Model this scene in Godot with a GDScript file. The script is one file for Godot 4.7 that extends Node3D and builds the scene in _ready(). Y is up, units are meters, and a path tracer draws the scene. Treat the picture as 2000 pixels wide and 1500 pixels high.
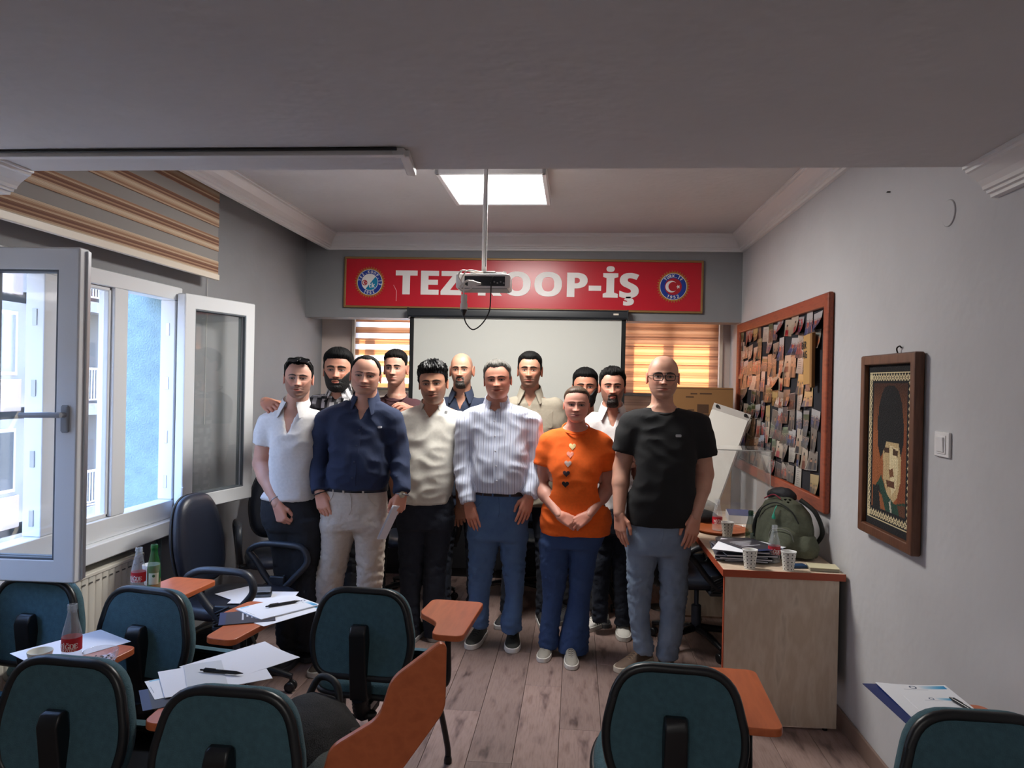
extends Node3D
# A meeting room with twelve people standing before a projection screen, seen from among the tablet chairs.

const XL := -2.25
const XR := 1.28
const ZB := -5.95
const HC := 2.78
const HN := 2.293
const ZN := -2.41

var names := {}
var mats := {}
var rng := RandomNumberGenerator.new()

func _ready() -> void:
	rng.seed = 7
	setup_view()
	build_room()
	build_left_window()
	build_back()
	build_outside()
	build_ceiling_items()
	build_wall_items()
	build_furniture()
	build_desk()
	build_people()

func setup_view() -> void:
	var cam := Camera3D.new()
	cam.name = "camera"
	cam.fov = rad_to_deg(2.0 * atan(750.0 / 1444.0))
	cam.near = 0.05
	cam.far = 200.0
	cam.position = Vector3(0, 1.6, 0)
	cam.rotation_order = EULER_ORDER_YXZ
	cam.rotation = Vector3(deg_to_rad(-0.2), deg_to_rad(5.0), deg_to_rad(1.2))
	add_child(cam)
	cam.current = true
	var we := WorldEnvironment.new()
	we.name = "world_environment"
	var e := Environment.new()
	var sky := Sky.new()
	var sm := ProceduralSkyMaterial.new()
	sm.sky_top_color = Color(0.50, 0.66, 0.92)
	sm.sky_horizon_color = Color(0.86, 0.91, 0.98)
	sm.ground_bottom_color = Color(0.42, 0.42, 0.42)
	sm.ground_horizon_color = Color(0.62, 0.63, 0.64)
	sm.sky_curve = 0.25
	sky.sky_material = sm
	e.background_mode = Environment.BG_SKY
	e.sky = sky
	e.background_energy_multiplier = 10.0
	e.ambient_light_source = Environment.AMBIENT_SOURCE_SKY
	e.tonemap_mode = Environment.TONE_MAPPER_LINEAR
	e.tonemap_exposure = 1.3
	e.sdfgi_enabled = true
	e.ssao_enabled = true
	e.ssil_enabled = true
	we.environment = e
	add_child(we)
	var sun := DirectionalLight3D.new()
	sun.name = "sun"
	sun.light_color = Color(1.0, 0.95, 0.86)
	sun.light_energy = 9.0
	sun.light_angular_distance = 0.6
	sun.shadow_enabled = true
	sun.look_at_from_position(Vector3(0.9, 8.0, -6.0), Vector3(0, 0, 0))
	add_child(sun)

# ---------- objects ----------
func numbered(n: String) -> String:
	var k: int = names.get(n, 0)
	names[n] = k + 1
	return n if k == 0 else "%s_%03d" % [n, k]

func thing(n: String, label: String, cat: String, pos := Vector3.ZERO, yaw := 0.0, group := "") -> Node3D:
	var o := Node3D.new()
	o.name = numbered(n)
	add_child(o)
	o.position = pos
	o.rotation.y = yaw
	o.set_meta("label", label)
	o.set_meta("category", cat)
	if group != "":
		o.set_meta("group", group)
	return o

func part(n: String, mesh: Mesh, m: Material, parent: Node3D, label := "") -> MeshInstance3D:
	var o := MeshInstance3D.new()
	o.name = n
	o.mesh = mesh
	o.material_override = m
	parent.add_child(o, true)
	if label != "":
		o.set_meta("label", label)
	return o

func single(n: String, mesh: Mesh, m: Material, label: String, cat: String, group := "", pos := Vector3.ZERO, yaw := 0.0) -> MeshInstance3D:
	var o := MeshInstance3D.new()
	o.name = numbered(n)
	o.mesh = mesh
	o.material_override = m
	add_child(o)
	o.position = pos
	o.rotation.y = yaw
	o.set_meta("label", label)
	o.set_meta("category", cat)
	if group != "":
		o.set_meta("group", group)
	return o

func struct(n: String, mesh: Mesh, m: Material, label: String, cat: String) -> MeshInstance3D:
	var o := single(n, mesh, m, label, cat)
	o.set_meta("kind", "structure")
	return o

func copy(o: Node3D, label: String, pos: Vector3, yaw: float) -> Node3D:
	var base := String(o.name)
	var c: Node3D = o.duplicate()
	c.name = numbered(base)
	add_child(c)
	c.position = pos
	c.rotation.y = yaw
	c.set_meta("label", label)
	return c

# ---------- materials ----------
func mat(n: String, c: Color, rough := 0.6, metal := 0.0) -> StandardMaterial3D:
	if mats.has(n):
		return mats[n]
	var m := StandardMaterial3D.new()
	m.resource_name = n
	m.albedo_color = c
	m.roughness = rough
	m.metallic = metal
	mats[n] = m
	return m

func rgb(r: float, g: float, b: float) -> Color:
	return Color(r / 255.0, g / 255.0, b / 255.0)

func noise_tex(sd: int, freq: float, cols: Array, size := 512, octaves := 4, nrm := false) -> NoiseTexture2D:
	var f := FastNoiseLite.new()
	f.seed = sd
	f.frequency = freq
	f.fractal_octaves = octaves
	var t := NoiseTexture2D.new()
	t.width = size
	t.height = size
	t.seamless = true
	t.noise = f
	if nrm:
		t.as_normal_map = true
		t.bump_strength = 3.0
	else:
		var g := Gradient.new()
		var offs := PackedFloat32Array()
		var cs := PackedColorArray()
		for i in cols.size():
			offs.append(float(i) / max(1, cols.size() - 1))
			cs.append(cols[i])
		g.offsets = offs
		g.colors = cs
		t.color_ramp = g
	return t

func paint(n: String, c: Color, var_amt: float, rough: float, bump := 0.0) -> StandardMaterial3D:
	# wall paint: slight mottling in world space
	var m := mat(n, c, rough)
	m.albedo_texture = noise_tex(n.hash() % 1000, 0.012, [Color(1, 1, 1).darkened(var_amt), Color(1, 1, 1)], 256, 3)
	m.uv1_triplanar = true
	m.uv1_world_triplanar = true
	m.uv1_scale = Vector3(0.5, 0.5, 0.5)
	if bump > 0.0:
		m.normal_enabled = true
		m.normal_texture = noise_tex(3, 0.12, [], 256, 3, true)
		m.normal_scale = bump
	return m

func fabric(n: String, c: Color, rough := 0.9, scale := 30.0, nstr := 0.35, rimv := 0.0) -> StandardMaterial3D:
	var m := mat(n, c, rough)
	if not mats.has("_fab_n"):
		mats["_fab_n"] = noise_tex(11, 0.2, [], 256, 2, true)
		mats["_fab_c"] = noise_tex(12, 0.03, [Color(0.86, 0.86, 0.86), Color(1, 1, 1)], 256, 4)
	m.normal_enabled = true
	m.normal_texture = mats["_fab_n"]
	m.normal_scale = nstr
	m.albedo_texture = mats["_fab_c"]
	m.uv1_triplanar = true
	m.uv1_scale = Vector3.ONE * scale * 0.1
	if rimv > 0.0:
		m.rim_enabled = true
		m.rim = rimv
		m.rim_tint = 0.6
	return m

func glass(n: String, c: Color, alpha := 0.12) -> StandardMaterial3D:
	var m := mat(n, Color(c.r, c.g, c.b, alpha), 0.03)
	m.transparency = BaseMaterial3D.TRANSPARENCY_ALPHA
	m.metallic_specular = 0.5
	return m

func img_mat(n: String, im: Image, rough := 0.6) -> StandardMaterial3D:
	var m := mat(n, Color.WHITE, rough)
	m.albedo_texture = ImageTexture.create_from_image(im)
	return m

# ---------- meshes ----------
class MB:
	var V := PackedVector3Array()
	var N := PackedVector3Array()
	var U := PackedVector2Array()
	var C := PackedColorArray()
	var I := PackedInt32Array()
	var tint := Color.WHITE

	func raw(v: PackedVector3Array, n: PackedVector3Array, i: PackedInt32Array, c := PackedColorArray(), u := PackedVector2Array()) -> void:
		var b := V.size()
		V.append_array(v)
		N.append_array(n)
		if c.size() == v.size():
			C.append_array(c)
		else:
			for k in v.size():
				C.append(tint)
		if u.size() == v.size():
			U.append_array(u)
		else:
			for k in v.size():
				U.append(Vector2(v[k].x, -v[k].y))
		for k in i:
			I.append(b + k)

	# adds a closed or open surface given by verts and triangles; normals are averaged, and turned outward when the shape is closed
	func smooth(v: PackedVector3Array, i: PackedInt32Array, u := PackedVector2Array(), c := PackedColorArray(), orient := true) -> void:
		var n := PackedVector3Array()
		n.resize(v.size())
		var vol := 0.0
		var mid := Vector3.ZERO
		for p in v:
			mid += p
		mid /= max(1, v.size())
		for t in range(0, i.size(), 3):
			var a := v[i[t]]
			var b := v[i[t + 1]]
			var d := v[i[t + 2]]
			var cr := (b - a).cross(d - a)
			n[i[t]] += cr
			n[i[t + 1]] += cr
			n[i[t + 2]] += cr
			vol += (a - mid).dot(cr)
		var flip := vol < 0.0 and orient
		for k in n.size():
			n[k] = (-n[k] if flip else n[k]).normalized()
			if n[k] == Vector3.ZERO:
				n[k] = Vector3.UP
		var j := i.duplicate()
		if not flip:  # Godot's front faces run clockwise
			for t in range(0, i.size(), 3):
				j[t + 1] = i[t + 2]
				j[t + 2] = i[t + 1]
		raw(v, n, j, c, u)

	# rings of equal length; flat caps have edges of their own
	func loft(rings: Array, closed := true, cap0 := true, cap1 := true, u := PackedVector2Array(), c := PackedColorArray()) -> void:
		var m: int = rings[0].size()
		var v := PackedVector3Array()
		for r in rings:
			v.append_array(r)
		var i := PackedInt32Array()
		var w := m if closed else m - 1
		for a in rings.size() - 1:
			for k in w:
				var k2 := (k + 1) % m
				var p := a * m + k
				var q := a * m + k2
				i.append_array([p, q, q + m, p, q + m, p + m])
		var caps := []
		if closed:
			if cap0:
				caps.append(0)
			if cap1:
				caps.append(rings.size() - 1)
		# caps take copies of their ring so that the rim stays crisp
		var body_n := PackedVector3Array()
		body_n.resize(v.size())
		var vol := 0.0
		var mid := Vector3.ZERO
		for p in v:
			mid += p
		mid /= max(1, v.size())
		for t in range(0, i.size(), 3):
			var cr := (v[i[t + 1]] - v[i[t]]).cross(v[i[t + 2]] - v[i[t]])
			for z in 3:
				body_n[i[t + z]] += cr
			vol += (v[i[t]] - mid).dot(cr)
		var flip := vol < 0.0 and closed
		var base_i := PackedInt32Array()
		for t in range(0, i.size(), 3):
			if flip:
				base_i.append_array([i[t], i[t + 1], i[t + 2]])
			else:
				base_i.append_array([i[t], i[t + 2], i[t + 1]])
		for k in body_n.size():
			body_n[k] = (-body_n[k] if flip else body_n[k]).normalized()
		raw(v, body_n, base_i, c, u)
		for at in caps:
			var ring: PackedVector3Array = rings[at]
			var other: PackedVector3Array = rings[1 if at == 0 else rings.size() - 2]
			var cm := Vector3.ZERO
			var om := Vector3.ZERO
			for k in m:
				cm += ring[k]
				om += other[k]
			cm /= m
			om /= m
			var nn := Vector3.ZERO
			for k in m:
				nn += (ring[k] - cm).cross(ring[(k + 1) % m] - cm)
			nn = nn.normalized()
			if nn.dot(cm - om) < 0.0:
				nn = -nn
			cap(ring, nn)

	func cap(ring: PackedVector3Array, nn: Vector3) -> void:
		if nn.length() < 0.5:
			return
		var ux := nn.cross(Vector3.UP if absf(nn.y) < 0.9 else Vector3.RIGHT).normalized()
		var uy := nn.cross(ux)
		var p2 := PackedVector2Array()
		for p in ring:
			p2.append(Vector2(p.dot(ux), p.dot(uy)))
		var tr := Geometry2D.triangulate_polygon(p2)
		if tr.is_empty():
			return
		var n := PackedVector3Array()
		for k in ring.size():
			n.append(nn)
		var j := PackedInt32Array()
		for t in range(0, tr.size(), 3):
			var cr := (ring[tr[t + 1]] - ring[tr[t]]).cross(ring[tr[t + 2]] - ring[tr[t]])
			if cr.dot(nn) > 0.0:
				j.append_array([tr[t], tr[t + 2], tr[t + 1]])
			else:
				j.append_array([tr[t], tr[t + 1], tr[t + 2]])
		raw(ring, n, j)

	func box(c: Vector3, s: Vector3, bev := 0.0, q := Basis.IDENTITY) -> void:
		var hs := s * 0.5
		bev = min(bev, min(hs.x, min(hs.y, hs.z)) * 0.9)
		var v := PackedVector3Array()
		var n := PackedVector3Array()
		var i := PackedInt32Array()
		# vertex for corner (sx,sy,sz) on face axis a
		var id := {}
		for a in 3:
			for k in 8:
				var sg := Vector3(1 if k & 1 else -1, 1 if k & 2 else -1, 1 if k & 4 else -1)
				var p := sg * (hs - Vector3.ONE * bev)
				p[a] = sg[a] * hs[a]
				var nn := Vector3.ZERO
				nn[a] = sg[a]
				id[a * 8 + k] = v.size()
				v.append(c + q * p)
				n.append(q * nn)
		var tris := []
		for a in 3:
			var b := (a + 1) % 3
			var d := (a + 2) % 3
			for s0 in 2:
				var k := s0 << a
				tris.append([a * 8 + k, a * 8 + (k | 1 << b), a * 8 + (k | 1 << b | 1 << d)])
				tris.append([a * 8 + k, a * 8 + (k | 1 << b | 1 << d), a * 8 + (k | 1 << d)])
			if bev > 0.0:  # edges along axis a between faces b and d
				for s1 in 2:
					for s2 in 2:
						var k0 := s1 << b | s2 << d
						var k1 := k0 | 1 << a
						tris.append([b * 8 + k0, b * 8 + k1, d * 8 + k1])
						tris.append([b * 8 + k0, d * 8 + k1, d * 8 + k0])
		if bev > 0.0:
			for k in 8:
				tris.append([k, 8 + k, 16 + k])
		for t in tris:
			var a0: int = id[t[0]]
			var a1: int = id[t[1]]
			var a2: int = id[t[2]]
			var cr := (v[a1] - v[a0]).cross(v[a2] - v[a0])
			if cr.dot(n[a0] + n[a1] + n[a2]) > 0.0:
				i.append_array([a0, a2, a1])
			else:
				i.append_array([a0, a1, a2])
		raw(v, n, i)

	func tube(pts: Array, r, sides := 10, closed := false, caps := true, flat := 1.0) -> void:
		var rings := []
		var n := pts.size()
		var up := Vector3.ZERO
		for k in n:
			var p: Vector3 = pts[k]
			var a: Vector3 = pts[(k - 1 + n) % n] if closed or k > 0 else p
			var b: Vector3 = pts[(k + 1) % n] if closed or k < n - 1 else p
			var t := (b - a).normalized()
			if up == Vector3.ZERO:
				up = t.cross(Vector3.UP if absf(t.y) < 0.9 else Vector3.RIGHT).normalized()
			up = (up - t * up.dot(t)).normalized()
			var sd := t.cross(up)
			var rr: float = r[k] if r is Array else r
			var ring := PackedVector3Array()
			for s in sides:
				var an := TAU * s / sides
				ring.append(p + up * cos(an) * rr + sd * sin(an) * rr * flat)
			rings.append(ring)
		if closed:
			rings.append(rings[0])
		loft(rings, true, caps and not closed, caps and not closed)

	# profile: Vector2(radius, y) from one end to the other
	func lathe(prof: Array, c := Vector3.ZERO, sides := 24, q := Basis.IDENTITY, cap0 := true, cap1 := true) -> void:
		var rings := []
		for p in prof:
			var ring := PackedVector3Array()
			for s in sides:
				var an := TAU * s / sides
				ring.append(c + q * Vector3(cos(an) * max(p.x, 0.0001), p.y, sin(an) * max(p.x, 0.0001)))
			rings.append(ring)
		loft(rings, true, cap0, cap1)

	# poly in local xy, extruded along z from z0 to z1, rims rounded by bev
	func plate(poly: PackedVector2Array, z0: float, z1: float, t := Transform3D.IDENTITY, bev := 0.0) -> void:
		var pl := poly
		var rings := []
		if bev > 0.0:
			rings = [lift(inset(pl, bev), z0, t), lift(inset(pl, bev * 0.3), z0 + bev * 0.3, t), lift(pl, z0 + bev, t), lift(pl, z1 - bev, t), lift(inset(pl, bev * 0.3), z1 - bev * 0.3, t), lift(inset(pl, bev), z1, t)]
			loft(rings)
		else:
			# crisp: each side a face of its own
			var r0 := lift(pl, z0, t)
			var r1 := lift(pl, z1, t)
			var n := pl.size()
			for k in n:
				var k2 := (k + 1) % n
				var q := PackedVector3Array([r0[k], r0[k2], r1[k2], r1[k]])
				var mid2 := (pl[k] + pl[k2]) * 0.5
				var dd := (pl[k2] - pl[k]).orthogonal().normalized()
				if Geometry2D.is_point_in_polygon(mid2 + dd * 0.0005, pl):
					dd = -dd
				cap(q, (t.basis * Vector3(dd.x, dd.y, 0)).normalized())
			cap(r0, (t.basis * Vector3(0, 0, -1 if z1 > z0 else 1)).normalized())
			cap(r1, (t.basis * Vector3(0, 0, 1 if z1 > z0 else -1)).normalized())

	static func lift(p: PackedVector2Array, z: float, t: Transform3D) -> PackedVector3Array:
		var o := PackedVector3Array()
		for a in p:
			o.append(t * Vector3(a.x, a.y, z))
		return o

	static func inset(p: PackedVector2Array, d: float) -> PackedVector2Array:
		var n := p.size()
		var sg := 1.0 if Geometry2D.is_polygon_clockwise(p) else -1.0
		var o := PackedVector2Array()
		for k in n:
			var a := (p[k] - p[(k - 1 + n) % n]).normalized()
			var b := (p[(k + 1) % n] - p[k]).normalized()
			var na := Vector2(-a.y, a.x)
			var nb := Vector2(-b.y, b.x)
			var m := (na + nb).normalized()
			var w: float = d / maxf(0.4, m.dot(na))
			o.append(p[k] - m * w * sg)
		return o

	func mesh() -> ArrayMesh:
		var a := []
		a.resize(Mesh.ARRAY_MAX)
		a[Mesh.ARRAY_VERTEX] = V
		a[Mesh.ARRAY_NORMAL] = N
		a[Mesh.ARRAY_TEX_UV] = U
		a[Mesh.ARRAY_COLOR] = C
		a[Mesh.ARRAY_INDEX] = I
		var m := ArrayMesh.new()
		m.add_surface_from_arrays(Mesh.PRIMITIVE_TRIANGLES, a)
		return m

func bx(c: Vector3, s: Vector3, bev := 0.0, q := Basis.IDENTITY) -> ArrayMesh:
	var b := MB.new()
	b.box(c, s, bev, q)
	return b.mesh()

func bx2(a: Vector3, d: Vector3, bev := 0.0) -> ArrayMesh:
	return bx((a + d) * 0.5, (d - a).abs(), bev)

func tb(pts: Array, r, sides := 10, closed := false) -> ArrayMesh:
	var b := MB.new()
	b.tube(pts, r, sides, closed)
	return b.mesh()

func pl(poly: PackedVector2Array, z0: float, z1: float, t := Transform3D.IDENTITY, bev := 0.0) -> ArrayMesh:
	var b := MB.new()
	b.plate(poly, z0, z1, t, bev)
	return b.mesh()

func la(prof: Array, c := Vector3.ZERO, sides := 24, cap0 := true, cap1 := true) -> ArrayMesh:
	var b := MB.new()
	b.lathe(prof, c, sides, Basis.IDENTITY, cap0, cap1)
	return b.mesh()

func rrect(w: float, h: float, r: float, n := 6) -> PackedVector2Array:
	var o := PackedVector2Array()
	for k in 4:
		var cx := (w * 0.5 - r) * (1 if k == 0 or k == 3 else -1)
		var cy := (h * 0.5 - r) * (1 if k < 2 else -1)
		for s in n + 1:
			var an := PI * 0.5 * (k + float(s) / n)
			o.append(Vector2(cx + cos(an) * r, cy + sin(an) * r))
	return o

func poly(a: Array) -> PackedVector2Array:
	var o := PackedVector2Array()
	for k in range(0, a.size(), 2):
		o.append(Vector2(a[k], a[k + 1]))
	return o

# rounds the corners of a polygon
func rounded(p: PackedVector2Array, r: float, n := 5) -> PackedVector2Array:
	var o := PackedVector2Array()
	var c := p.size()
	for k in c:
		var a := p[(k - 1 + c) % c]
		var b := p[k]
		var d := p[(k + 1) % c]
		var rr: float = min(r, min(a.distance_to(b), b.distance_to(d)) * 0.45)
		var s0 := b + (a - b).normalized() * rr
		var s1 := b + (d - b).normalized() * rr
		for s in n + 1:
			var t := float(s) / n
			o.append(s0.lerp(b, t).lerp(b.lerp(s1, t), t))
	return o

# smooth curve through points
func curve(pts: Array, n := 8, closed := false) -> Array:
	var o := []
	var c := pts.size()
	var last := c if closed else c - 1
	for k in last:
		var p0: Vector3 = pts[(k - 1 + c) % c] if closed or k > 0 else pts[0]
		var p1: Vector3 = pts[k]
		var p2: Vector3 = pts[(k + 1) % c]
		var p3: Vector3 = pts[(k + 2) % c] if closed or k < c - 2 else pts[c - 1]
		for s in n:
			o.append(p1.cubic_interpolate(p2, p0, p3, float(s) / n))
	if not closed:
		o.append(pts[c - 1])
	return o

func face_basis(fwd: Vector3, up := Vector3.UP) -> Basis:
	# local +z looks along fwd
	var z := fwd.normalized()
	var x := up.cross(z).normalized()
	return Basis(x, z.cross(x), z)

func text_mesh(s: String, size: float, depth: float, serif := false, bold := true, heavy := 0.0) -> TextMesh:
	var t := TextMesh.new()
	var f := SystemFont.new()
	f.font_names = PackedStringArray(["Droid Serif" if serif else "Droid Sans"])
	f.font_weight = 700 if bold else 400
	t.font = f
	if heavy > 0.0:
		var fv := FontVariation.new()
		fv.base_font = f
		fv.variation_embolden = heavy
		t.font = fv
	t.font_size = 64
	t.pixel_size = size / 64.0
	t.depth = depth
	t.text = s
	return t

# ---------- soft shapes: a distance field on a grid, meshed as surface nets ----------
class Field:
	var o: Vector3
	var h: float
	var nx: int
	var ny: int
	var nz: int
	var f := PackedFloat32Array()

	func _init(lo: Vector3, hi: Vector3, cell: float) -> void:
		o = lo
		h = cell
		nx = int(ceil((hi.x - lo.x) / cell)) + 1
		ny = int(ceil((hi.y - lo.y) / cell)) + 1
		nz = int(ceil((hi.z - lo.z) / cell)) + 1
		f.resize(nx * ny * nz)
		f.fill(1.0)

	func span(lo: Vector3, hi: Vector3) -> Array:
		var a := (lo - o) / h
		var b := (hi - o) / h
		return [maxi(0, int(floor(a.x))), mini(nx - 1, int(ceil(b.x))), maxi(0, int(floor(a.y))), mini(ny - 1, int(ceil(b.y))), maxi(0, int(floor(a.z))), mini(nz - 1, int(ceil(b.z)))]

	# horizontal slices: rows of [y, cx, cz, rx, rz], any order of y rising
	func profile(rows: Array, k := 0.02, sq := 0.3, grow := 0.0) -> void:
		var m := rows.size()
		var ylo: float = rows[0][0]
		var yhi: float = rows[m - 1][0]
		var mg := k + h * 2.0
		var iy0 := maxi(0, int(floor((ylo - mg - o.y) / h)))
		var iy1 := mini(ny - 1, int(ceil((yhi + mg - o.y) / h)))
		for iy in range(iy0, iy1 + 1):
			var y := o.y + iy * h
			var yc := clampf(y, ylo, yhi)
			var s := 0
			while s < m - 2 and rows[s + 1][0] < yc:
				s += 1
			var t: float = clampf((yc - rows[s][0]) / maxf(1e-5, rows[s + 1][0] - rows[s][0]), 0.0, 1.0)
			var v := [0.0, 0.0, 0.0, 0.0]
			for q in 4:
				var p1: float = rows[s][q + 1]
				var p2: float = rows[s + 1][q + 1]
				var p0: float = rows[maxi(0, s - 1)][q + 1]
				var p3: float = rows[mini(m - 1, s + 2)][q + 1]
				var ca := cubic_interpolate(p1, p2, p0, p3, t)
				v[q] = lerpf(lerpf(p1, p2, t), ca, 0.7)
			var cx: float = v[0]
			var cz: float = v[1]
			var rx: float = maxf(0.004, v[2] + grow)
			var rz: float = maxf(0.004, v[3] + grow)
			var rm := minf(rx, rz)
			var dyo := maxf(ylo - y, y - yhi)
			var ix0 := maxi(0, int(floor((cx - rx - mg - o.x) / h)))
			var ix1 := mini(nx - 1, int(ceil((cx + rx + mg - o.x) / h)))
			var iz0 := maxi(0, int(floor((cz - rz - mg - o.z) / h)))
			var iz1 := mini(nz - 1, int(ceil((cz + rz + mg - o.z) / h)))
			for iz in range(iz0, iz1 + 1):
				var dz := (o.z + iz * h - cz) / rz
				var dz2 := dz * dz
				var at := (iy * nz + iz) * nx
				for ix in range(ix0, ix1 + 1):
					var dx := (o.x + ix * h - cx) / rx
					var dx2 := dx * dx
					var s2 := dx2 + dz2
					var d := (sqrt(s2 - sq * dx2 * dz2 / (s2 + 0.0001)) - 1.0) * rm
					if d < dyo:
						d = dyo
					var e := f[at + ix]
					var w := k - absf(d - e)
					if w > 0.0:
						f[at + ix] = (d if d < e else e) - w * w * 0.25 / k
					elif d < e:
						f[at + ix] = d

	func capsule(a: Vector3, b: Vector3, ra: float, rb: float, k := 0.015, flat := Vector3.ONE) -> void:
		var r := maxf(ra, rb) + k + h * 2.0
		var sp := span(a.min(b) - Vector3.ONE * r, a.max(b) + Vector3.ONE * r)
		var ab := b - a
		var l2 := maxf(1e-8, ab.length_squared())
		for iy in range(sp[2], sp[3] + 1):
			var y := o.y + iy * h
			for iz in range(sp[4], sp[5] + 1):
				var p := Vector3(o.x + sp[0] * h, y, o.z + iz * h)
				var at := (iy * nz + iz) * nx
				for ix in range(sp[0], sp[1] + 1):
					var ap := p - a
					var t := clampf(ap.dot(ab) / l2, 0.0, 1.0)
					var d := ((ap - ab * t) * flat).length() - (ra + (rb - ra) * t)
					p.x += h
					var e := f[at + ix]
					var w := k - absf(d - e)
					if w > 0.0:
						f[at + ix] = (d if d < e else e) - w * w * 0.25 / k
					elif d < e:
						f[at + ix] = d

	func ellipsoid(c: Vector3, r: Vector3, k := 0.015, q := Basis.IDENTITY) -> void:
		var rr := maxf(r.x, maxf(r.y, r.z)) + k + h * 2.0
		var rm := minf(r.x, minf(r.y, r.z))
		var sp := span(c - Vector3.ONE * rr, c + Vector3.ONE * rr)
		var qi := q.inverse()
		for iy in range(sp[2], sp[3] + 1):
			for iz in range(sp[4], sp[5] + 1):
				var at := (iy * nz + iz) * nx
				for ix in range(sp[0], sp[1] + 1):
					var p := qi * (o + Vector3(ix, iy, iz) * h - c) / r
					var d := (p.length() - 1.0) * rm
					var e := f[at + ix]
					var w := k - absf(d - e)
					if w > 0.0:
						f[at + ix] = (d if d < e else e) - w * w * 0.25 / k
					elif d < e:
						f[at + ix] = d

	# keeps the side where n.p <= d, within a ball
	func cut(n: Vector3, d: float, c: Vector3, r: float) -> void:
		var sp := span(c - Vector3.ONE * r, c + Vector3.ONE * r)
		for iy in range(sp[2], sp[3] + 1):
			for iz in range(sp[4], sp[5] + 1):
				var at := (iy * nz + iz) * nx
				for ix in range(sp[0], sp[1] + 1):
					var p := o + Vector3(ix, iy, iz) * h
					if p.distance_squared_to(c) < r * r:
						f[at + ix] = maxf(f[at + ix], n.dot(p) - d)

	# opening for the neck: an upright oval round c, plus a wedge in front that narrows down to depth drop
	func neck_hole(c: Vector3, r: Vector2, drop: float, half: float, lean := 0.35) -> void:
		var sp := span(c - Vector3(r.x + 0.05, drop + 0.06, r.y + 0.08), c + Vector3(r.x + 0.05, 0.2, r.y + 0.16))
		for iy in range(sp[2], sp[3] + 1):
			for iz in range(sp[4], sp[5] + 1):
				var at := (iy * nz + iz) * nx
				for ix in range(sp[0], sp[1] + 1):
					var p := o + Vector3(ix, iy, iz) * h - c
					var q := Vector2(p.x / r.x, p.z / r.y).length()
					var ov := maxf((q - 1.0) * minf(r.x, r.y), -(p.y + p.z * lean))
					var wd := 1.0
					if drop > 0.0 and p.z > 0.0:
						wd = maxf(absf(p.x) - half * (1.0 + p.y / drop), -drop - p.y)
					var e := -minf(ov, wd)
					if e > f[at + ix]:
						f[at + ix] = e

	func mesh() -> Array:
		var V := PackedVector3Array()
		var N := PackedVector3Array()
		var I := PackedInt32Array()
		var id := PackedInt32Array()
		id.resize(f.size())
		id.fill(-1)
		var sx := 1
		var sz := nx
		var sy := nx * nz
		var lim := h * 2.2
		for iy in ny - 1:
			for iz in nz - 1:
				var at := (iy * nz + iz) * nx
				for ix in nx - 1:
					var c := at + ix
					var a0 := f[c]
					if a0 > lim or a0 < -lim:
						continue
					var a1 := f[c + sx]
					var a2 := f[c + sy]
					var a3 := f[c + sx + sy]
					var a4 := f[c + sz]
					var a5 := f[c + sx + sz]
					var a6 := f[c + sy + sz]
					var a7 := f[c + sx + sy + sz]
					var k := int(a0 < 0) + int(a1 < 0) + int(a2 < 0) + int(a3 < 0) + int(a4 < 0) + int(a5 < 0) + int(a6 < 0) + int(a7 < 0)
					if k == 0 or k == 8:
						continue
					var p := Vector3.ZERO
					var n := 0
					if (a0 < 0) != (a1 < 0):
						p += Vector3(a0 / (a0 - a1), 0, 0); n += 1
					if (a2 < 0) != (a3 < 0):
						p += Vector3(a2 / (a2 - a3), 1, 0); n += 1
					if (a4 < 0) != (a5 < 0):
						p += Vector3(a4 / (a4 - a5), 0, 1); n += 1
					if (a6 < 0) != (a7 < 0):
						p += Vector3(a6 / (a6 - a7), 1, 1); n += 1
					if (a0 < 0) != (a2 < 0):
						p += Vector3(0, a0 / (a0 - a2), 0); n += 1
					if (a1 < 0) != (a3 < 0):
						p += Vector3(1, a1 / (a1 - a3), 0); n += 1
					if (a4 < 0) != (a6 < 0):
						p += Vector3(0, a4 / (a4 - a6), 1); n += 1
					if (a5 < 0) != (a7 < 0):
						p += Vector3(1, a5 / (a5 - a7), 1); n += 1
					if (a0 < 0) != (a4 < 0):
						p += Vector3(0, 0, a0 / (a0 - a4)); n += 1
					if (a1 < 0) != (a5 < 0):
						p += Vector3(1, 0, a1 / (a1 - a5)); n += 1
					if (a2 < 0) != (a6 < 0):
						p += Vector3(0, 1, a2 / (a2 - a6)); n += 1
					if (a3 < 0) != (a7 < 0):
						p += Vector3(1, 1, a3 / (a3 - a7)); n += 1
					id[c] = V.size()
					V.append(o + (Vector3(ix, iy, iz) + p / n) * h)
					N.append(Vector3(a1 + a3 + a5 + a7 - a0 - a2 - a4 - a6, a2 + a3 + a6 + a7 - a0 - a1 - a4 - a5, a4 + a5 + a6 + a7 - a0 - a1 - a2 - a3).normalized())
		# quads round crossed edges; clockwise fronts
		for iy in range(1, ny - 1):
			for iz in range(1, nz - 1):
				var at := (iy * nz + iz) * nx
				for ix in range(1, nx - 1):
					var c := at + ix
					if id[c] < 0:
						continue
					var s := f[c] < 0
					if s != (f[c + sx] < 0):
						quad(I, id[c], id[c - sy], id[c - sy - sz], id[c - sz], not s)
					if s != (f[c + sy] < 0):
						quad(I, id[c], id[c - sz], id[c - sz - sx], id[c - sx], not s)
					if s != (f[c + sz] < 0):
						quad(I, id[c], id[c - sx], id[c - sx - sy], id[c - sy], not s)
		return [V, N, I]

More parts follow.
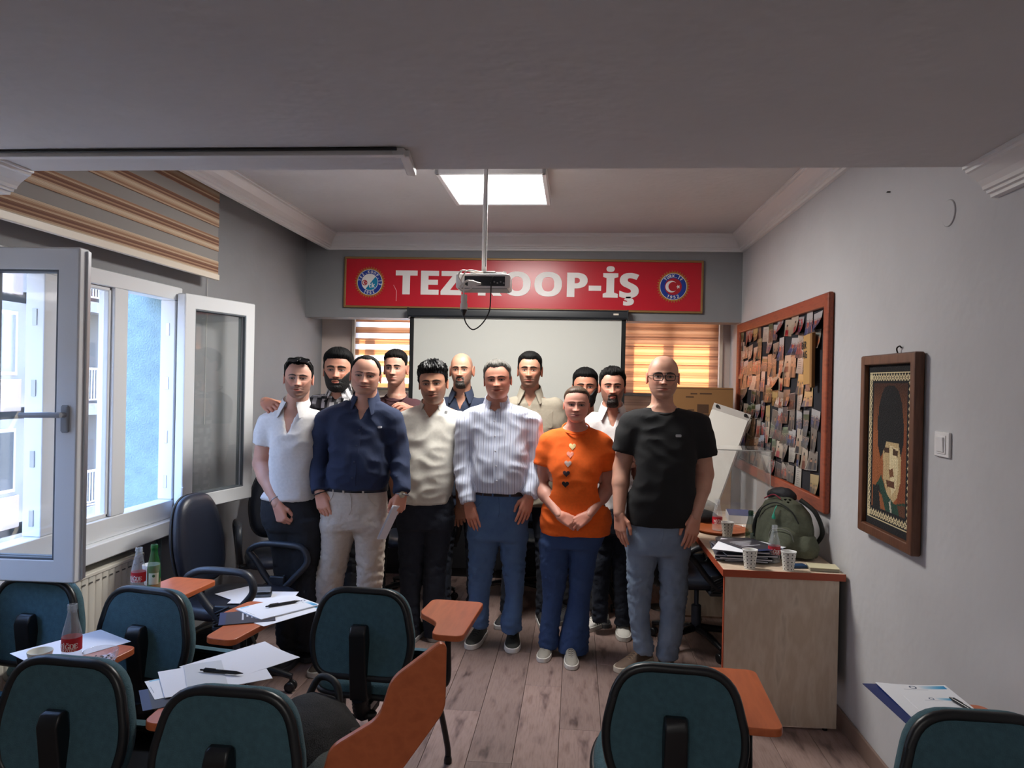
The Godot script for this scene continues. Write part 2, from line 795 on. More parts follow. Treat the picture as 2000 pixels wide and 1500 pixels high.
	func quad(I: PackedInt32Array, a: int, b: int, c: int, d: int, flip: bool) -> void:
		if a < 0 or b < 0 or c < 0 or d < 0:
			return
		if flip:
			I.append_array([a, b, c, a, c, d])
		else:
			I.append_array([a, c, b, a, d, c])

# pushes a soft surface along its normals by fn(p, n) and evens its normals out afterwards
func displaced(m: Array, fn: Callable) -> Array:
	var v: PackedVector3Array = m[0]
	var n: PackedVector3Array = m[1]
	for k in v.size():
		v[k] += n[k] * float(fn.call(v[k], n[k]))
	return [v, face_normals(v, m[2], n), m[2]]

func face_normals(v: PackedVector3Array, i: PackedInt32Array, old: PackedVector3Array) -> PackedVector3Array:
	var n := PackedVector3Array()
	n.resize(v.size())
	for t in range(0, i.size(), 3):
		var a := v[i[t]]
		var cr := (v[i[t + 2]] - a).cross(v[i[t + 1]] - a)
		n[i[t]] += cr
		n[i[t + 1]] += cr
		n[i[t + 2]] += cr
	for k in n.size():
		n[k] = n[k].normalized() if n[k].length_squared() > 1e-16 else old[k]
		if n[k].dot(old[k]) < -0.2:
			n[k] = old[k]
	return n

func soft_mesh(m: Array) -> ArrayMesh:
	var b := MB.new()
	b.raw(m[0], m[1], m[2])
	return b.mesh()

# ---------- the room ----------
func build_room() -> void:
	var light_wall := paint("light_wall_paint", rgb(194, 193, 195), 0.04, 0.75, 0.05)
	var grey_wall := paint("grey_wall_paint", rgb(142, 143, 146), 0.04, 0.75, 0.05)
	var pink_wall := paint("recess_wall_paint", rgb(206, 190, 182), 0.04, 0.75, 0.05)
	var ceil_m := paint("ceiling_paint", rgb(214, 212, 212), 0.03, 0.85, 0.12)
	var white := mat("white_gloss_paint", rgb(232, 231, 230), 0.4)
	# floor: a slab and its laminate planks
	var fl := struct("floor", bx2(Vector3(-2.7, -0.2, -6.7), Vector3(1.5, -0.012, 1.9)), mat("subfloor", rgb(60, 50, 46)), "grey-brown wood plank floor of the meeting room", "floor")
	var woods := []
	var grain := noise_tex(21, 0.03, [rgb(128, 106, 100), rgb(144, 121, 114), rgb(152, 129, 122), rgb(138, 115, 108)], 512, 5)
	var knots := noise_tex(22, 0.011, [rgb(150, 142, 146), rgb(228, 225, 226), Color.WHITE, Color.WHITE, Color.WHITE, rgb(236, 232, 231), rgb(190, 180, 181)], 512, 4)
	for k in 5:
		var m := mat("plank_wood_%d" % k, Color(1, 1, 1).darkened([0.0, 0.05, 0.1, 0.02, 0.14][k]), 0.42)
		m.albedo_texture = grain
		m.uv1_triplanar = true
		m.uv1_scale = Vector3(4.5, 4.5, 0.45)
		m.uv1_offset = Vector3(0.17 * k, 0.31 * k, 0.23 * k)
		m.detail_enabled = true
		m.detail_albedo = knots
		m.detail_blend_mode = BaseMaterial3D.BLEND_MODE_MUL
		m.detail_uv_layer = BaseMaterial3D.DETAIL_UV_2
		m.uv2_triplanar = true
		m.uv2_scale = Vector3(1.6, 1.6, 0.45)
		m.uv2_offset = Vector3(0.37 * k, 0.11 * k, 0.53 * k)
		woods.append(m)
	var pw := 0.192
	var plen := 1.28
	var pm := bx(Vector3(0, -0.006, 0), Vector3(pw - 0.0016, 0.012, plen - 0.0016), 0.0012)
	var col := 0
	var x := XL - 0.1
	while x < XR + 0.1:
		var z := -6.5 + fmod(col * 0.47, plen)
		var zs := z - plen
		while zs < 1.8:
			var p := part("plank", pm, woods[rng.randi() % 5], fl)
			p.position = Vector3(x + pw * 0.5, 0, zs + plen * 0.5)
			zs += plen
		x += pw
		col += 1
	# walls
	struct("wall_right", bx2(Vector3(XR, -0.2, -6.7), Vector3(XR + 0.22, 3.1, 1.9)), light_wall, "pale grey wall on the right with the framed board, rug picture and switch", "wall")
	var b := MB.new()
	var zw := -4.02
	b.box(Vector3(XL - 0.11, 1.45, (-6.7 + zw) * 0.5), Vector3(0.22, 3.3, zw + 6.7))
	var zn := -1.72
	b.box(Vector3(XL - 0.11, (2.09 + 3.1) * 0.5, (zw + zn) * 0.5), Vector3(0.22, 3.1 - 2.09, zn - zw))
	b.box(Vector3(XL - 0.17, 0.28, (zw + zn) * 0.5), Vector3(0.1, 0.96, zn - zw))
	b.box(Vector3(XL - 0.11, 1.45, (zn + 1.9) * 0.5), Vector3(0.22, 3.3, 1.9 - zn))
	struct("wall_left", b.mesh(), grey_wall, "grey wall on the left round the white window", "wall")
	struct("wall_near", bx2(Vector3(-2.7, -0.2, 1.7), Vector3(1.5, 3.1, 1.9)), light_wall, "plain wall closing the room behind the viewer", "wall")
	# back: lintel over a recess with windows
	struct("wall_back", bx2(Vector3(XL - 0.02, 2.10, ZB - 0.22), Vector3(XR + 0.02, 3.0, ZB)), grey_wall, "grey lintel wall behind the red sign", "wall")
	b = MB.new()
	var zr := -6.36
	b.box(Vector3((XL - 1.97) * 0.5, 1.4, zr - 0.1), Vector3(-1.97 - XL, 3.2, 0.2))
	b.box(Vector3((1.2 + XR) * 0.5, 1.4, zr - 0.1), Vector3(XR - 1.2, 3.2, 0.2))
	b.box(Vector3(-0.385, 0.65, zr - 0.1), Vector3(3.17, 1.74, 0.2))
	b.box(Vector3(-0.385, 2.6, zr - 0.1), Vector3(3.17, 0.7, 0.2))
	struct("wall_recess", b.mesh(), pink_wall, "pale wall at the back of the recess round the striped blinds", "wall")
	# ceilings
	struct("ceiling", bx2(Vector3(-2.5, HC, -6.7), Vector3(1.5, HC + 0.25, ZN)), ceil_m, "higher white ceiling over the standing people", "ceiling")
	struct("ceiling_near", bx2(Vector3(-2.5, HN, ZN), Vector3(1.5, 3.03, 1.9), 0.006), ceil_m, "lower plain ceiling close to the viewer", "ceiling")
	# cornices: one profile, out from the wall and down from the ceiling
	var pr := poly([0, 0, 0.105, 0, 0.105, -0.012, 0.096, -0.014, 0.094, -0.026, 0.086, -0.030, 0.074, -0.044, 0.058, -0.062, 0.046, -0.082, 0.042, -0.096, 0.033, -0.098, 0.031, -0.110, 0.021, -0.112, 0.019, -0.126, 0, -0.128])
	b = MB.new()
	var bk := []
	for side in [-2.07, XR]:
		var ring := PackedVector3Array()
		for p in pr:
			var dx: float = p.x if side < 0 else -p.x
			ring.append(Vector3(side + dx, HC + p.y, ZB + p.x))
		bk.append(ring)
	b.loft(bk)
	struct("trim_1", creased(bk), white, "white stepped cornice above the red sign", "cornice")
	bk = [PackedVector3Array(), PackedVector3Array()]
	for p in pr:
		bk[0].append(Vector3(XR - p.x, HC + p.y, ZB + p.x))
		bk[1].append(Vector3(XR - p.x, HC + p.y, ZN))
	struct("trim_2", creased(bk), white, "white stepped cornice along the top of the right wall", "cornice")
	bk = [PackedVector3Array(), PackedVector3Array()]
	for p in pr:
		bk[0].append(Vector3(-2.07 + p.x, HC + p.y, ZB + p.x))
		bk[1].append(Vector3(-2.07 + p.x, HC + p.y, ZN))
	struct("trim_3", creased(bk), white, "white stepped cornice hiding the top of the left blind", "cornice")
	bk = [PackedVector3Array(), PackedVector3Array()]
	for p in pr:
		bk[0].append(Vector3(XR - p.x, HN + p.y * 0.75, ZN + 0.005))
		bk[1].append(Vector3(XR - p.x, HN + p.y * 0.75, 1.7))
	struct("trim_4", creased(bk), white, "cut end of a white cornice under the near ceiling on the right", "cornice")
	bk = [PackedVector3Array(), PackedVector3Array()]
	var pr2 := pr.duplicate()
	pr2[0] = Vector2(-0.26, 0)
	pr2[pr2.size() - 1] = Vector2(-0.26, -0.128)
	for p in pr2:
		bk[0].append(Vector3(-1.99 + p.x, HN + p.y * 0.65, ZN + 0.005))
		bk[1].append(Vector3(-1.99 + p.x, HN + p.y * 0.65, 1.7))
	struct("trim_5", creased(bk), white, "cut end of a white cornice under the near ceiling on the left", "cornice")
	# baseboards
	var bm := mat("baseboard_wood", rgb(126, 104, 94), 0.45)
	struct("baseboard_right", bx2(Vector3(XR - 0.014, 0, ZB), Vector3(XR, 0.085, 1.7), 0.004), bm, "brown baseboard along the right wall", "baseboard")
	struct("baseboard_left", bx2(Vector3(XL, 0, -6.3), Vector3(XL + 0.014, 0.085, zw), 0.004), mat("dark_baseboard", rgb(48, 44, 44), 0.5), "dark baseboard along the left wall", "baseboard")

# straight prism between two rings whose long edges stay crisp
func creased(rings: Array) -> ArrayMesh:
	var b := MB.new()
	var n: int = rings[0].size()
	for k in n:
		var k2 := (k + 1) % n
		var v := PackedVector3Array([rings[0][k], rings[0][k2], rings[1][k2], rings[1][k]])
		var mid := Vector3.ZERO
		for p in rings[0]:
			mid += p
		mid /= n
		var nn: Vector3 = (v[1] - v[0]).cross(v[3] - v[0]).normalized()
		# outward by the winding of the ring
		b.cap(v, nn * (1.0 if ring_sign(rings) > 0 else -1.0))
	for e in 2:
		var d: Vector3 = (rings[e][0] - rings[1 - e][0]).normalized()
		b.cap(rings[e], d)
	return b.mesh()

func ring_sign(rings: Array) -> float:
	var n: int = rings[0].size()
	var a := Vector3.ZERO
	for k in range(1, n - 1):
		a += (rings[0][k] - rings[0][0]).cross(rings[0][k + 1] - rings[0][0])
	return a.dot(rings[0][0] - rings[1][0])

func build_left_window() -> void:
	var pvc := mat("white_pvc", rgb(226, 229, 232), 0.32)
	var gl := glass("window_glass", Color(0.86, 0.93, 0.95), 0.06)
	var gasket := mat("grey_gasket", rgb(96, 104, 112), 0.6)
	var metal := mat("bright_metal", rgb(190, 195, 200), 0.3, 0.8)
	var x0 := XL - 0.075
	var x1 := XL + 0.012
	var win := thing("window_1", "white plastic window in the left wall with open sashes and a fixed middle pane", "window")
	win.set_meta("kind", "structure")
	var b := MB.new()
	b.box(Vector3((x0 + x1) * 0.5, 2.052, -2.87), Vector3(x1 - x0, 0.076, 2.3), 0.006)
	b.box(Vector3((x0 + x1) * 0.5, 0.85, -2.87), Vector3(x1 - x0, 0.10, 2.3), 0.006)
	part("frame", b.mesh(), pvc, win)
	for z in [[-4.02, -3.945], [-3.515, -3.405], [-3.06, -2.93], [-2.53, -2.40], [-1.85, -1.72]]:
		part("mullion", bx2(Vector3(x0, 0.9, z[0]), Vector3(x1, 2.016, z[1]), 0.006), pvc, win)
	for z in [[-3.405, -3.06], [-2.40, -1.85]]:
		part("pane", bx2(Vector3(XL - 0.04, 0.9, z[0]), Vector3(XL - 0.036, 2.016, z[1])), gl, win)
		b = MB.new()
		for e in [[z[0], z[0] + 0.022], [z[1] - 0.022, z[1]]]:
			b.box(Vector3(XL - 0.02, 1.458, (e[0] + e[1]) * 0.5), Vector3(0.03, 1.116, 0.022), 0.006)
		for y in [0.911, 2.005]:
			b.box(Vector3(XL - 0.02, y, (z[0] + z[1]) * 0.5), Vector3(0.03, 0.022, z[1] - z[0]), 0.006)
		part("glazing_bead", b.mesh(), pvc, win)
	# strike plates and hinges on the open jambs
	b = MB.new()
	for y in [1.0, 1.25, 1.55, 1.85]:
		b.box(Vector3(XL - 0.03, y, -3.945), Vector3(0.02, 0.07, 0.006), 0.001)
		b.box(Vector3(XL - 0.03, y - 0.02, -2.928), Vector3(0.02, 0.07, 0.006), 0.001)
	part("strike_plate", b.mesh(), metal, win)
	part("sill", bx2(Vector3(XL - 0.2, 0.715, -4.06), Vector3(XL + 0.045, 0.80, -1.68), 0.008), pvc, win)
	# sashes: a hinge axis at the local origin, the leaf along local x
	sash(Vector3(XL + 0.02, 0, -2.555), Vector3(0.97, 0, -0.03), 0.425, "open white window sash standing into the room, nearest the left edge", pvc, gl, gasket, true)
	sash(Vector3(XL + 0.045, 0, -3.945), Vector3(0.145, 0, -0.6), 0.60, "open white window sash folded back against the left wall", pvc, gl, gasket, false)
	# blind above it: alternating woven and sheer bands
	var bl := thing("roller_blind", "raised brown and grey striped roller blind over the left window", "blind", Vector3(XL + 0.10, 0, 0))
	var z0 := -4.25
	var z1 := -1.6
	var wov := band_mat()
	var sheer := mat("sheer_band", rgb(150, 146, 142), 0.85)
	sheer.backlight_enabled = true
	sheer.backlight = Color(0.35, 0.35, 0.35)
	var y := 2.195
	var k := 0
	while y < 2.74:
		var hh := 0.083 if k % 2 == 0 else 0.064
		part("woven_band" if k % 2 == 0 else "sheer_band", bx2(Vector3(0 if k % 2 == 0 else -0.0035, y, z0), Vector3(0.0022 if k % 2 == 0 else -0.002, y + hh, z1)), wov if k % 2 == 0 else sheer, bl)
		y += hh - 0.002
		k += 1
	part("bottom_rail", bx2(Vector3(-0.01, 2.165, z0), Vector3(0.012, 2.2, z1), 0.004), mat("cream_rail", rgb(224, 214, 198), 0.4), bl)
	part("roller", tb([Vector3(0.0, 2.745, z0), Vector3(0.0, 2.745, z1)], 0.028, 12), sheer, bl)
	part("pull_cord", tb([Vector3(-0.09, 2.76, z0 - 0.05), Vector3(-0.092, 2.0, z0 - 0.055), Vector3(-0.092, 1.3, z0 - 0.05)], 0.0022, 5), mat("white_cord", rgb(205, 203, 200), 0.6), bl)
	# radiator in the niche
	var cream := mat("radiator_enamel", rgb(222, 218, 206), 0.4)
	var rd := thing("radiator", "cream panel radiator under the left window", "radiator", Vector3(XL - 0.02, 0, 0))
	var rings := [PackedVector3Array(), PackedVector3Array()]
	var zz := -3.66
	var pts := PackedVector2Array()
	while zz < -1.85:
		for q in [[0.0, 0.05], [0.026, 0.05], [0.030, 0.043], [0.040, 0.043], [0.044, 0.05]]:
			pts.append(Vector2(q[1], zz + q[0]))
		zz += 0.05
	pts.append(Vector2(-0.04, zz))
	pts.append(Vector2(-0.04, -3.66))
	for p in pts:
		rings[0].append(Vector3(p.x, 0.13, p.y))
		rings[1].append(Vector3(p.x, 0.655, p.y))
	b = MB.new()
	b.loft(rings)
	part("panel", b.mesh(), cream, rd)
	b = MB.new()
	b.box(Vector3(0.005, 0.664, (-3.66 + zz) * 0.5), Vector3(0.1, 0.02, zz + 3.66), 0.005)
	part("top_grille", b.mesh(), cream, rd)
	b = MB.new()
	zz = -3.64
	while zz < -1.85:
		b.box(Vector3(0.0515, 0.628, zz + 0.005), Vector3(0.003, 0.006, 0.024))
		zz += 0.05
	var slots := part("slots", b.mesh(), mat("radiator_slot", rgb(90, 88, 84), 0.6), rd)
	slots.set_meta("kind", "stuff")
	part("bracket", bx2(Vector3(-0.13, 0.3, -3.4), Vector3(-0.03, 0.36, -3.35)), cream, rd)

func band_mat(lit := false) -> StandardMaterial3D:
	var key := "woven_band_lit" if lit else "woven_band"
	if mats.has(key):
		return mats[key]
	# fine horizontal threads, brown over cream
	var im := Image.create(8, 64, false, Image.FORMAT_RGB8)
	var ramp := [rgb(222, 198, 170), rgb(206, 172, 142), rgb(176, 134, 106), rgb(214, 184, 154), rgb(148, 106, 84), rgb(132, 92, 74), rgb(190, 150, 120), rgb(140, 98, 78), rgb(206, 174, 144), rgb(226, 204, 178)]
	for y in 64:
		var c: Color = ramp[int(y * ramp.size() / 64.0)]
		c = c.darkened(0.12 * float((y * 7) % 3))
		for x in 8:
			im.set_pixel(x, y, c)
	if lit:  # lit copy: sun glow mixed into the thread colours
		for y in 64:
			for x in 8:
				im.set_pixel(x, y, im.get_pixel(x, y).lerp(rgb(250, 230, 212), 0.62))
	var m := img_mat(key, im, 0.85)
	m.uv1_triplanar = true
	m.uv1_scale = Vector3(4, 12.6, 4)
	m.uv1_offset = Vector3(0, 0.30, 0)
	m.backlight_enabled = true
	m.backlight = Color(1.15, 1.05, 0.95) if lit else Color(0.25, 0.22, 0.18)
	return m

func sash(at: Vector3, dir: Vector3, w: float, label: String, pvc: Material, gl: Material, gasket: Material, handle: bool) -> void:
	var d := Vector3(dir.x, 0, dir.z).normalized()
	var o := thing("window_sash", label, "window sash", at, atan2(-d.z, d.x))
	var y0 := 0.83
	var y1 := 2.055
	var s := 0.085
	var b := MB.new()
	var nz := 1.0
	for e in [[0.0, s], [w - s, w]]:
		b.box(Vector3((e[0] + e[1]) * 0.5, (y0 + y1) * 0.5, 0), Vector3(s, y1 - y0, 0.062), 0.007)
	for e in [[y0, y0 + s], [y1 - s, y1]]:
		b.box(Vector3(w * 0.5, (e[0] + e[1]) * 0.5, 0), Vector3(w - 0.02, s, 0.0615), 0.007)
	part("frame", b.mesh(), pvc, o)
	part("pane", bx2(Vector3(s - 0.01, y0 + s - 0.01, -0.002), Vector3(w - s + 0.01, y1 - s + 0.01, 0.002)), gl, o)
	b = MB.new()
	for zz in [0.016, -0.016]:
		for xx in [s, w - s]:
			b.box(Vector3(xx, (y0 + y1) * 0.5, zz), Vector3(0.012, y1 - y0 - 2 * s + 0.012, 0.02), 0.003)
		for yy in [y0 + s, y1 - s]:
			b.box(Vector3(w * 0.5, yy, zz), Vector3(w - 2 * s + 0.012, 0.012, 0.02), 0.003)
	part("gasket", b.mesh(), gasket, o)
	b = MB.new()
	b.box(Vector3(w + 0.004, (y0 + y1) * 0.5, -0.012), Vector3(0.01, y1 - y0 - 0.02, 0.02), 0.002)
	part("edge_strip", b.mesh(), mat("bright_metal", rgb(190, 195, 200), 0.3, 0.8), o)
	if handle:
		b = MB.new()
		b.box(Vector3(w - s * 0.5, 1.43, 0.036), Vector3(0.032, 0.10, 0.014), 0.006)
		b.tube([Vector3(w - s * 0.5, 1.445, 0.04), Vector3(w - s * 0.5, 1.445, 0.075)], 0.011, 10)
		b.tube([Vector3(w - s * 0.5 + 0.012, 1.445, 0.078), Vector3(w - s * 0.5 - 0.03, 1.445, 0.08), Vector3(w - s * 0.5 - 0.14, 1.442, 0.078)], [0.010, 0.011, 0.010], 10)
		part("handle", b.mesh(), mat("grey_handle", rgb(150, 154, 160), 0.4), o)
	else:
		part("hinge", tb([Vector3(0.0, y1 - 0.12, 0.03), Vector3(0.0, y1 - 0.02, 0.03)], 0.009, 8), pvc, o)
		part("hinge", tb([Vector3(0.0, y0 + 0.04, 0.03), Vector3(0.0, y0 + 0.14, 0.03)], 0.009, 8), pvc, o)

func build_back() -> void:
	var pvc := mat("white_pvc", rgb(226, 229, 232), 0.32)
	var win := thing("window_2", "window in the back recess behind the striped blinds", "window")
	win.set_meta("kind", "structure")
	var zf := -6.42
	var b := MB.new()
	b.box(Vector3(-0.385, 2.2, zf), Vector3(3.17, 0.1, 0.06), 0.005)
	b.box(Vector3(-0.385, 1.55, zf), Vector3(3.17, 0.07, 0.06), 0.005)
	part("frame", b.mesh(), pvc, win)
	for x in [-1.93, -1.79, -1.2, -0.5, 0.45, 0.78, 1.16]:
		part("mullion", bx2(Vector3(x - 0.04, 1.55, zf - 0.03), Vector3(x + 0.04, 2.2, zf + 0.03), 0.004), pvc, win)
	part("pane", bx2(Vector3(-1.95, 1.55, zf - 0.003), Vector3(1.18, 2.2, zf + 0.003)), glass("window_glass", Color(0.86, 0.93, 0.95), 0.06), win)
	part("sill", bx2(Vector3(-1.97, 1.50, -6.37), Vector3(1.2, 1.525, -6.28), 0.004), mat("dark_sill", rgb(92, 88, 84), 0.5), win)
	struct("trim_6", bx2(Vector3(-1.972, 1.5, -6.37), Vector3(-1.945, 2.3, -6.33), 0.004), mat("cream_trim", rgb(214, 202, 186), 0.5), "cream upright beside the left striped blind", "trim")
	struct("trim_7", bx2(Vector3(1.185, 1.2, -6.37), Vector3(1.215, 2.3, -6.33), 0.004), mat("cream_trim", rgb(214, 202, 186), 0.5), "cream upright beside the right striped blind", "trim")
	# two day and night blinds in the recess
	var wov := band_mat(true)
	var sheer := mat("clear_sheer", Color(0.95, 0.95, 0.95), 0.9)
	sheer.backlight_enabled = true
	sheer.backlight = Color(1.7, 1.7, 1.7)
	for s in 2:
		var bl := thing("striped_blind", ["striped blind with bright open bands, left of the screen", "closed amber striped blind right of the screen"][s], "blind", Vector3(0, 0, -6.325))
		var xa: float = [-1.935, 0.2][s]
		var xb: float = [-1.12, 1.175][s]
		var lo: float = [1.545, 1.15][s]
		var y := 2.145
		var k := 0
		while y > lo:
			var hh: float = [0.052, 0.045][k % 2] if s == 0 else 0.078
			if s == 0 and k % 2 == 1:
				part("sheer_band", bx2(Vector3(xa, y - hh, 0), Vector3(xb, y, 0.001)), sheer, bl)
			else:
				part("woven_band", bx2(Vector3(xa, y - hh, 0.001 + 0.002 * (k % 2)), Vector3(xb, y, 0.003 + 0.002 * (k % 2))), wov, bl)
			y -= hh - (0.0 if s == 0 else 0.003)
			k += 1
		part("headrail", bx2(Vector3(xa, 2.15, -0.03), Vector3(xb, 2.21, 0.03), 0.008), mat("cream_rail", rgb(224, 214, 198), 0.4), bl)
		part("bottom_rail", bx2(Vector3(xa, y - 0.02, -0.004), Vector3(xb, y + 0.006, 0.012), 0.003), mat("cream_rail", rgb(224, 214, 198), 0.4), bl)
	# projection screen
	var sc := thing("projection_screen", "pulled-down white projection screen with black edges behind the people", "screen")
	var dark := mat("screen_case", rgb(26, 30, 36), 0.4)
	b = MB.new()
	var rr := rounded(poly([-0.045, -0.04, 0.045, -0.04, 0.045, 0.035, -0.045, 0.035]), 0.02, 4)
	b.plate(rr, -0.875, 0.875, Transform3D(Basis(Vector3(0, 0, 1), Vector3(0, 1, 0), Vector3(-1, 0, 0)), Vector3(-0.488, 2.14, -5.885)), 0.004)
	part("case", b.mesh(), dark, sc)
	part("end_cap", bx2(Vector3(-1.368, 2.09, -5.935), Vector3(-1.36, 2.18, -5.835), 0.003), dark, sc)
	part("end_cap", bx2(Vector3(0.384, 2.09, -5.935), Vector3(0.392, 2.18, -5.835), 0.003), dark, sc)
	var cloth := mat("screen_cloth", rgb(205, 206, 200), 0.85)
	part("cloth", bx2(Vector3(-1.318, 0.95, -5.878), Vector3(0.342, 2.11, -5.875)), cloth, sc)
	b = MB.new()
	b.box(Vector3(-1.335, 1.52, -5.8765), Vector3(0.034, 1.19, 0.003))
	b.box(Vector3(0.359, 1.52, -5.8765), Vector3(0.034, 1.19, 0.003))
	b.box(Vector3(-0.488, 0.93, -5.8765), Vector3(1.728, 0.04, 0.003))
	part("black_border", b.mesh(), mat("screen_black", rgb(14, 15, 17), 0.8), sc)
	part("bottom_bar", tb([Vector3(-1.352, 0.9, -5.876), Vector3(0.376, 0.9, -5.876)], 0.014, 10), dark, sc)
	part("maker_plate", bx2(Vector3(0.275, 2.135, -5.842), Vector3(0.315, 2.148, -5.838)), mat("cream_rail", rgb(224, 214, 198), 0.4), sc)
	build_sign()

func build_sign() -> void:
	# red union sign with gold frame
	var c := Vector3(-0.472, 2.381, ZB)
	var sg := thing("wall_sign", "long red TEZ-KOOP-İŞ sign with a gold frame and two round emblems", "sign", c)
	var q := Basis(Vector3(0, 0, 1), -0.0052)
	sg.basis = q
	var red := mat("sign_red", rgb(196, 24, 44), 0.28)
	var gold := mat("gold_frame", rgb(150, 116, 70), 0.4, 0.3)
	part("board", bx2(Vector3(-1.435, -0.195, 0.0), Vector3(1.435, 0.195, 0.018), 0.002), red, sg)
	var b := MB.new()
	for y in [-0.2, 0.2]:
		b.box(Vector3(0, y, 0.013), Vector3(2.895, 0.018, 0.026), 0.004)
	for x in [-1.44, 1.44]:
		b.box(Vector3(x, 0, 0.013), Vector3(0.018, 0.4, 0.026), 0.004)
	part("frame", b.mesh(), gold, sg)
	var wh := mat("sign_white", rgb(238, 234, 232), 0.4)
	var tm := text_mesh("TEZ-KOOP-İŞ", 0.262, 0.004, false, true, 0.6)
	var tn := part("lettering", tm, wh, sg)
	var ab := tm.get_aabb()
	# letters fill the measured width, heavy as on the sign
	tn.scale = Vector3(1.965 / ab.size.x, 0.98, 1.0)
	tn.position = Vector3(-0.035, 0.0 - (ab.position.y + ab.size.y * 0.5) * 0.98 + 0.0, 0.0205)
	tn.position.x -= (ab.position.x + ab.size.x * 0.5) * tn.scale.x
	b = MB.new()
	b.tube([Vector3(-1.035, -0.02, 0.019), Vector3(-1.01, -0.065, 0.019), Vector3(-1.01, -0.15, 0.019)], 0.003, 6)
	part("scratch", b.mesh(), mat("scratch_pink", rgb(226, 150, 158), 0.5), sg)
	emblem(sg, Vector3(-1.232, 0.0, 0.019), 0)
	emblem(sg, Vector3(1.215, 0.0, 0.019), 1)

func emblem(sg: Node3D, c: Vector3, kind: int) -> void:
	var r := 0.105
	var gold := mat("emblem_gold", rgb(184, 128, 56), 0.4, 0.3)
	var blue := mat("emblem_blue", rgb(24, 56, 150), 0.4)
	var wh := mat("sign_white", rgb(238, 234, 232), 0.4)
	var gp := PackedVector2Array()
	for k in 36:
		for e in [[0.0, 1.0], [0.25, 1.0], [0.4, 1.12], [0.6, 1.12], [0.75, 1.0]]:
			var an: float = TAU * (k + e[0]) / 36.0
			gp.append(Vector2(cos(an), sin(an)) * r * 1.09 * e[1])
	part("gear_ring", pl(gp, 0, 0.002, Transform3D(Basis.IDENTITY, c)), gold, sg)
	var disc := func(rad: float, z0: float, z1: float, at: Vector2 = Vector2.ZERO) -> ArrayMesh:
		var p := PackedVector2Array()
		for k in 48:
			p.append(at + Vector2(cos(TAU * k / 48), sin(TAU * k / 48)) * rad)
		return pl(p, z0, z1, Transform3D(Basis.IDENTITY, c))
	part("rim", disc.call(r * 1.0, 0.001, 0.003), wh, sg)
	part("blue_ring", disc.call(r * 0.965, 0.002, 0.004), blue, sg)
	var red := mat("emblem_red", rgb(178, 24, 40), 0.4)
	if kind == 0:
		part("inner_disc", disc.call(r * 0.66, 0.003, 0.0045), wh, sg)
		var hp := PackedVector2Array()
		for k in 25:
			var an := deg_to_rad(-122.0 + 166.0 * k / 24.0)
			hp.append(Vector2(cos(an), sin(an)) * r * 0.62)
		part("teal_half", pl(hp, 0.004, 0.0055, Transform3D(Basis.IDENTITY, c)), mat("emblem_teal", rgb(0, 132, 178), 0.4), sg)
		part("red_roundel", disc.call(r * 0.21, 0.004, 0.0055, Vector2(-0.40, -0.04) * r), red, sg)
		part("crescent", pl(crescent(r * 0.14, r * 0.115, r * 0.05, Vector2(-0.41, -0.04) * r), 0.005, 0.0065, Transform3D(Basis.IDENTITY, c)), wh, sg)
		part("star", pl(star(r * 0.06, Vector2(-0.29, -0.04) * r), 0.005, 0.0065, Transform3D(Basis.IDENTITY, c)), wh, sg)
		var t := part("tk_letters", text_mesh("tk", 0.052, 0.002), wh, sg)
		t.position = c + Vector3(0.018, -0.026, 0.006)
		ring_text(sg, c, "TEZ-KOOP-İŞ", r * 0.81, 0.029, 168.0, -10.0, 1)
		ring_text(sg, c, "1962", r * 0.81, 0.031, -118.0, -68.0, -1)
	else:
		part("inner_disc", disc.call(r * 0.63, 0.003, 0.0045), red, sg)
		part("crescent", pl(crescent(r * 0.44, r * 0.35, r * 0.13, Vector2(-0.14, 0.0) * r), 0.004, 0.006, Transform3D(Basis.IDENTITY, c)), wh, sg)
		part("star", pl(star(r * 0.165, Vector2(0.36, -0.01) * r), 0.004, 0.006, Transform3D(Basis.IDENTITY, c)), wh, sg)
		ring_text(sg, c, "TÜRK-İŞ", r * 0.80, 0.032, 136.0, 44.0, 1)
		ring_text(sg, c, "1952", r * 0.80, 0.033, -118.0, -64.0, -1)

func crescent(ro: float, ri: float, off: float, at: Vector2) -> PackedVector2Array:
	# outer circle minus inner circle moved right
	var a := PackedVector2Array()
	var b := PackedVector2Array()
	for k in 48:
		var u := Vector2(cos(TAU * k / 48), sin(TAU * k / 48))
		a.append(at + u * ro)
		b.append(at + Vector2(off, 0) + u * ri)
	var res := Geometry2D.clip_polygons(a, b)
	return res[0]

func star(r: float, at: Vector2) -> PackedVector2Array:
	var p := PackedVector2Array()
	for k in 10:
		var an := PI + TAU * k / 10.0
		p.append(at + Vector2(cos(an), sin(an)) * (r if k % 2 == 0 else r * 0.42))
	return p

func ring_text(sg: Node3D, c: Vector3, s: String, r: float, size: float, a0: float, a1: float, way: int) -> void:
	var wh := mat("sign_white", rgb(238, 234, 232), 0.4)
	var ring := Node3D.new()
	ring.name = "ring_lettering"
	sg.add_child(ring, true)
	ring.position = c
	for k in s.length():
		var t := float(k) / (s.length() - 1)
		var an := deg_to_rad(lerpf(a0, a1, t))
		var tm := text_mesh(s[k], size, 0.0015)
		var ab := tm.get_aabb()
		var n := part("letter", tm, wh, ring)
		var rot := an - PI * 0.5 if way > 0 else an + PI * 0.5
		n.basis = Basis(Vector3(0, 0, 1), rot)
		var mid := Vector3(ab.position.x + ab.size.x * 0.5, ab.position.y + size * 0.36, 0)
		n.position = Vector3(cos(an) * r, sin(an) * r, 0.0052) - n.basis * mid

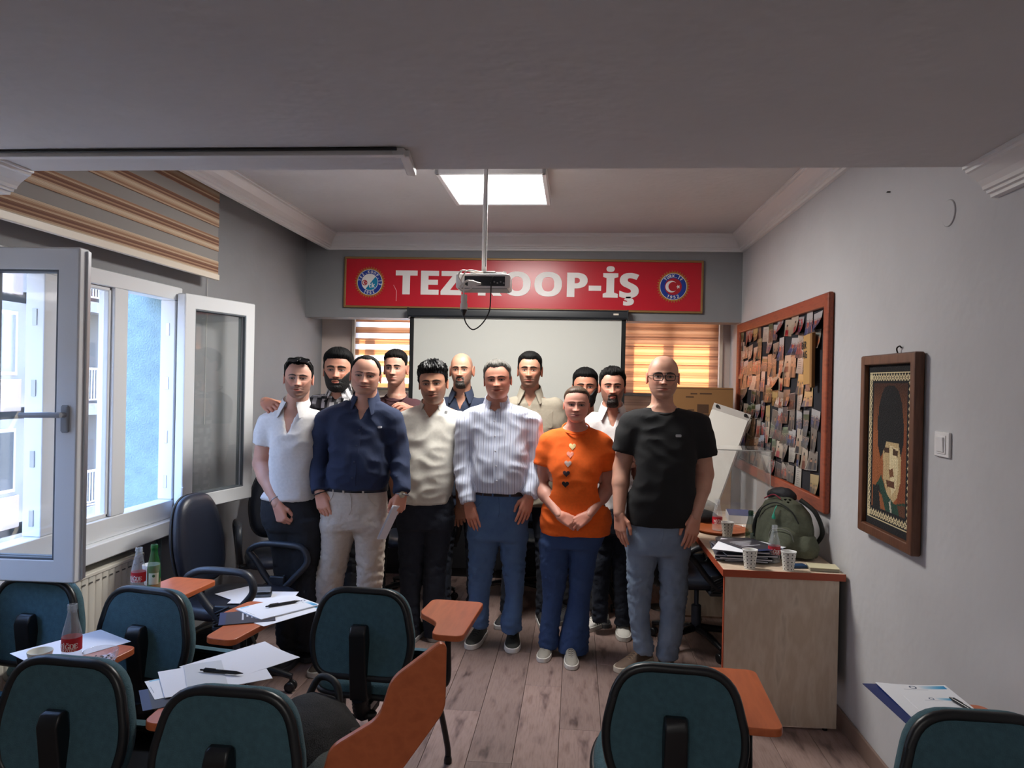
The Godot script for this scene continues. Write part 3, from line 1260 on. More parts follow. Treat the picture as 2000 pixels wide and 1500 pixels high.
func build_outside() -> void:
	# own building's blue flank beside the right opening
	var blue := paint("blue_stucco", rgb(146, 172, 176), 0.10, 0.9, 0.8)
	blue.uv1_scale = Vector3(2.4, 2.4, 2.4)
	var wh := paint("white_stucco", rgb(206, 208, 204), 0.06, 0.9, 1.2)  # sunlight on the wall edge is put into this white
	wh.uv1_scale = Vector3(2.4, 2.4, 2.4)
	struct("wall_outside", bx2(Vector3(-2.60, -3.5, -5.2), Vector3(XL - 0.085, 4.5, -4.012)), blue, "sky blue stucco flank of the building beyond the open window", "wall")
	struct("wall_outside_sunlit", bx2(Vector3(-2.72, -3.5, -5.4), Vector3(-2.60, 4.5, -4.15)), wh, "edge of the blue outside wall, sunlight painted on in white", "wall")
	struct("ground_outside", bx2(Vector3(-60, -8.6, -60), Vector3(60, -8.2, 60)), mat("street", rgb(120, 118, 116), 0.9), "street far below the windows", "ground")
	# the block of flats across the street
	var o := thing("apartment_building", "white apartment building with balconies across the street", "building", Vector3(-13.0, 0, 0))
	var wm := mat("greyed_facade", rgb(128, 126, 123), 0.9)  # white walls greyed in colour to hold back the overbright daylight
	var slabm := mat("slab_grey", rgb(112, 114, 118), 0.9)
	var fr := mat("white_frame", rgb(176, 176, 176), 0.6)
	var gl := mat("dark_pane", rgb(52, 60, 66), 0.15)
	var cur := mat("pale_curtain", rgb(104, 106, 104), 0.8)
	var shut := mat("white_shutter", rgb(150, 152, 156), 0.7)
	var rail := mat("white_rail", rgb(190, 190, 190), 0.6)
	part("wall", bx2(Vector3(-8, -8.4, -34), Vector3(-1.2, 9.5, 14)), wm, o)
	var bay := 5.2
	for f in 6:
		var y := -7.5 + f * 2.75
		var k := 0
		var z := -30.0
		while z < 12.0:
			# a loggia with balcony and a closed bay, side by side
			part("slab", bx2(Vector3(-1.3, y - 0.28, z), Vector3(0.05, y, z + bay * 0.56)), slabm, o)
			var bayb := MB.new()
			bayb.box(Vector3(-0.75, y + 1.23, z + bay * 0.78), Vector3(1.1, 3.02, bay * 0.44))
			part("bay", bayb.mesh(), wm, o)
			if z > -26.0 and z < 2.0:
				var wz := z + 0.35
				if f == 4:
					var sb := MB.new()
					for q in 22:
						sb.box(Vector3(0.0, y + 0.45 + q * 0.085, z + bay * 0.28), Vector3(0.03, 0.075, bay * 0.54), 0.006)
					part("roller_shutter", sb.mesh(), shut, o)
				else:
					var wn := part("balcony_door", bx2(Vector3(-1.22, y + 0.02, wz), Vector3(-1.14, y + 2.1, wz + 2.1)), fr, o)
					part("pane", bx2(Vector3(-1.15, y + 0.1, wz + 0.1), Vector3(-1.12, y + 2.0, wz + 0.98)), gl, wn)
					part("curtain", bx2(Vector3(-1.15, y + 0.1, wz + 1.1), Vector3(-1.125, y + 2.0, wz + 2.0)), cur, wn)
				var rb := MB.new()
				rb.box(Vector3(0.02, y + 0.95, z + bay * 0.28), Vector3(0.06, 0.06, bay * 0.56), 0.01)
				rb.box(Vector3(0.02, y + 0.12, z + bay * 0.28), Vector3(0.04, 0.04, bay * 0.56), 0.01)
				var q2 := 0.0
				while q2 < bay * 0.56:
					rb.box(Vector3(0.02, y + 0.53, z + q2), Vector3(0.025, 0.82, 0.025))
					q2 += 0.115
				part("railing", rb.mesh(), rail, o)
				var bz := z + bay * 0.62
				var bw := part("window", bx2(Vector3(-0.22, y + 0.75, bz), Vector3(-0.17, y + 2.25, bz + 1.35)), fr, o)
				part("pane", bx2(Vector3(-0.18, y + 0.83, bz + 0.08), Vector3(-0.155, y + 2.17, bz + 1.27)), gl if f % 2 == 0 else cur, bw)
				part("parapet_panel", bx2(Vector3(-0.21, y - 0.1, bz - 0.1), Vector3(-0.12, y + 0.66, bz + 1.45), 0.02), mat("pinkish_panel", rgb(128, 116, 112), 0.9), o)
			z += bay
			k += 1
# ---------- ceiling ----------
func build_ceiling_items() -> void:
	var white := mat("lamp_white", rgb(236, 236, 236), 0.4)
	var c := Vector3(-0.487, 2.745, -4.30)
	var lp := thing("ceiling_lamp", "lit square white LED ceiling panel above the projector", "lamp", c)
	lamp_panel(lp, white, 5.5)
	var l2 := thing("ceiling_lamp", "added unseen square LED panel on the near ceiling behind the viewer", "lamp", Vector3(-0.45, HN - 0.035, 0.75))
	lamp_panel(l2, white, 1.4)  # added lamp, never in view, to brighten the people from the front
	# cable duct with a corner, running to the ceiling's edge
	var dm := mat("duct_white", rgb(214, 213, 212), 0.45)
	var y := HN - 0.011
	var du := thing("cable_duct", "white cable duct under the near ceiling running to its edge", "cable duct", Vector3(0, y, 0))
	var b := MB.new()
	b.box(Vector3((-1.88 - 0.545) * 0.5, 0, -2.19), Vector3(1.88 - 0.545, 0.022, 0.026), 0.003)
	part("long_run", b.mesh(), dm, du)
	var qd := Basis(Vector3.UP, 0.12)
	part("short_run", bx(Vector3(-0.545, 0, -2.30), Vector3(0.03, 0.021, 0.215), 0.003, qd), dm, du)
	part("corner_joint", bx(Vector3(-0.546, -0.001, -2.188), Vector3(0.036, 0.024, 0.034), 0.004), dm, du)
	part("cable", tb(curve([Vector3(-1.86, 0.006, -2.172), Vector3(-1.4, 0.004, -2.166), Vector3(-0.75, 0.006, -2.17), Vector3(-0.55, 0.004, -2.166)], 6), 0.005, 6), mat("black_cable", rgb(28, 28, 30), 0.5), du)
	build_projector()

func lamp_panel(o: Node3D, white: Material, energy: float) -> void:
	var b := MB.new()
	var w := 0.60
	for s in [-1, 1]:
		b.box(Vector3(s * (w * 0.5 - 0.012), 0, 0), Vector3(0.024, 0.07, 0.72), 0.004)
		b.box(Vector3(0, 0, s * 0.348), Vector3(w, 0.07, 0.024), 0.004)
	b.box(Vector3(0, 0.02, 0), Vector3(w - 0.03, 0.02, 0.69))
	part("housing", b.mesh(), white, o)
	var em := mat("lit_diffuser", rgb(255, 255, 255), 0.5)
	em.emission_enabled = true
	em.emission = Color(0.97, 0.99, 1.0)
	em.emission_energy_multiplier = 1.6
	part("diffuser", bx(Vector3(0, -0.024, 0), Vector3(w - 0.05, 0.01, 0.67)), em, o)
	var vb := MB.new()
	for s in [-0.19, 0.19]:
		for k in 3:
			vb.box(Vector3(s, 0.012 - k * 0.009, 0.3605), Vector3(0.05 - 0.008 * absf(k - 1), 0.0035, 0.002))
	var v := part("vent_slots", vb.mesh(), mat("slot_grey", rgb(120, 122, 124), 0.6), o)
	v.set_meta("kind", "stuff")
	var l := AreaLight3D.new()
	l.name = "panel_light"
	l.area_size = Vector2(w - 0.05, 0.67)
	l.light_color = Color(1.0, 0.985, 0.96)
	l.light_energy = energy
	l.set("area_range", 12.0)
	l.shadow_enabled = true
	l.rotation.x = -PI / 2
	l.position = Vector3(0, -0.045, 0)
	o.add_child(l, true)

func build_projector() -> void:
	var white := mat("projector_white", rgb(226, 222, 220), 0.4)
	var dark := mat("projector_dark", rgb(24, 26, 36), 0.35)
	var px := -0.487
	var zr := -3.70
	var m := thing("projector_mount", "white ceiling pole carrying the projector", "mount", Vector3(-0.49, 0, -3.80))
	part("pole", tb([Vector3(0, HC, 0), Vector3(0, 2.165, 0)], 0.0125, 14), white, m)
	part("pole_slot", bx(Vector3(0.0095, 2.47, 0.0085), Vector3(0.004, 0.56, 0.004)), mat("slot_grey", rgb(120, 122, 124), 0.6), m)
	part("ceiling_plate", la([Vector2(0.05, HC), Vector2(0.05, HC - 0.012), Vector2(0.02, HC - 0.022)], Vector3.ZERO, 20), white, m)
	var b := MB.new()
	b.box(Vector3(0, 2.154, 0), Vector3(0.13, 0.014, 0.09), 0.003)
	b.box(Vector3(0.075, 2.152, 0.02), Vector3(0.05, 0.008, 0.02), 0.002)
	part("bracket", b.mesh(), mat("bracket_grey", rgb(110, 108, 106), 0.5), m)
	var p := thing("projector", "small white projector hanging from the ceiling pole, its dark connector side towards the viewer", "projector", Vector3(px, 2.105, zr - 0.105), 0.02)
	b = MB.new()
	b.plate(rounded(rrect(0.276, 0.21, 0.03, 5), 0.004, 2), -0.036, 0.036, Transform3D(Basis(Vector3(1, 0, 0), Vector3(0, 0, -1), Vector3(0, 1, 0)), Vector3.ZERO), 0.008)
	part("body", b.mesh(), white, p)
	part("connector_panel", bx(Vector3(0.012, -0.002, 0.1045), Vector3(0.205, 0.05, 0.004), 0.0015), dark, p)
	part("base_plate", bx(Vector3(0, -0.0365, 0), Vector3(0.25, 0.004, 0.18), 0.001), mat("projector_grey", rgb(120, 120, 118), 0.6), p)
	b = MB.new()
	for k in 5:
		b.lathe([Vector2(0.0045, 0), Vector2(0.0045, 0.004), Vector2(0.002, 0.005)], Vector3(0.045 + k * 0.016, -0.012 + 0.006 * (k % 2), 0.106), 10, Basis(Vector3.RIGHT, PI / 2))
	part("sockets", b.mesh(), mat("socket_metal", rgb(150, 150, 150), 0.3, 0.7), p)
	b = MB.new()
	b.lathe([Vector2(0.012, 0), Vector2(0.012, 0.012), Vector2(0.008, 0.02)], Vector3(0.105, 0.036, 0.04), 12)
	part("knob", b.mesh(), white, p)
	part("lens", la([Vector2(0.03, 0), Vector2(0.03, 0.012), Vector2(0.022, 0.012), Vector2(0.02, 0.004)], Vector3.ZERO, 20), dark, p)
	p.get_node("lens").transform = Transform3D(Basis(Vector3.RIGHT, -PI / 2), Vector3(-0.06, 0, -0.1))
	# white mains lead, coiled over the back edge
	var wc := mat("lead_white", rgb(220, 212, 204), 0.5)
	var z := zr + 0.02
	var lead := thing("power_lead", "white coiled mains lead with a plug hanging behind the projector", "cable", Vector3(px, 2.1, z))
	var pts := curve([Vector3(0.0, 0.055, -0.1), Vector3(-0.05, 0.05, -0.03), Vector3(-0.10, 0.052, -0.004), Vector3(-0.115, 0.02, 0.008), Vector3(-0.085, -0.02, 0.01), Vector3(-0.06, -0.032, 0.012), Vector3(-0.04, -0.01, 0.012), Vector3(-0.07, 0.0, 0.014), Vector3(-0.105, -0.03, 0.014), Vector3(-0.09, -0.045, 0.014), Vector3(-0.05, -0.04, 0.014), Vector3(-0.05, -0.005, 0.016), Vector3(-0.082, -0.012, 0.016), Vector3(-0.086, -0.05, 0.014), Vector3(-0.086, -0.075, 0.012)], 7)
	part("lead", tb(pts, 0.0038, 7), wc, lead)
	part("loop", tb(curve([Vector3(0.0, 0.052, -0.08), Vector3(-0.06, 0.055, -0.01), Vector3(-0.09, 0.03, 0.006), Vector3(-0.1, -0.01, 0.008), Vector3(-0.07, -0.03, 0.01)], 7), 0.0036, 7), wc, lead)
	b = MB.new()
	b.tube([Vector3(-0.062, -0.012, 0.018), Vector3(-0.04, -0.014, 0.02), Vector3(-0.018, -0.016, 0.02), Vector3(0.0, -0.016, 0.02)], [0.015, 0.016, 0.009, 0.006], 10)
	part("spare_plug", b.mesh(), wc, lead)
	b = MB.new()
	b.lathe([Vector2(0.012, 0.03), Vector2(0.016, 0.026), Vector2(0.0165, 0.0), Vector2(0.0145, -0.008), Vector2(0.019, -0.02), Vector2(0.019, -0.045)], Vector3(-0.084, -0.10, 0.012), 18)
	part("plug", b.mesh(), wc, lead)
	b = MB.new()
	b.lathe([Vector2(0.017, 0.0), Vector2(0.015, -0.008), Vector2(0.009, -0.018), Vector2(0.006, -0.03)], Vector3(-0.084, -0.145, 0.012), 14)
	part("socket", b.mesh(), mat("black_rubber", rgb(22, 22, 24), 0.5), lead)
	var bl := MB.new()
	bl.tube(curve([Vector3(-0.084, -0.175, 0.012), Vector3(-0.07, -0.215, 0.014), Vector3(-0.035, -0.245, 0.016), Vector3(0.01, -0.215, 0.016), Vector3(0.045, -0.15, 0.014), Vector3(0.05, -0.06, 0.012), Vector3(0.052, 0.0, 0.008), Vector3(0.062, 0.022, 0.002)], 8), 0.0032, 7)
	part("black_lead", bl.mesh(), mat("black_cable", rgb(28, 28, 30), 0.5), lead)

# ---------- right wall ----------
func build_wall_items() -> void:
	var wood := mat("board_frame_wood", rgb(150, 70, 42), 0.4)
	wood.albedo_texture = noise_tex(31, 0.02, [rgb(200, 190, 185), rgb(255, 255, 255), rgb(220, 205, 200)], 256, 4)
	wood.uv1_triplanar = true
	wood.uv1_scale = Vector3(6, 6, 1)
	var z1 := -3.83
	var z0 := -5.95
	var y0 := 0.965
	var y1 := 2.085
	var bd := thing("pinboard", "large dark pinboard in a red-brown wooden frame on the right wall", "board", Vector3(XR, 0, 0))
	part("backing", bx2(Vector3(-0.012, y0 + 0.03, z0 + 0.03), Vector3(-0.004, y1 - 0.03, z1 - 0.03)), fabric("board_felt", rgb(28, 29, 38), 0.95, 40, 0.3), bd)
	var w := 0.072
	for e in [[z0, z0 + w], [z1 - w, z1]]:
		part("frame_upright", bx2(Vector3(-0.034, y0, e[0]), Vector3(0, y1, e[1]), 0.009), wood, bd)
	for e in [[y0, y0 + w], [y1 - w, y1]]:
		part("frame_rail", bx2(Vector3(-0.0335, e[0], z0 + 0.01), Vector3(0, e[1], z1 - 0.01), 0.009), wood, bd)
	build_photos(z0 + w, z1 - w, y0 + w, y1 - w)
	# framed woven portrait
	var fr := mat("rug_frame_wood", rgb(104, 66, 46), 0.45)
	fr.albedo_texture = wood.albedo_texture
	fr.uv1_triplanar = true
	fr.uv1_scale = Vector3(6, 1, 6)
	var rz0 := -3.362
	var rz1 := -2.84
	var ry0 := 0.985
	var ry1 := 1.742
	var rp := thing("framed_rug", "framed woven rug portrait of a man in a tall black hat", "picture", Vector3(XR, 0, 0))
	w = 0.042
	for e in [[rz0, rz0 + w], [rz1 - w, rz1]]:
		part("frame_upright", bx2(Vector3(-0.042, ry0, e[0]), Vector3(-0.004, ry1, e[1]), 0.006), fr, rp)
	for e in [[ry0, ry0 + w], [ry1 - w, ry1]]:
		part("frame_rail", bx2(Vector3(-0.0415, e[0], rz0 + 0.004), Vector3(-0.004, e[1], rz1 - 0.004), 0.006), fr, rp)
	var rug := img_mat("woven_portrait", rug_image(), 0.95)
	rug.normal_enabled = true
	rug.normal_texture = noise_tex(33, 0.3, [], 256, 1, true)
	rug.normal_scale = 0.4
	var q := MB.new()
	var x := -0.022
	var v := PackedVector3Array([Vector3(x, ry1 - w, rz0 + w), Vector3(x, ry1 - w, rz1 - w), Vector3(x, ry0 + w, rz1 - w), Vector3(x, ry0 + w, rz0 + w)])
	q.raw(v, PackedVector3Array([Vector3.LEFT, Vector3.LEFT, Vector3.LEFT, Vector3.LEFT]), PackedInt32Array([0, 1, 2, 0, 2, 3]), PackedColorArray(), PackedVector2Array([Vector2(0, 0), Vector2(1, 0), Vector2(1, 1), Vector2(0, 1)]))
	q.box(Vector3(-0.014, (ry0 + ry1) * 0.5, (rz0 + rz1) * 0.5), Vector3(0.012, ry1 - ry0 - 0.06, rz1 - rz0 - 0.06))
	part("woven_panel", q.mesh(), rug, rp)
	part("hook", tb(curve([Vector3(-0.01, ry1 - 0.005, -3.06), Vector3(-0.014, ry1 + 0.02, -3.066), Vector3(-0.01, ry1 + 0.03, -3.05), Vector3(-0.004, ry1 + 0.022, -3.045)], 5), 0.003, 6), mat("dark_metal", rgb(50, 46, 44), 0.4, 0.7), rp)
	# light switch
	var sw := thing("light_switch", "square white light switch right of the rug portrait", "switch", Vector3(XR, 1.412, -2.698))
	var wm := mat("switch_white", rgb(232, 230, 230), 0.35)
	part("plate", bx(Vector3(-0.005, 0, 0), Vector3(0.010, 0.088, 0.104), 0.003), wm, sw)
	part("surround", bx(Vector3(-0.011, 0, 0), Vector3(0.004, 0.066, 0.066), 0.0015), wm, sw)
	part("rocker", bx(Vector3(-0.014, 0, 0), Vector3(0.008, 0.052, 0.050), 0.002, Basis(Vector3(0, 0, 1), 0.07)), wm, sw)
	# round cover painted over with the wall
	var cov := MB.new()
	cov.lathe([Vector2(0.047, 0), Vector2(0.047, 0.003), Vector2(0.044, 0.0045)], Vector3.ZERO, 32, Basis(Vector3(0, 0, 1), PI / 2))
	single("junction_cover", cov.mesh(), mats["light_wall_paint"], "round junction cover painted like the right wall, above the switch", "cover plate", "", Vector3(XR, 2.218, -2.70))
	single("wall_nail", bx(Vector3(-0.006, 0, 0), Vector3(0.012, 0.004, 0.010)), mat("dark_metal", rgb(50, 46, 44), 0.4, 0.7), "tiny dark nail high on the right wall", "nail", "", Vector3(XR, 2.42, -3.2))

func rug_image() -> Image:
	var w := 88
	var h := 134
	var im := Image.create(w, h, false, Image.FORMAT_RGB8)
	var black := rgb(16, 16, 20)
	var cream := rgb(206, 190, 150)
	im.fill(black)
	im.fill_rect(Rect2i(3, 6, w - 6, h - 12), cream)
	im.fill_rect(Rect2i(4, 7, w - 8, h - 14), black)
	# border of linked diamonds
	for k in 40:
		for e in [[true, 3], [true, w - 10], [false, 7], [false, h - 14]]:
			var n := (h - 14) / 5 if e[0] else (w - 8) / 5
			if k >= n:
				continue
			for a in 5:
				for c in 6:
					var on := absi(a - 2) + absi(c - 3) in [2, 3] or (a == 2 and c == 3)
					if on:
						if e[0]:
							im.set_pixel(clampi(e[1] + c, 0, w - 1), clampi(7 + k * 5 + a, 0, h - 1), cream)
						else:
							im.set_pixel(clampi(4 + k * 5 + a, 0, w - 1), clampi(e[1] + c, 0, h - 1), cream)
	var x0 := 12
	var x1 := w - 12
	var y0 := 15
	var y1 := h - 16
	var shapes := [
		[rgb(14, 15, 20), [28, 24, 34, 18, 42, 16, 52, 17, 60, 21, 66, 30, 70, 46, 70, 62, 66, 72, 40, 70, 26, 72, 21, 50, 23, 34]],
		[rgb(198, 172, 126), [32, 62, 62, 62, 67, 74, 66, 92, 61, 104, 52, 110, 42, 104, 34, 92]],
		[rgb(226, 208, 164), [46, 64, 60, 66, 62, 82, 58, 98, 50, 104, 46, 84]],
		[rgb(74, 48, 32), [34, 67, 44, 66, 44, 70, 36, 71]],
		[rgb(74, 48, 32), [51, 66, 61, 68, 60, 72, 52, 71]],
		[rgb(120, 76, 46), [45, 84, 52, 82, 54, 88, 47, 90]],
		[rgb(96, 56, 36), [40, 93, 55, 92, 56, 97, 42, 98]],
		[rgb(14, 15, 20), [20, 40, 40, 58, 36, 66, 28, 76, 22, 66]],
		[rgb(30, 68, 54), [30, 90, 42, 104, 56, 110, 76, 106, 76, 118, 14, 118, 14, 104]],
		[rgb(20, 22, 24), [14, 100, 26, 98, 34, 112, 26, 118, 14, 118]],
		[rgb(150, 88, 48), [26, 104, 32, 106, 40, 118, 30, 118]],
		[rgb(196, 188, 170), [46, 110, 49, 108, 52, 118, 49, 118]],
		[rgb(96, 56, 36), [62, 110, 76, 108, 76, 118, 66, 118]],
	]
	for y in range(y0, y1):
		for x in range(x0, x1):
			var c := rgb(70, 38, 24).lerp(rgb(156, 88, 46), clampf((y - 18) / 40.0, 0.0, 1.0))
			if x > 60 and y > 50:
				c = rgb(132, 68, 36)
			for s in shapes:
				if Geometry2D.is_point_in_polygon(Vector2(x, y), poly(s[1])):
					c = s[0]
			im.set_pixel(x, y, c.darkened(0.1 * ((x * 5 + y * 3) % 3) * 0.6))
	im.resize(w * 3, h * 3, Image.INTERPOLATE_NEAREST)
	return im

const SCENES := ["people in red before pale wall", "dark-suited group under bright sky", "crowd with white banners", "two men shaking hands", "woman portrait on pale ground", "people round a long table", "orange vests at a rally", "group in blue before windows", "speaker at a lectern", "marchers on a grey street", "red flags over a crowd", "bride and groom embracing", "green park with seated people", "dark hall with lit stage", "yellow sheet with faces", "white card with small print"]

func photo_atlas() -> Image:
	var s := 64
	var im := Image.create(s * 8, s * 8, false, Image.FORMAT_RGB8)
	var r := RandomNumberGenerator.new()
	r.seed = 44
	var backs := [rgb(176, 170, 160), rgb(150, 170, 196), rgb(140, 128, 116), rgb(120, 108, 98), rgb(196, 178, 156), rgb(108, 92, 80), rgb(128, 134, 126), rgb(186, 190, 194), rgb(90, 72, 60), rgb(134, 132, 134), rgb(150, 150, 156), rgb(158, 128, 104), rgb(88, 116, 76), rgb(38, 36, 46), rgb(196, 164, 92), rgb(206, 202, 192)]
	var cloth := [rgb(168, 36, 48), rgb(30, 34, 52), rgb(210, 206, 200), rgb(44, 44, 58), rgb(120, 60, 44), rgb(58, 48, 46), rgb(206, 104, 52), rgb(36, 60, 116), rgb(70, 60, 70), rgb(60, 72, 92), rgb(178, 30, 40), rgb(30, 28, 30), rgb(90, 44, 60), rgb(120, 70, 60), rgb(150, 110, 70), rgb(90, 90, 90)]
	var skin := [rgb(196, 146, 118), rgb(168, 118, 94), rgb(210, 164, 138)]
	for n in 64:
		var k := n % 16
		var ox := (n % 8) * s
		var oy := int(n / 8) * s
		for y in s:
			for x in s:
				var bc: Color = backs[k]
				bc = bc.lightened(0.25 * (1.0 - float(y) / s)) if y < s * 0.45 else bc.darkened(0.35 * (float(y) / s - 0.4))
				im.set_pixel(ox + x, oy + y, bc)
		if k in [12, 9]:
			im.fill_rect(Rect2i(ox, oy + 10, s, 14), rgb(56, 84, 50))
		if k == 10:
			for q in 7:
				im.fill_rect(Rect2i(ox + r.randi_range(0, 54), oy + r.randi_range(4, 24), 9, 6), rgb(196, 24, 36))
		var cnt: int = [7, 8, 9, 2, 1, 6, 7, 9, 1, 9, 9, 2, 6, 5, 3, 0][k]
		for row in 2:
			for q in cnt:
				if row == 0 and cnt < 4:
					continue
				var hw: int = 3 if cnt > 4 else (7 if cnt > 1 else 11)
				var cx := int((q + 0.5 + r.randf_range(-0.2, 0.2)) * s / cnt)
				var top := r.randi_range(18, 24) + row * 10 - (8 if cnt < 3 else 0)
				var cc: Color = cloth[k] if r.randf() < 0.7 else cloth[r.randi() % 16]
				for y in range(top, s):
					var dd := y - top
					var ww := int(hw * (0.62 if dd < hw * 1.8 else (1.25 if dd < hw * 8 else 0.9)))
					var col2: Color = skin[q % 3] if dd < hw * 1.8 else (cc if dd < hw * 7 else cc.darkened(0.45))
					if dd < hw * 0.6:
						col2 = rgb(36, 28, 26)
					for x in range(maxi(0, cx - ww), mini(s, cx + ww + 1)):
						im.set_pixel(ox + x, oy + y, col2)
		if k == 15:
			for q in 9:
				im.fill_rect(Rect2i(ox + 10, oy + 10 + q * 5, r.randi_range(18, 44), 1), rgb(90, 90, 100))
		if n % 3 == 0:  # white margin of a print
			for q in [Rect2i(ox, oy, s, 2), Rect2i(ox, oy + s - 2, s, 2), Rect2i(ox, oy, 2, s), Rect2i(ox + s - 2, oy, 2, s)]:
				im.fill_rect(q, rgb(214, 210, 202))
	return im

const ORD := ["first", "second", "third", "fourth", "fifth", "sixth", "seventh", "eighth", "ninth", "tenth", "eleventh", "twelfth", "thirteenth", "fourteenth"]

func build_photos(z0: float, z1: float, y0: float, y1: float) -> void:
	var m := img_mat("photo_prints", photo_atlas(), 0.3)
	m.albedo_color = Color(0.78, 0.77, 0.77)
	var r := RandomNumberGenerator.new()
	r.seed = 5
	var cols := 14
	var rows := 9
	for c in cols:
		for w in rows:
			if (c == 0 and w > 1 and w < 5) or r.randf() < 0.05:
				continue
			var zc := lerpf(z1 - 0.15, z0 + 0.06, float(c) / (cols - 1)) + r.randf_range(-0.025, 0.025)
			var yc := lerpf(y1 - 0.055, y0 + 0.06, float(w) / (rows - 1)) + r.randf_range(-0.02, 0.02)
			var port := r.randf() < 0.42
			var ww := 0.102 if port else 0.142
			var hh := 0.142 if port else 0.10
			var n := r.randi() % 64
			if c == 1 and w in [2, 3] or (c == 0 and w == 5):
				n = 7
			# a sheet bent a little away from the board
			var b := MB.new()
			var curl := r.randf_range(0.002, 0.02) * (2.0 if r.randf() < 0.15 else 1.0)
			var side := 1.0 if r.randf() < 0.5 else -1.0
			var an := r.randf_range(-0.09, 0.09)
			var v := PackedVector3Array()
			var u := PackedVector2Array()
			var i := PackedInt32Array()
			for gy in 4:
				for gx in 5:
					var fx := gx / 4.0
					var fy := gy / 3.0
					var lift := curl * fy * fy * (0.3 + pow(fx if side > 0 else 1.0 - fx, 2.0))
					var p2 := Vector2((fx - 0.5) * ww, (0.5 - fy) * hh).rotated(an)
					v.append(Vector3(-lift, p2.y, p2.x))
					u.append(Vector2((n % 8 + lerpf(0.01, 0.99, fx)) / 8.0, (int(n / 8) + lerpf(0.01, 0.99, fy)) / 8.0))
			for gy in 3:
				for gx in 4:
					var a := gy * 5 + gx
					i.append_array([a, a + 1, a + 6, a, a + 6, a + 5])
			b.smooth(v, i, u, PackedColorArray(), false)
			var lab := "print of %s, %s row, %s from near end" % [SCENES[n % 16], ORD[w], ORD[c]]
			single("photo_print", b.mesh(), m, lab, "photo", "photos on the pinboard", Vector3(XR - 0.0145 - 0.0012 * ((c + w * 2) % 4), yc, zc))
	# folded brown card with big letters
	var cd := thing("brown_card", "brown card with the letters BİR AG near the board's edge", "card", Vector3(XR - 0.036, 1.755, -4.12))
	var cm := mat("brown_paper", rgb(172, 132, 78), 0.85)
	part("sheet", bx(Vector3(0, 0, 0), Vector3(0.0012, 0.27, 0.17), 0.0, Basis(Vector3.RIGHT, -0.06)), cm, cd)
	part("folded_edge", bx(Vector3(-0.008, -0.01, 0.096), Vector3(0.02, 0.29, 0.034), 0.003, Basis(Vector3.RIGHT, -0.03)), mat("brown_paper_dark", rgb(134, 94, 50), 0.85), cd)
	var k := 0
	for s in ["BiR", "AG"]:
		var t := part("lettering", text_mesh(s, 0.056, 0.001), mat("print_black", rgb(26, 22, 20), 0.7), cd)
		t.transform = Transform3D(Basis(Vector3(0, 0, 1), Vector3.UP, Vector3(-1, 0, 0)) * Basis(Vector3(0, 0, 1), 0.06), Vector3(-0.002, 0.075 - k * 0.052, -0.078 + k * 0.022))
		k += 1
# ---------- chairs ----------
func build_furniture() -> void:
	var seats := [
		# name for label, position of the back's top, yaw, tablet shift
		["teal tablet chair half hidden under the open window sash, farthest left", Vector3(-2.0, 0, -2.56), -0.10, 0.0, -0.22],
		["teal tablet chair before the radiator, papers and a pen on its tablet", Vector3(-1.535, 0, -2.50), -0.17, 0.02],
		["teal tablet chair in the bottom left corner, envelope sheets on its tablet", Vector3(-1.355, 0, -1.84), -0.06, 0.0],
		["teal tablet chair just outside the left edge, bottle and ashtray on its tablet", Vector3(-1.99, 0, -1.98), -0.12, 0.14],
		["teal tablet chair with a black bag on its seat, tablet folded upright", Vector3(-0.838, 0, -1.715), -0.02, 0.0],
		["teal tablet chair alone in the middle with an empty orange tablet", Vector3(-0.765, 0, -2.62), -0.06, 0.03],
		["teal tablet chair before the wooden desk with a bare orange tablet", Vector3(0.285, 0, -2.02), -0.05, -0.055],
		["teal tablet chair in the bottom right corner by the wall, folder on its tablet", Vector3(0.985, 0, -1.825), 0.0, -0.12],
	]
	for k in seats.size():
		var s: Array = seats[k]
		tablet_chair(s[0], s[1], s[2], s[3], k == 4, s[4] if s.size() > 4 else 0.0)
	build_papers()
	# black office armchairs
	var oc := office_chair("black leather office armchair by the left window, papers on its seat", Vector3(-1.70, 0, -3.66), 1.5)
	copy(oc, "black leather office armchair behind the one with papers, against the left wall", Vector3(-1.87, 0, -4.66), 0.5)
	copy(oc, "black office armchair pushed under the right-hand desk", Vector3(0.76, 0, -4.62), 1.62)
	copy(oc, "black office armchair behind the legs of the man in the navy shirt", Vector3(-1.14, 0, -5.35), 0.2)
	copy(oc, "black office armchair behind the legs of the man in the striped shirt", Vector3(-0.40, 0, -5.48), -0.15)
	copy(oc, "black office armchair behind the legs of the woman in orange", Vector3(0.26, 0, -5.50), 0.1)

const CHAIR_BACK := [-0.15, 0.158, 0.15, 0.158, 0.196, -0.03, 0.162, -0.155, -0.162, -0.155, -0.196, -0.03]

func back_outline(g: float) -> PackedVector2Array:
	var p := rounded(poly(CHAIR_BACK), 0.105, 7)
	return MB.inset(p, -g)

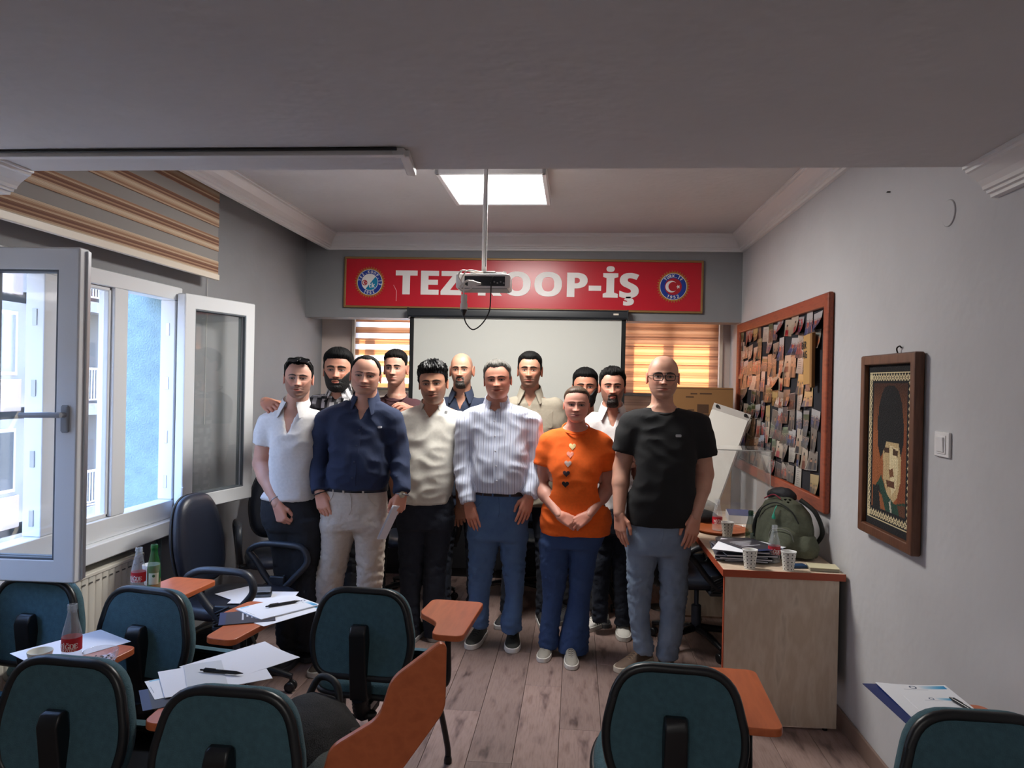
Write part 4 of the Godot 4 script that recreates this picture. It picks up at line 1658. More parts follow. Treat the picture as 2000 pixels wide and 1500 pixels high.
func tablet_chair(label: String, at: Vector3, yaw: float, shift: float, folded: bool, ahead := 0.0) -> void:
	var teal := fabric("teal_fabric", rgb(68, 102, 113), 0.95, 45, 0.5, 0.25)
	var black := mat("black_plastic", rgb(20, 22, 26), 0.38)
	var tubem := mat("black_tube", rgb(18, 19, 23), 0.22)
	var wood := mat("tablet_wood", rgb(196, 104, 62), 0.32)
	if wood.albedo_texture == null:
		wood.albedo_texture = noise_tex(41, 0.012, [rgb(228, 222, 218), rgb(255, 255, 255), rgb(236, 230, 226)], 256, 4)
		wood.uv1_triplanar = true
		wood.uv1_scale = Vector3(5, 5, 0.8)
	var o := thing("tablet_chair", label, "chair", at, yaw, "teal tablet chairs")
	# back: local z of the plate looks backwards (towards +z), tilted
	var bt := Transform3D(Basis(Vector3.RIGHT, -0.13), Vector3(0, 0.664, -0.028))
	part("back_panel", pl(back_outline(-0.012), 0.002, 0.012, bt, 0.004), teal, o)
	var rim := MB.new()
	var rp := []
	for p in back_outline(-0.004):
		rp.append(bt * Vector3(p.x, p.y, 0.004))
	rim.tube(rp, 0.0135, 8, true)
	part("rim", rim.mesh(), black, o)
	var cu := MB.new()
	var rings := []
	for e in [[0.006, 0.0], [-0.004, -0.004], [-0.006, -0.02], [-0.003, -0.038], [0.012, -0.052], [0.03, -0.059], [0.055, -0.063]]:
		rings.append(MB.lift(back_outline(-e[0]), e[1], bt))
	cu.loft(rings)
	part("backrest", cu.mesh(), teal, o)
	# post with bevelled top, then bellows under the seat
	var pb := MB.new()
	var pr := []
	for e in [[0.705, 0.028, 0.014], [0.70, 0.033, 0.030], [0.672, 0.0345, 0.046], [0.55, 0.036, 0.046], [0.43, 0.038, 0.044]]:
		var off: float = -0.028 + (e[0] - 0.645) * 0.13 + 0.012
		var ring := PackedVector3Array()
		for p in rounded(poly([-e[1], 0, e[1], 0, e[1] * 0.88, e[2], -e[1] * 0.88, e[2]]), 0.007, 3):
			ring.append(Vector3(p.x, e[0], off + p.y))
		pr.append(ring)
	pb.loft(pr)
	part("back_post", pb.mesh(), black, o)
	var bel := MB.new()
	var path := curve([Vector3(0, 0.435, -0.022), Vector3(0, 0.40, -0.03), Vector3(0, 0.375, -0.055), Vector3(0, 0.365, -0.10), Vector3(0, 0.366, -0.16)], 7)
	var rad := []
	for k in path.size():
		rad.append(0.040 if k % 2 == 0 else 0.033)
	bel.tube(path, rad, 12, false, true, 0.75)
	part("bellows", bel.mesh(), black, o)
	part("knob", la([Vector2(0.012, 0), Vector2(0.024, 0.004), Vector2(0.026, 0.016), Vector2(0.02, 0.022)], Vector3(0.03, 0.352, -0.045), 14), black, o)
	# seat
	var so := rounded(poly([-0.205, 0.20, 0.205, 0.20, 0.225, -0.05, 0.20, -0.215, -0.20, -0.215, -0.225, -0.05]), 0.11, 7)
	var stf := Transform3D(Basis(Vector3.RIGHT, Vector3(0, 0, 1), Vector3(0, -1, 0)), Vector3(0, 0.435, -0.27))
	var sc := MB.new()
	rings = []
	for e in [[0.012, -0.022], [0.002, -0.018], [-0.002, 0.0], [0.004, 0.018], [0.02, 0.030], [0.045, 0.035], [0.07, 0.037]]:
		rings.append(MB.lift(MB.inset(so, e[0]), -e[1], stf))
	sc.loft(rings)
	part("seat", sc.mesh(), teal, o)
	var sr := MB.new()
	rp = []
	for p in MB.inset(so, -0.002):
		rp.append(stf * Vector3(p.x, p.y, 0.018))
	sr.tube(rp, 0.012, 8, true)
	part("seat_rim", sr.mesh(), black, o)
	part("seat_shell", pl(MB.inset(so, 0.01), 0.018, 0.034, stf, 0.006), black, o)
	# tube frame: four legs from a cross beam
	for s in [-1, 1]:
		part("leg", tb(curve([Vector3(s * 0.03, 0.355, -0.05), Vector3(s * 0.10, 0.23, 0.02), Vector3(s * 0.165, 0.07, 0.085), Vector3(s * 0.175, 0.012, 0.095)], 6), 0.0125, 10), tubem, o)
		part("leg", tb(curve([Vector3(s * 0.17, 0.395, -0.30), Vector3(s * 0.20, 0.30, -0.38), Vector3(s * 0.23, 0.08, -0.45), Vector3(s * 0.235, 0.012, -0.45)], 6), 0.0125, 10), tubem, o)
		for zz in [[0.175, 0.095], [0.235, -0.45]]:
			part("foot", la([Vector2(0.017, 0), Vector2(0.017, 0.014), Vector2(0.0135, 0.028)], Vector3(s * zz[0], 0, zz[1]), 12), black, o)
	var cb := MB.new()
	cb.tube([Vector3(-0.18, 0.395, -0.30), Vector3(0.18, 0.395, -0.30)], 0.0125, 10)
	cb.box(Vector3(0, 0.385, -0.2), Vector3(0.06, 0.03, 0.3), 0.005)
	part("cross_beam", cb.mesh(), tubem, o)
	# arm and tablet
	var ax := 0.26 + shift * 0.5
	part("tablet_arm", tb(curve([Vector3(0.10, 0.392, -0.27), Vector3(0.20, 0.39, -0.265), Vector3(ax - 0.03, 0.40, -0.25), Vector3(ax, 0.44, -0.24 + ahead * 0.4), Vector3(ax, 0.56, -0.235 + ahead), Vector3(ax, 0.657, -0.23 + ahead)], 6), 0.0125, 10), tubem, o)
	var tp := rounded(poly([0.345, -0.03, 0.345, -0.455, 0.125, -0.455, 0.118, -0.27, 0.215, -0.17, 0.228, -0.03]), 0.035, 6)
	if folded:
		# swung up on edge beside the seat
		var a := Vector3(-0.345, 0.865, -1.93)
		var tb2 := Basis(Vector3(0.96, 0.0, -0.28).normalized(), Vector3.UP, Vector3(0.28, 0, 0.96).normalized())
		var q := poly([0.0, 0.04, 0.018, 0.03, 0.018, -0.14, -0.10, -0.30, -0.24, -0.42, -0.33, -0.42, -0.28, -0.22, -0.155, -0.15, -0.125, -0.05])
		var tl := Transform3D(Basis(Vector3.UP, -yaw) * tb2, (a - at).rotated(Vector3.UP, -yaw))
		part("tablet", pl(rounded(q, 0.03, 6), -0.022, 0.0, tl, 0.003), wood, o)
		part("tablet_hinge", tb([Vector3(ax, 0.62, -0.235), tl * Vector3(-0.06, -0.2, -0.03)], 0.0105, 8), tubem, o)
	else:
		var tt := Transform3D(Basis(Vector3.RIGHT, Vector3(0, 0, 1), Vector3(0, -1, 0)), Vector3(shift, 0, ahead))
		part("tablet", pl(tp, -0.68, -0.658, tt, 0.003), wood, o)
		part("tablet_bracket", bx(Vector3(ax, 0.652, -0.23 + ahead), Vector3(0.05, 0.012, 0.12), 0.002), tubem, o)

func office_chair(label: String, at: Vector3, yaw: float) -> Node3D:
	var lea := mat("black_leather", rgb(30, 36, 50), 0.36)
	if lea.normal_texture == null:
		lea.normal_enabled = true
		lea.normal_texture = noise_tex(52, 0.2, [], 256, 3, true)
		lea.normal_scale = 0.3
		lea.uv1_triplanar = true
		lea.uv1_scale = Vector3.ONE * 5
	var pla := mat("grey_black_plastic", rgb(44, 48, 56), 0.42)
	var blk := mat("black_plastic", rgb(20, 22, 26), 0.38)
	var o := thing("office_chair", label, "chair", at, yaw, "black office armchairs")
	# faces local +z
	var ob := rounded(poly([-0.14, 0.235, 0.14, 0.235, 0.215, 0.01, 0.18, -0.225, -0.18, -0.225, -0.215, 0.01]), 0.16, 8)
	var bt := Transform3D(Basis(Vector3.RIGHT, -0.16), Vector3(0, 0.745, -0.24))
	var b := MB.new()
	var rings := []
	for e in [[0.06, -0.045], [0.03, -0.042], [0.006, -0.03], [0.0, -0.014]]:
		rings.append(MB.lift(MB.inset(ob, e[0]), e[1], bt))
	b.loft(rings)
	part("back_shell", b.mesh(), pla, o)
	b = MB.new()
	rings = []
	for e in [[0.004, -0.014], [-0.004, 0.0], [0.0, 0.02], [0.016, 0.034], [0.04, 0.041], [0.065, 0.043]]:
		rings.append(MB.lift(MB.inset(ob, e[0]), e[1], bt))
	b.loft(rings)
	part("backrest", b.mesh(), lea, o)
	b = MB.new()
	var rp := []
	for p in MB.inset(ob, -0.003):
		rp.append(bt * Vector3(p.x, p.y, -0.012))
	b.tube(rp, 0.005, 6, true)
	part("piping", b.mesh(), blk, o)
	b = MB.new()
	var path := curve([Vector3(0, 0.53, -0.25), Vector3(0, 0.46, -0.255), Vector3(0, 0.415, -0.235), Vector3(0, 0.395, -0.17), Vector3(0, 0.39, -0.08)], 8)
	var rad := []
	for k in path.size():
		rad.append(0.058 if k % 2 == 0 else 0.05)
	b.tube(path, rad, 12, false, true, 0.6)
	part("bellows", b.mesh(), blk, o)
	var so := rounded(poly([-0.23, 0.24, 0.23, 0.24, 0.25, 0.0, 0.22, -0.24, -0.22, -0.24, -0.25, 0.0]), 0.12, 7)
	var st := Transform3D(Basis(Vector3.RIGHT, Vector3(0, 0, 1), Vector3(0, -1, 0)), Vector3(0, 0.45, 0))
	b = MB.new()
	rings = []
	for e in [[0.03, -0.045], [0.006, -0.04], [0.0, -0.02], [0.004, 0.005], [0.025, 0.02], [0.05, 0.025], [0.075, 0.027]]:
		rings.append(MB.lift(MB.inset(so, e[0]), -e[1], st))
	b.loft(rings)
	part("seat", b.mesh(), lea, o)
	for s in [-1, 1]:
		b = MB.new()
		var loop := curve([Vector3(s * 0.275, 0.43, 0.080), Vector3(s * 0.29, 0.52, 0.180), Vector3(s * 0.295, 0.59, 0.230), Vector3(s * 0.295, 0.66, 0.200), Vector3(s * 0.295, 0.675, 0.100), Vector3(s * 0.295, 0.67, -0.040), Vector3(s * 0.295, 0.63, -0.110), Vector3(s * 0.29, 0.58, -0.070), Vector3(s * 0.28, 0.48, 0.010)], 7, true)
		b.tube(loop, 0.021, 10, true, false, 0.85)
		b.box(Vector3(s * 0.275, 0.455, 0.065), Vector3(0.022, 0.10, 0.09), 0.008)
		for k in 5:
			b.tube([Vector3(s * 0.288, 0.41 + k * 0.014, 0.025), Vector3(s * 0.288, 0.45 + k * 0.014, 0.105)], 0.005, 6)
		b.box(Vector3(s * 0.2, 0.395, 0.05), Vector3(0.17, 0.02, 0.07), 0.004)
		part("armrest", b.mesh(), pla, o)
	part("mechanism", bx(Vector3(0, 0.385, -0.02), Vector3(0.16, 0.05, 0.22), 0.012), blk, o)
	part("lever", tb([Vector3(0.07, 0.38, 0.02), Vector3(0.2, 0.375, 0.04), Vector3(0.26, 0.37, 0.04)], 0.007, 8), blk, o)
	part("gas_column", la([Vector2(0.03, 0.10), Vector2(0.03, 0.25), Vector2(0.025, 0.255), Vector2(0.014, 0.26), Vector2(0.014, 0.37)], Vector3.ZERO, 16), mat("column_grey", rgb(66, 72, 84), 0.35, 0.4), o)
	for k in 5:
		var an := TAU * k / 5.0 + 0.3
		var d := Vector3(cos(an), 0, sin(an))
		b = MB.new()
		b.tube([d * 0.03 + Vector3(0, 0.115, 0), d * 0.17 + Vector3(0, 0.105, 0), d * 0.29 + Vector3(0, 0.078, 0)], [0.024, 0.02, 0.015], 8)
		var leg := part("base_leg", b.mesh(), blk, o)
		b = MB.new()
		var ax := d.cross(Vector3.UP)
		for w in [-0.012, 0.012]:
			b.lathe([Vector2(0.012, -0.008), Vector2(0.026, -0.007), Vector2(0.027, 0.007), Vector2(0.012, 0.008)], d * 0.285 + Vector3(0, 0.0275, 0) + ax * w * 1.3, 14, Basis(ax.cross(d), ax, d))
		b.tube([d * 0.285 + Vector3(0, 0.03, 0), d * 0.285 + Vector3(0, 0.075, 0)], 0.008, 8)
		part("caster", b.mesh(), blk, leg)
	return o

# ---------- papers and bottles ----------
func letter_mat() -> StandardMaterial3D:
	if mats.has("letter_print"):
		return mats["letter_print"]
	var im := Image.create(210, 297, false, Image.FORMAT_RGB8)
	im.fill(rgb(236, 238, 244))
	for x in 80:
		for y in 22:
			im.set_pixel(122 + x, 8 + y, rgb(236, 238, 244).lerp(rgb(30, 140, 200), float(x) / 80.0))
	for y in range(4, 34):
		for x in range(88, 120):
			var d := Vector2(x - 104, y - 19).length()
			if d > 7.0 and d < 11.0:
				im.set_pixel(x, y, rgb(60, 78, 110))
	im.fill_rect(Rect2i(70, 36, 72, 2), rgb(150, 158, 172))
	im.fill_rect(Rect2i(4, 240, 10, 40), rgb(120, 200, 236))
	im.fill_rect(Rect2i(70, 286, 70, 2), rgb(150, 158, 172))
	return img_mat("letter_print", im, 0.7)

func brochure_mat() -> StandardMaterial3D:
	if mats.has("brochure_print"):
		return mats["brochure_print"]
	var im := Image.create(120, 170, false, Image.FORMAT_RGB8)
	im.fill(rgb(58, 56, 66))
	for k in 5:
		im.fill_rect(Rect2i(20, 40 + k * 14, 80 - (k * 13) % 40, 6), rgb(196, 196, 204))
	im.fill_rect(Rect2i(0, 150, 120, 20), rgb(40, 52, 96))
	return img_mat("brochure_print", im, 0.45)

func sheet_mesh(w: float, l: float, t: float, bend := 0.0) -> ArrayMesh:
	# lies on y=0; v runs along z, top edge at -z
	var b := MB.new()
	var top := PackedVector3Array()
	var u := PackedVector2Array()
	var i := PackedInt32Array()
	for gz in 5:
		for gx in 5:
			var fx := gx / 4.0
			var fz := gz / 4.0
			top.append(Vector3((fx - 0.5) * w, t + bend * pow(absf(fx - 0.5) * 2.0, 2.0) * (1.0 - fz), (fz - 0.5) * l))
			u.append(Vector2(fx, fz))
	for gz in 4:
		for gx in 4:
			var a := gz * 5 + gx
			i.append_array([a, a + 1, a + 6, a, a + 6, a + 5])
	var n := PackedVector3Array()
	for k in top.size():
		n.append(Vector3.UP)
	b.raw(top, n, i, PackedColorArray(), u)
	var bot := PackedVector3Array()
	var ub := PackedVector2Array()
	for p in top:
		bot.append(p - Vector3(0, t, 0))
		ub.append(Vector2(0.03, 0.5))
	var dn := PackedVector3Array()
	var j := PackedInt32Array()
	for k in bot.size():
		dn.append(Vector3.DOWN)
	for k in range(0, i.size(), 3):
		j.append_array([i[k], i[k + 2], i[k + 1]])
	b.raw(bot, dn, j, PackedColorArray(), ub)
	var rim := [0, 1, 2, 3, 4, 9, 14, 19, 24, 23, 22, 21, 20, 15, 10, 5]
	var ra := PackedVector3Array()
	var rb := PackedVector3Array()
	var ur := PackedVector2Array()
	for k in rim:
		ra.append(top[k])
		ur.append(Vector2(0.03, 0.5))
	for k in rim:
		rb.append(bot[k])
		ur.append(Vector2(0.03, 0.5))
	b.loft([ra, rb], true, false, false, ur)
	return b.mesh()

func sheet(n: String, label: String, cat: String, w: float, l: float, t: float, m: Material, p: Vector3, yaw: float, group := "", bend := 0.0) -> MeshInstance3D:
	return single(n, sheet_mesh(w, l, t, bend), m, label, cat, group, p, yaw)

func pen(label: String, p: Vector3, yaw: float) -> void:
	var o := thing("pen", label, "pen", p + Vector3(0, 0.0058, 0), yaw, "black ballpoint pens")
	var blk := mat("pen_black", rgb(22, 23, 28), 0.3)
	var b := MB.new()
	var q := Basis(Vector3(0, 0, 1), PI / 2)
	b.lathe([Vector2(0.001, -0.072), Vector2(0.0042, -0.055), Vector2(0.0055, -0.048), Vector2(0.0055, 0.055), Vector2(0.0045, 0.058)], Vector3.ZERO, 12, q)
	part("barrel", b.mesh(), blk, o)
	b = MB.new()
	b.lathe([Vector2(0.0028, 0.057), Vector2(0.0028, 0.068), Vector2(0.002, 0.07)], Vector3.ZERO, 10, q)
	part("button", b.mesh(), blk, o)
	part("clip", bx(Vector3(-0.036, 0.0065, 0), Vector3(0.036, 0.0014, 0.0035), 0.0005), blk, o)

func build_papers() -> void:
	var white := mat("paper_white", rgb(232, 234, 242), 0.75)
	var lm := letter_mat()
	var bm := brochure_mat()
	var h := 0.6805
	# second chair's tablet
	var c := Vector3(-1.17, h, -2.83)
	sheet("letter_sheet", "white letterhead sheet on the tablet nearest the radiator chair, lowest of the pile", "paper", 0.2, 0.29, 0.0012, lm, c + Vector3(0.035, 0, 0.03), -0.55, "papers on the second tablet")
	sheet("brochure", "dark brochure half covered by letterhead on the tablet by the radiator chair", "brochure", 0.15, 0.20, 0.0016, bm, c + Vector3(-0.06, 0.0014, 0.115), -1.15, "papers on the second tablet")
	sheet("notepad", "white notepad under a black pen on the tablet by the radiator chair", "notepad", 0.185, 0.26, 0.004, lm, c + Vector3(0.01, 0.0032, -0.01), -0.62, "papers on the second tablet")
	pen("black pen lying across the notepad on the tablet by the radiator chair", c + Vector3(0.02, 0.0074, -0.03), 0.75)
	# third chair's tablet
	c = Vector3(-1.06, h, -2.2)
	sheet("brochure", "dark brochure sticking out under white sheets on the front left tablet", "brochure", 0.15, 0.2, 0.0016, bm, c + Vector3(-0.06, 0, 0.165), -0.95, "papers on the third tablet")
	sheet("letter_sheet", "pale blue-edged sheet under the white papers on the front left tablet", "paper", 0.15, 0.21, 0.001, lm, c + Vector3(-0.075, 0.0018, 0.09), -0.85, "papers on the third tablet")
	sheet("letter_sheet", "large white sheet at the far end of the front left tablet", "paper", 0.21, 0.297, 0.0012, white, c + Vector3(0.01, 0.003, -0.075), -0.62, "papers on the third tablet", 0.004)
	sheet("letter_sheet", "white sheet with an envelope on it on the front left tablet", "paper", 0.21, 0.297, 0.0012, white, c + Vector3(-0.02, 0.0045, 0.035), -0.95, "papers on the third tablet")
	sheet("envelope", "plain grey-white envelope under a black pen on the front left tablet", "envelope", 0.11, 0.22, 0.0014, mat("envelope_grey", rgb(206, 210, 216), 0.75), c + Vector3(-0.045, 0.006, 0.045), 0.55, "papers on the third tablet")
	pen("black pen lying on the envelope on the front left tablet", c + Vector3(-0.005, 0.0076, 0.025), -0.07)
	# off-frame chair's tablet: sheet, bottle, ashtray, cup
	c = Vector3(-1.60, h, -2.27)
	sheet("letter_sheet", "white sheet under the glass bottle and ashtray at the left edge", "paper", 0.2, 0.29, 0.0012, white, c + Vector3(-0.06, 0, -0.06), -0.5)
	soda_bottle("clear soda bottle with a red label beside the glass ashtray", Vector3(-1.572, h + 0.0014, -2.205), 0.2, -0.15)
	var at := thing("ashtray", "round clear glass ashtray beside the soda bottle", "ashtray", Vector3(-1.495, h + 0.0012, -2.235))
	part("bowl", la([Vector2(0.001, 0.006), Vector2(0.035, 0.006), Vector2(0.042, 0.012), Vector2(0.047, 0.032), Vector2(0.052, 0.032), Vector2(0.05, 0.012), Vector2(0.045, 0.0), Vector2(0.001, 0.0)], Vector3.ZERO, 28, false, false), glass("thick_glass", Color(0.85, 0.88, 0.92), 0.16), at)
	var ash := MB.new()
	for k in 14:
		var an := k * 2.399
		ash.box(Vector3(cos(an), 0, sin(an)) * (0.006 + 0.002 * k) + Vector3(0, 0.008, 0), Vector3(0.008, 0.003, 0.005), 0.001, Basis(Vector3.UP, an * 1.7))
	var ashp := part("ash", ash.mesh(), mat("ash_grey", rgb(70, 70, 74), 0.9), at)
	ashp.set_meta("kind", "stuff")
	var pc := thing("paper_cup", "plain cream paper cup at the left edge behind the front chair", "cup", Vector3(-1.655, h, -2.175))
	part("cup", la([Vector2(0.001, 0.003), Vector2(0.024, 0.003), Vector2(0.034, 0.045), Vector2(0.0355, 0.047), Vector2(0.0365, 0.045), Vector2(0.0255, 0.0), Vector2(0.001, 0.0)], Vector3.ZERO, 24, false, false), mat("cup_cream", rgb(226, 224, 212), 0.6), pc)
	# first chair's tablet: two bottles and a cup
	soda_bottle("clear soda bottle with a red label next to the green bottle", Vector3(-1.828, h, -2.975), 0.0, 0.1)
	green_bottle("green glass bottle with a pale label next to the clear soda bottle", Vector3(-1.775, h, -3.0), true)
	pc = thing("paper_cup", "white paper cup behind the clear and green bottles", "cup", Vector3(-1.838, h, -3.085))
	part("cup", la([Vector2(0.001, 0.003), Vector2(0.024, 0.003), Vector2(0.034, 0.085), Vector2(0.0355, 0.087), Vector2(0.0365, 0.085), Vector2(0.0255, 0.0), Vector2(0.001, 0.0)], Vector3.ZERO, 24, false, false), mat("cup_white", rgb(230, 230, 228), 0.6), pc)
	# bottom right: folder, letterheads and pen, spreading over the tablet by the wall
	c = Vector3(1.04, h, -2.235)
	sheet("folder", "dark blue glossy folder on the tablet in the bottom right corner", "folder", 0.20, 0.29, 0.002, mat("folder_blue", rgb(24, 48, 112), 0.25), c + Vector3(-0.025, 0, -0.015), 0.06, "papers by the right wall")
	sheet("letter_sheet", "white letterhead sheet lying over the dark blue folder", "paper", 0.21, 0.297, 0.0012, lm, c + Vector3(0.015, 0.0022, -0.01), 0.03, "papers by the right wall", 0.004)
	sheet("letter_sheet", "smaller white letterhead on top of the papers by the right wall", "paper", 0.15, 0.21, 0.0012, lm, c + Vector3(0.03, 0.0036, 0.035), 0.02, "papers by the right wall")
	pen("black pen on the papers in the bottom right corner", c + Vector3(0.095, 0.005, 0.01), -1.35)
	# papers and a puncher on the office chair's seat
	c = Vector3(-1.64, 0.481, -3.64)
	sheet("letter_sheet", "white sheet on the seat of the black office chair by the window", "paper", 0.21, 0.297, 0.001, white, c + Vector3(0.0, 0, 0), 1.0, "papers on the office chair")
	sheet("letter_sheet", "second white sheet lying across the office chair seat by the window", "paper", 0.21, 0.297, 0.001, white, c + Vector3(0.09, 0.0012, 0.03), 1.7, "papers on the office chair")
	var st := thing("hole_punch", "small grey metal hole punch on the papers of the office chair", "hole punch", c + Vector3(0.075, 0.0026, 0.01), 0.3)
	part("base", bx(Vector3(0, 0.008, 0), Vector3(0.085, 0.016, 0.055), 0.003), mat("punch_grey", rgb(84, 90, 98), 0.35, 0.5), st)
	part("press", bx(Vector3(0, 0.034, 0.004), Vector3(0.08, 0.012, 0.045), 0.004, Basis(Vector3.RIGHT, 0.2)), mat("punch_light", rgb(150, 156, 164), 0.3, 0.6), st)
	part("spring", la([Vector2(0.006, 0.014), Vector2(0.006, 0.03)], Vector3(0.02, 0, 0), 10), mat("punch_light", rgb(150, 156, 164), 0.3, 0.6), st)
	# black bag on the front chair's seat
	bag(Vector3(-0.74, 0.474, -2.03))
	# shoulder bag on the floor by the left wall
	var f := Field.new(Vector3(-0.26, -0.02, -0.18), Vector3(0.26, 0.3, 0.18), 0.014)
	f.ellipsoid(Vector3(0, 0.085, 0), Vector3(0.2, 0.09, 0.11), 0.05)
	f.ellipsoid(Vector3(0.08, 0.12, 0.0), Vector3(0.11, 0.09, 0.09), 0.05)
	f.cut(Vector3.DOWN, 0.0, Vector3.ZERO, 0.5)
	var sb := thing("shoulder_bag", "slumped black bag on the floor by the left wall under the office chair", "bag", Vector3(-2.02, 0, -4.10), 0.4)
	part("body", soft_mesh(f.mesh()), fabric("bag_black", rgb(15, 15, 18), 0.85, 90, 0.25), sb)
	part("strap", tb(curve([Vector3(-0.18, 0.06, 0.06), Vector3(-0.12, 0.16, 0.1), Vector3(0.02, 0.2, 0.1), Vector3(0.14, 0.17, 0.09), Vector3(0.2, 0.06, 0.1)], 7), 0.009, 7), mat("strap_olive", rgb(92, 86, 70), 0.8), sb)
	part("buckle", bx(Vector3(-0.2, 0.04, 0.07), Vector3(0.05, 0.03, 0.02), 0.006), mat("buckle_tan", rgb(150, 136, 112), 0.6), sb)

func bag(at: Vector3) -> void:
	var o := thing("backpack", "black backpack with a grey-green side lying on the front chair's seat", "bag", at, -0.35)
	var f := Field.new(Vector3(-0.2, -0.03, -0.24), Vector3(0.28, 0.3, 0.3), 0.013)
	f.ellipsoid(Vector3(0.0, 0.07, 0.0), Vector3(0.15, 0.115, 0.17), 0.06)
	f.ellipsoid(Vector3(-0.04, 0.09, -0.07), Vector3(0.1, 0.1, 0.1), 0.05)
	f.ellipsoid(Vector3(0.07, 0.03, 0.09), Vector3(0.12, 0.075, 0.1), 0.06)
	f.cut(Vector3.DOWN, 0.0, Vector3.ZERO, 0.6)
	var nz := FastNoiseLite.new()
	nz.frequency = 9.0
	part("body", soft_mesh(displaced(f.mesh(), func(p, _n): return 0.006 * nz.get_noise_3d(p.x, p.y * 0.6, p.z))), fabric("bag_black", rgb(15, 15, 18), 0.85, 90, 0.25), o)
	f = Field.new(Vector3(0.0, -0.02, -0.2), Vector3(0.34, 0.2, 0.3), 0.013)
	f.ellipsoid(Vector3(0.125, 0.045, 0.04), Vector3(0.085, 0.085, 0.15), 0.03)
	f.cut(Vector3.DOWN, 0.0, Vector3.ZERO, 0.6)
	part("side_panel", soft_mesh(f.mesh()), fabric("bag_greygreen", rgb(78, 84, 78), 0.8, 40, 0.4), o)
	part("piping", tb(curve([Vector3(0.15, 0.01, -0.13), Vector3(0.16, 0.11, -0.06), Vector3(0.165, 0.13, 0.04), Vector3(0.17, 0.09, 0.14), Vector3(0.17, 0.01, 0.19)], 7), 0.006, 7), mat("bag_edge", rgb(16, 16, 18), 0.6), o)
	part("handle", tb(curve([Vector3(-0.1, 0.15, -0.12), Vector3(-0.07, 0.215, -0.14), Vector3(0.0, 0.21, -0.13), Vector3(0.03, 0.14, -0.11)], 7), 0.011, 8), mat("bag_edge", rgb(16, 16, 18), 0.6), o)

func soda_bottle(label: String, p: Vector3, yaw: float, fill: float) -> void:
	var o := thing("soda_bottle", label, "bottle", p, yaw, "clear soda bottles")
	var g := glass("bottle_glass", Color(0.88, 0.92, 0.95), 0.16)
	part("glass", la([Vector2(0.001, 0.004), Vector2(0.024, 0.002), Vector2(0.0285, 0.006), Vector2(0.029, 0.012), Vector2(0.029, 0.085), Vector2(0.027, 0.10), Vector2(0.0185, 0.135), Vector2(0.0135, 0.158), Vector2(0.013, 0.166), Vector2(0.0150, 0.169), Vector2(0.0150, 0.174), Vector2(0.0135, 0.176), Vector2(0.0145, 0.179), Vector2(0.0140, 0.185), Vector2(0.011, 0.1855), Vector2(0.011, 0.176), Vector2(0.0105, 0.160)], Vector3.ZERO, 28, false, false), g, o)
	part("label_band", la([Vector2(0.0293, 0.043), Vector2(0.0294, 0.044), Vector2(0.0294, 0.083), Vector2(0.0293, 0.084)], Vector3.ZERO, 32, false, false), mat("label_red", rgb(180, 30, 44), 0.45), o)
	var wh := mat("label_white", rgb(240, 232, 228), 0.5)
	cyl_text(o, "NİĞDE", 0.0298, 0.0205, 0.060, 0.0118, wh)
	cyl_text(o, "GAZOZU", 0.0298, 0.0125, 0.0475, 0.0085, wh)
	if fill > 0.05:
		part("last_sip", la([Vector2(0.001, 0.0045), Vector2(0.026, 0.005), Vector2(0.027, 0.016), Vector2(0.001, 0.0165)], Vector3.ZERO, 20, false, false), glass("pale_liquid", Color(0.9, 0.9, 0.86), 0.2), o)

# letters set one by one round an upright cylinder, facing +z
func cyl_text(o: Node3D, s: String, r: float, size: float, y: float, adv: float, m: Material) -> void:
	var band := Node3D.new()
	band.name = "label_lettering"
	o.add_child(band, true)
	for k in s.length():
		var an := (k - (s.length() - 1) * 0.5) * adv / r
		var tm := text_mesh(s[k], size, 0.0006, true)
		var ab := tm.get_aabb()
		var n := part("letter", tm, m, band)
		n.basis = Basis(Vector3.UP, an)
		n.position = Vector3(sin(an) * r, y, cos(an) * r) - n.basis * Vector3(ab.position.x + ab.size.x * 0.5, 0, 0)

func green_bottle(label: String, p: Vector3, lab: bool) -> void:
	var o := thing("green_bottle", label, "bottle", p, 0.5, "green glass bottles")
	var g := mat("green_glass", Color(0.05, 0.42, 0.16, 0.55), 0.05)
	g.transparency = BaseMaterial3D.TRANSPARENCY_ALPHA
	part("glass", la([Vector2(0.001, 0.004), Vector2(0.023, 0.002), Vector2(0.0265, 0.006), Vector2(0.027, 0.012), Vector2(0.027, 0.09), Vector2(0.025, 0.108), Vector2(0.0165, 0.145), Vector2(0.0132, 0.166), Vector2(0.0132, 0.176), Vector2(0.0152, 0.178), Vector2(0.0150, 0.184), Vector2(0.0132, 0.186), Vector2(0.0142, 0.188), Vector2(0.0138, 0.194), Vector2(0.0105, 0.1945), Vector2(0.0105, 0.17)], Vector3.ZERO, 28, false, false), g, o)
	if lab:
		var b := MB.new()
		var r0 := PackedVector3Array()
		var r1 := PackedVector3Array()
		for k in 13:
			var an := -0.75 + 1.5 * k / 12.0
			r0.append(Vector3(sin(an) * 0.0274, 0.03, cos(an) * 0.0274))
			r1.append(Vector3(sin(an) * 0.0274, 0.078, cos(an) * 0.0274))
		b.loft([r0, r1], false)
		part("label", b.mesh(), mat("label_pale", rgb(196, 214, 196), 0.5), o)
		part("emblem", la([Vector2(0.001, 0.0), Vector2(0.006, 0.0), Vector2(0.006, 0.0006), Vector2(0.001, 0.0006)], Vector3.ZERO, 14), mat("label_green", rgb(20, 96, 52), 0.5), o)
		o.get_node("emblem").transform = Transform3D(Basis(Vector3.RIGHT, PI / 2), Vector3(0, 0.066, 0.0272))
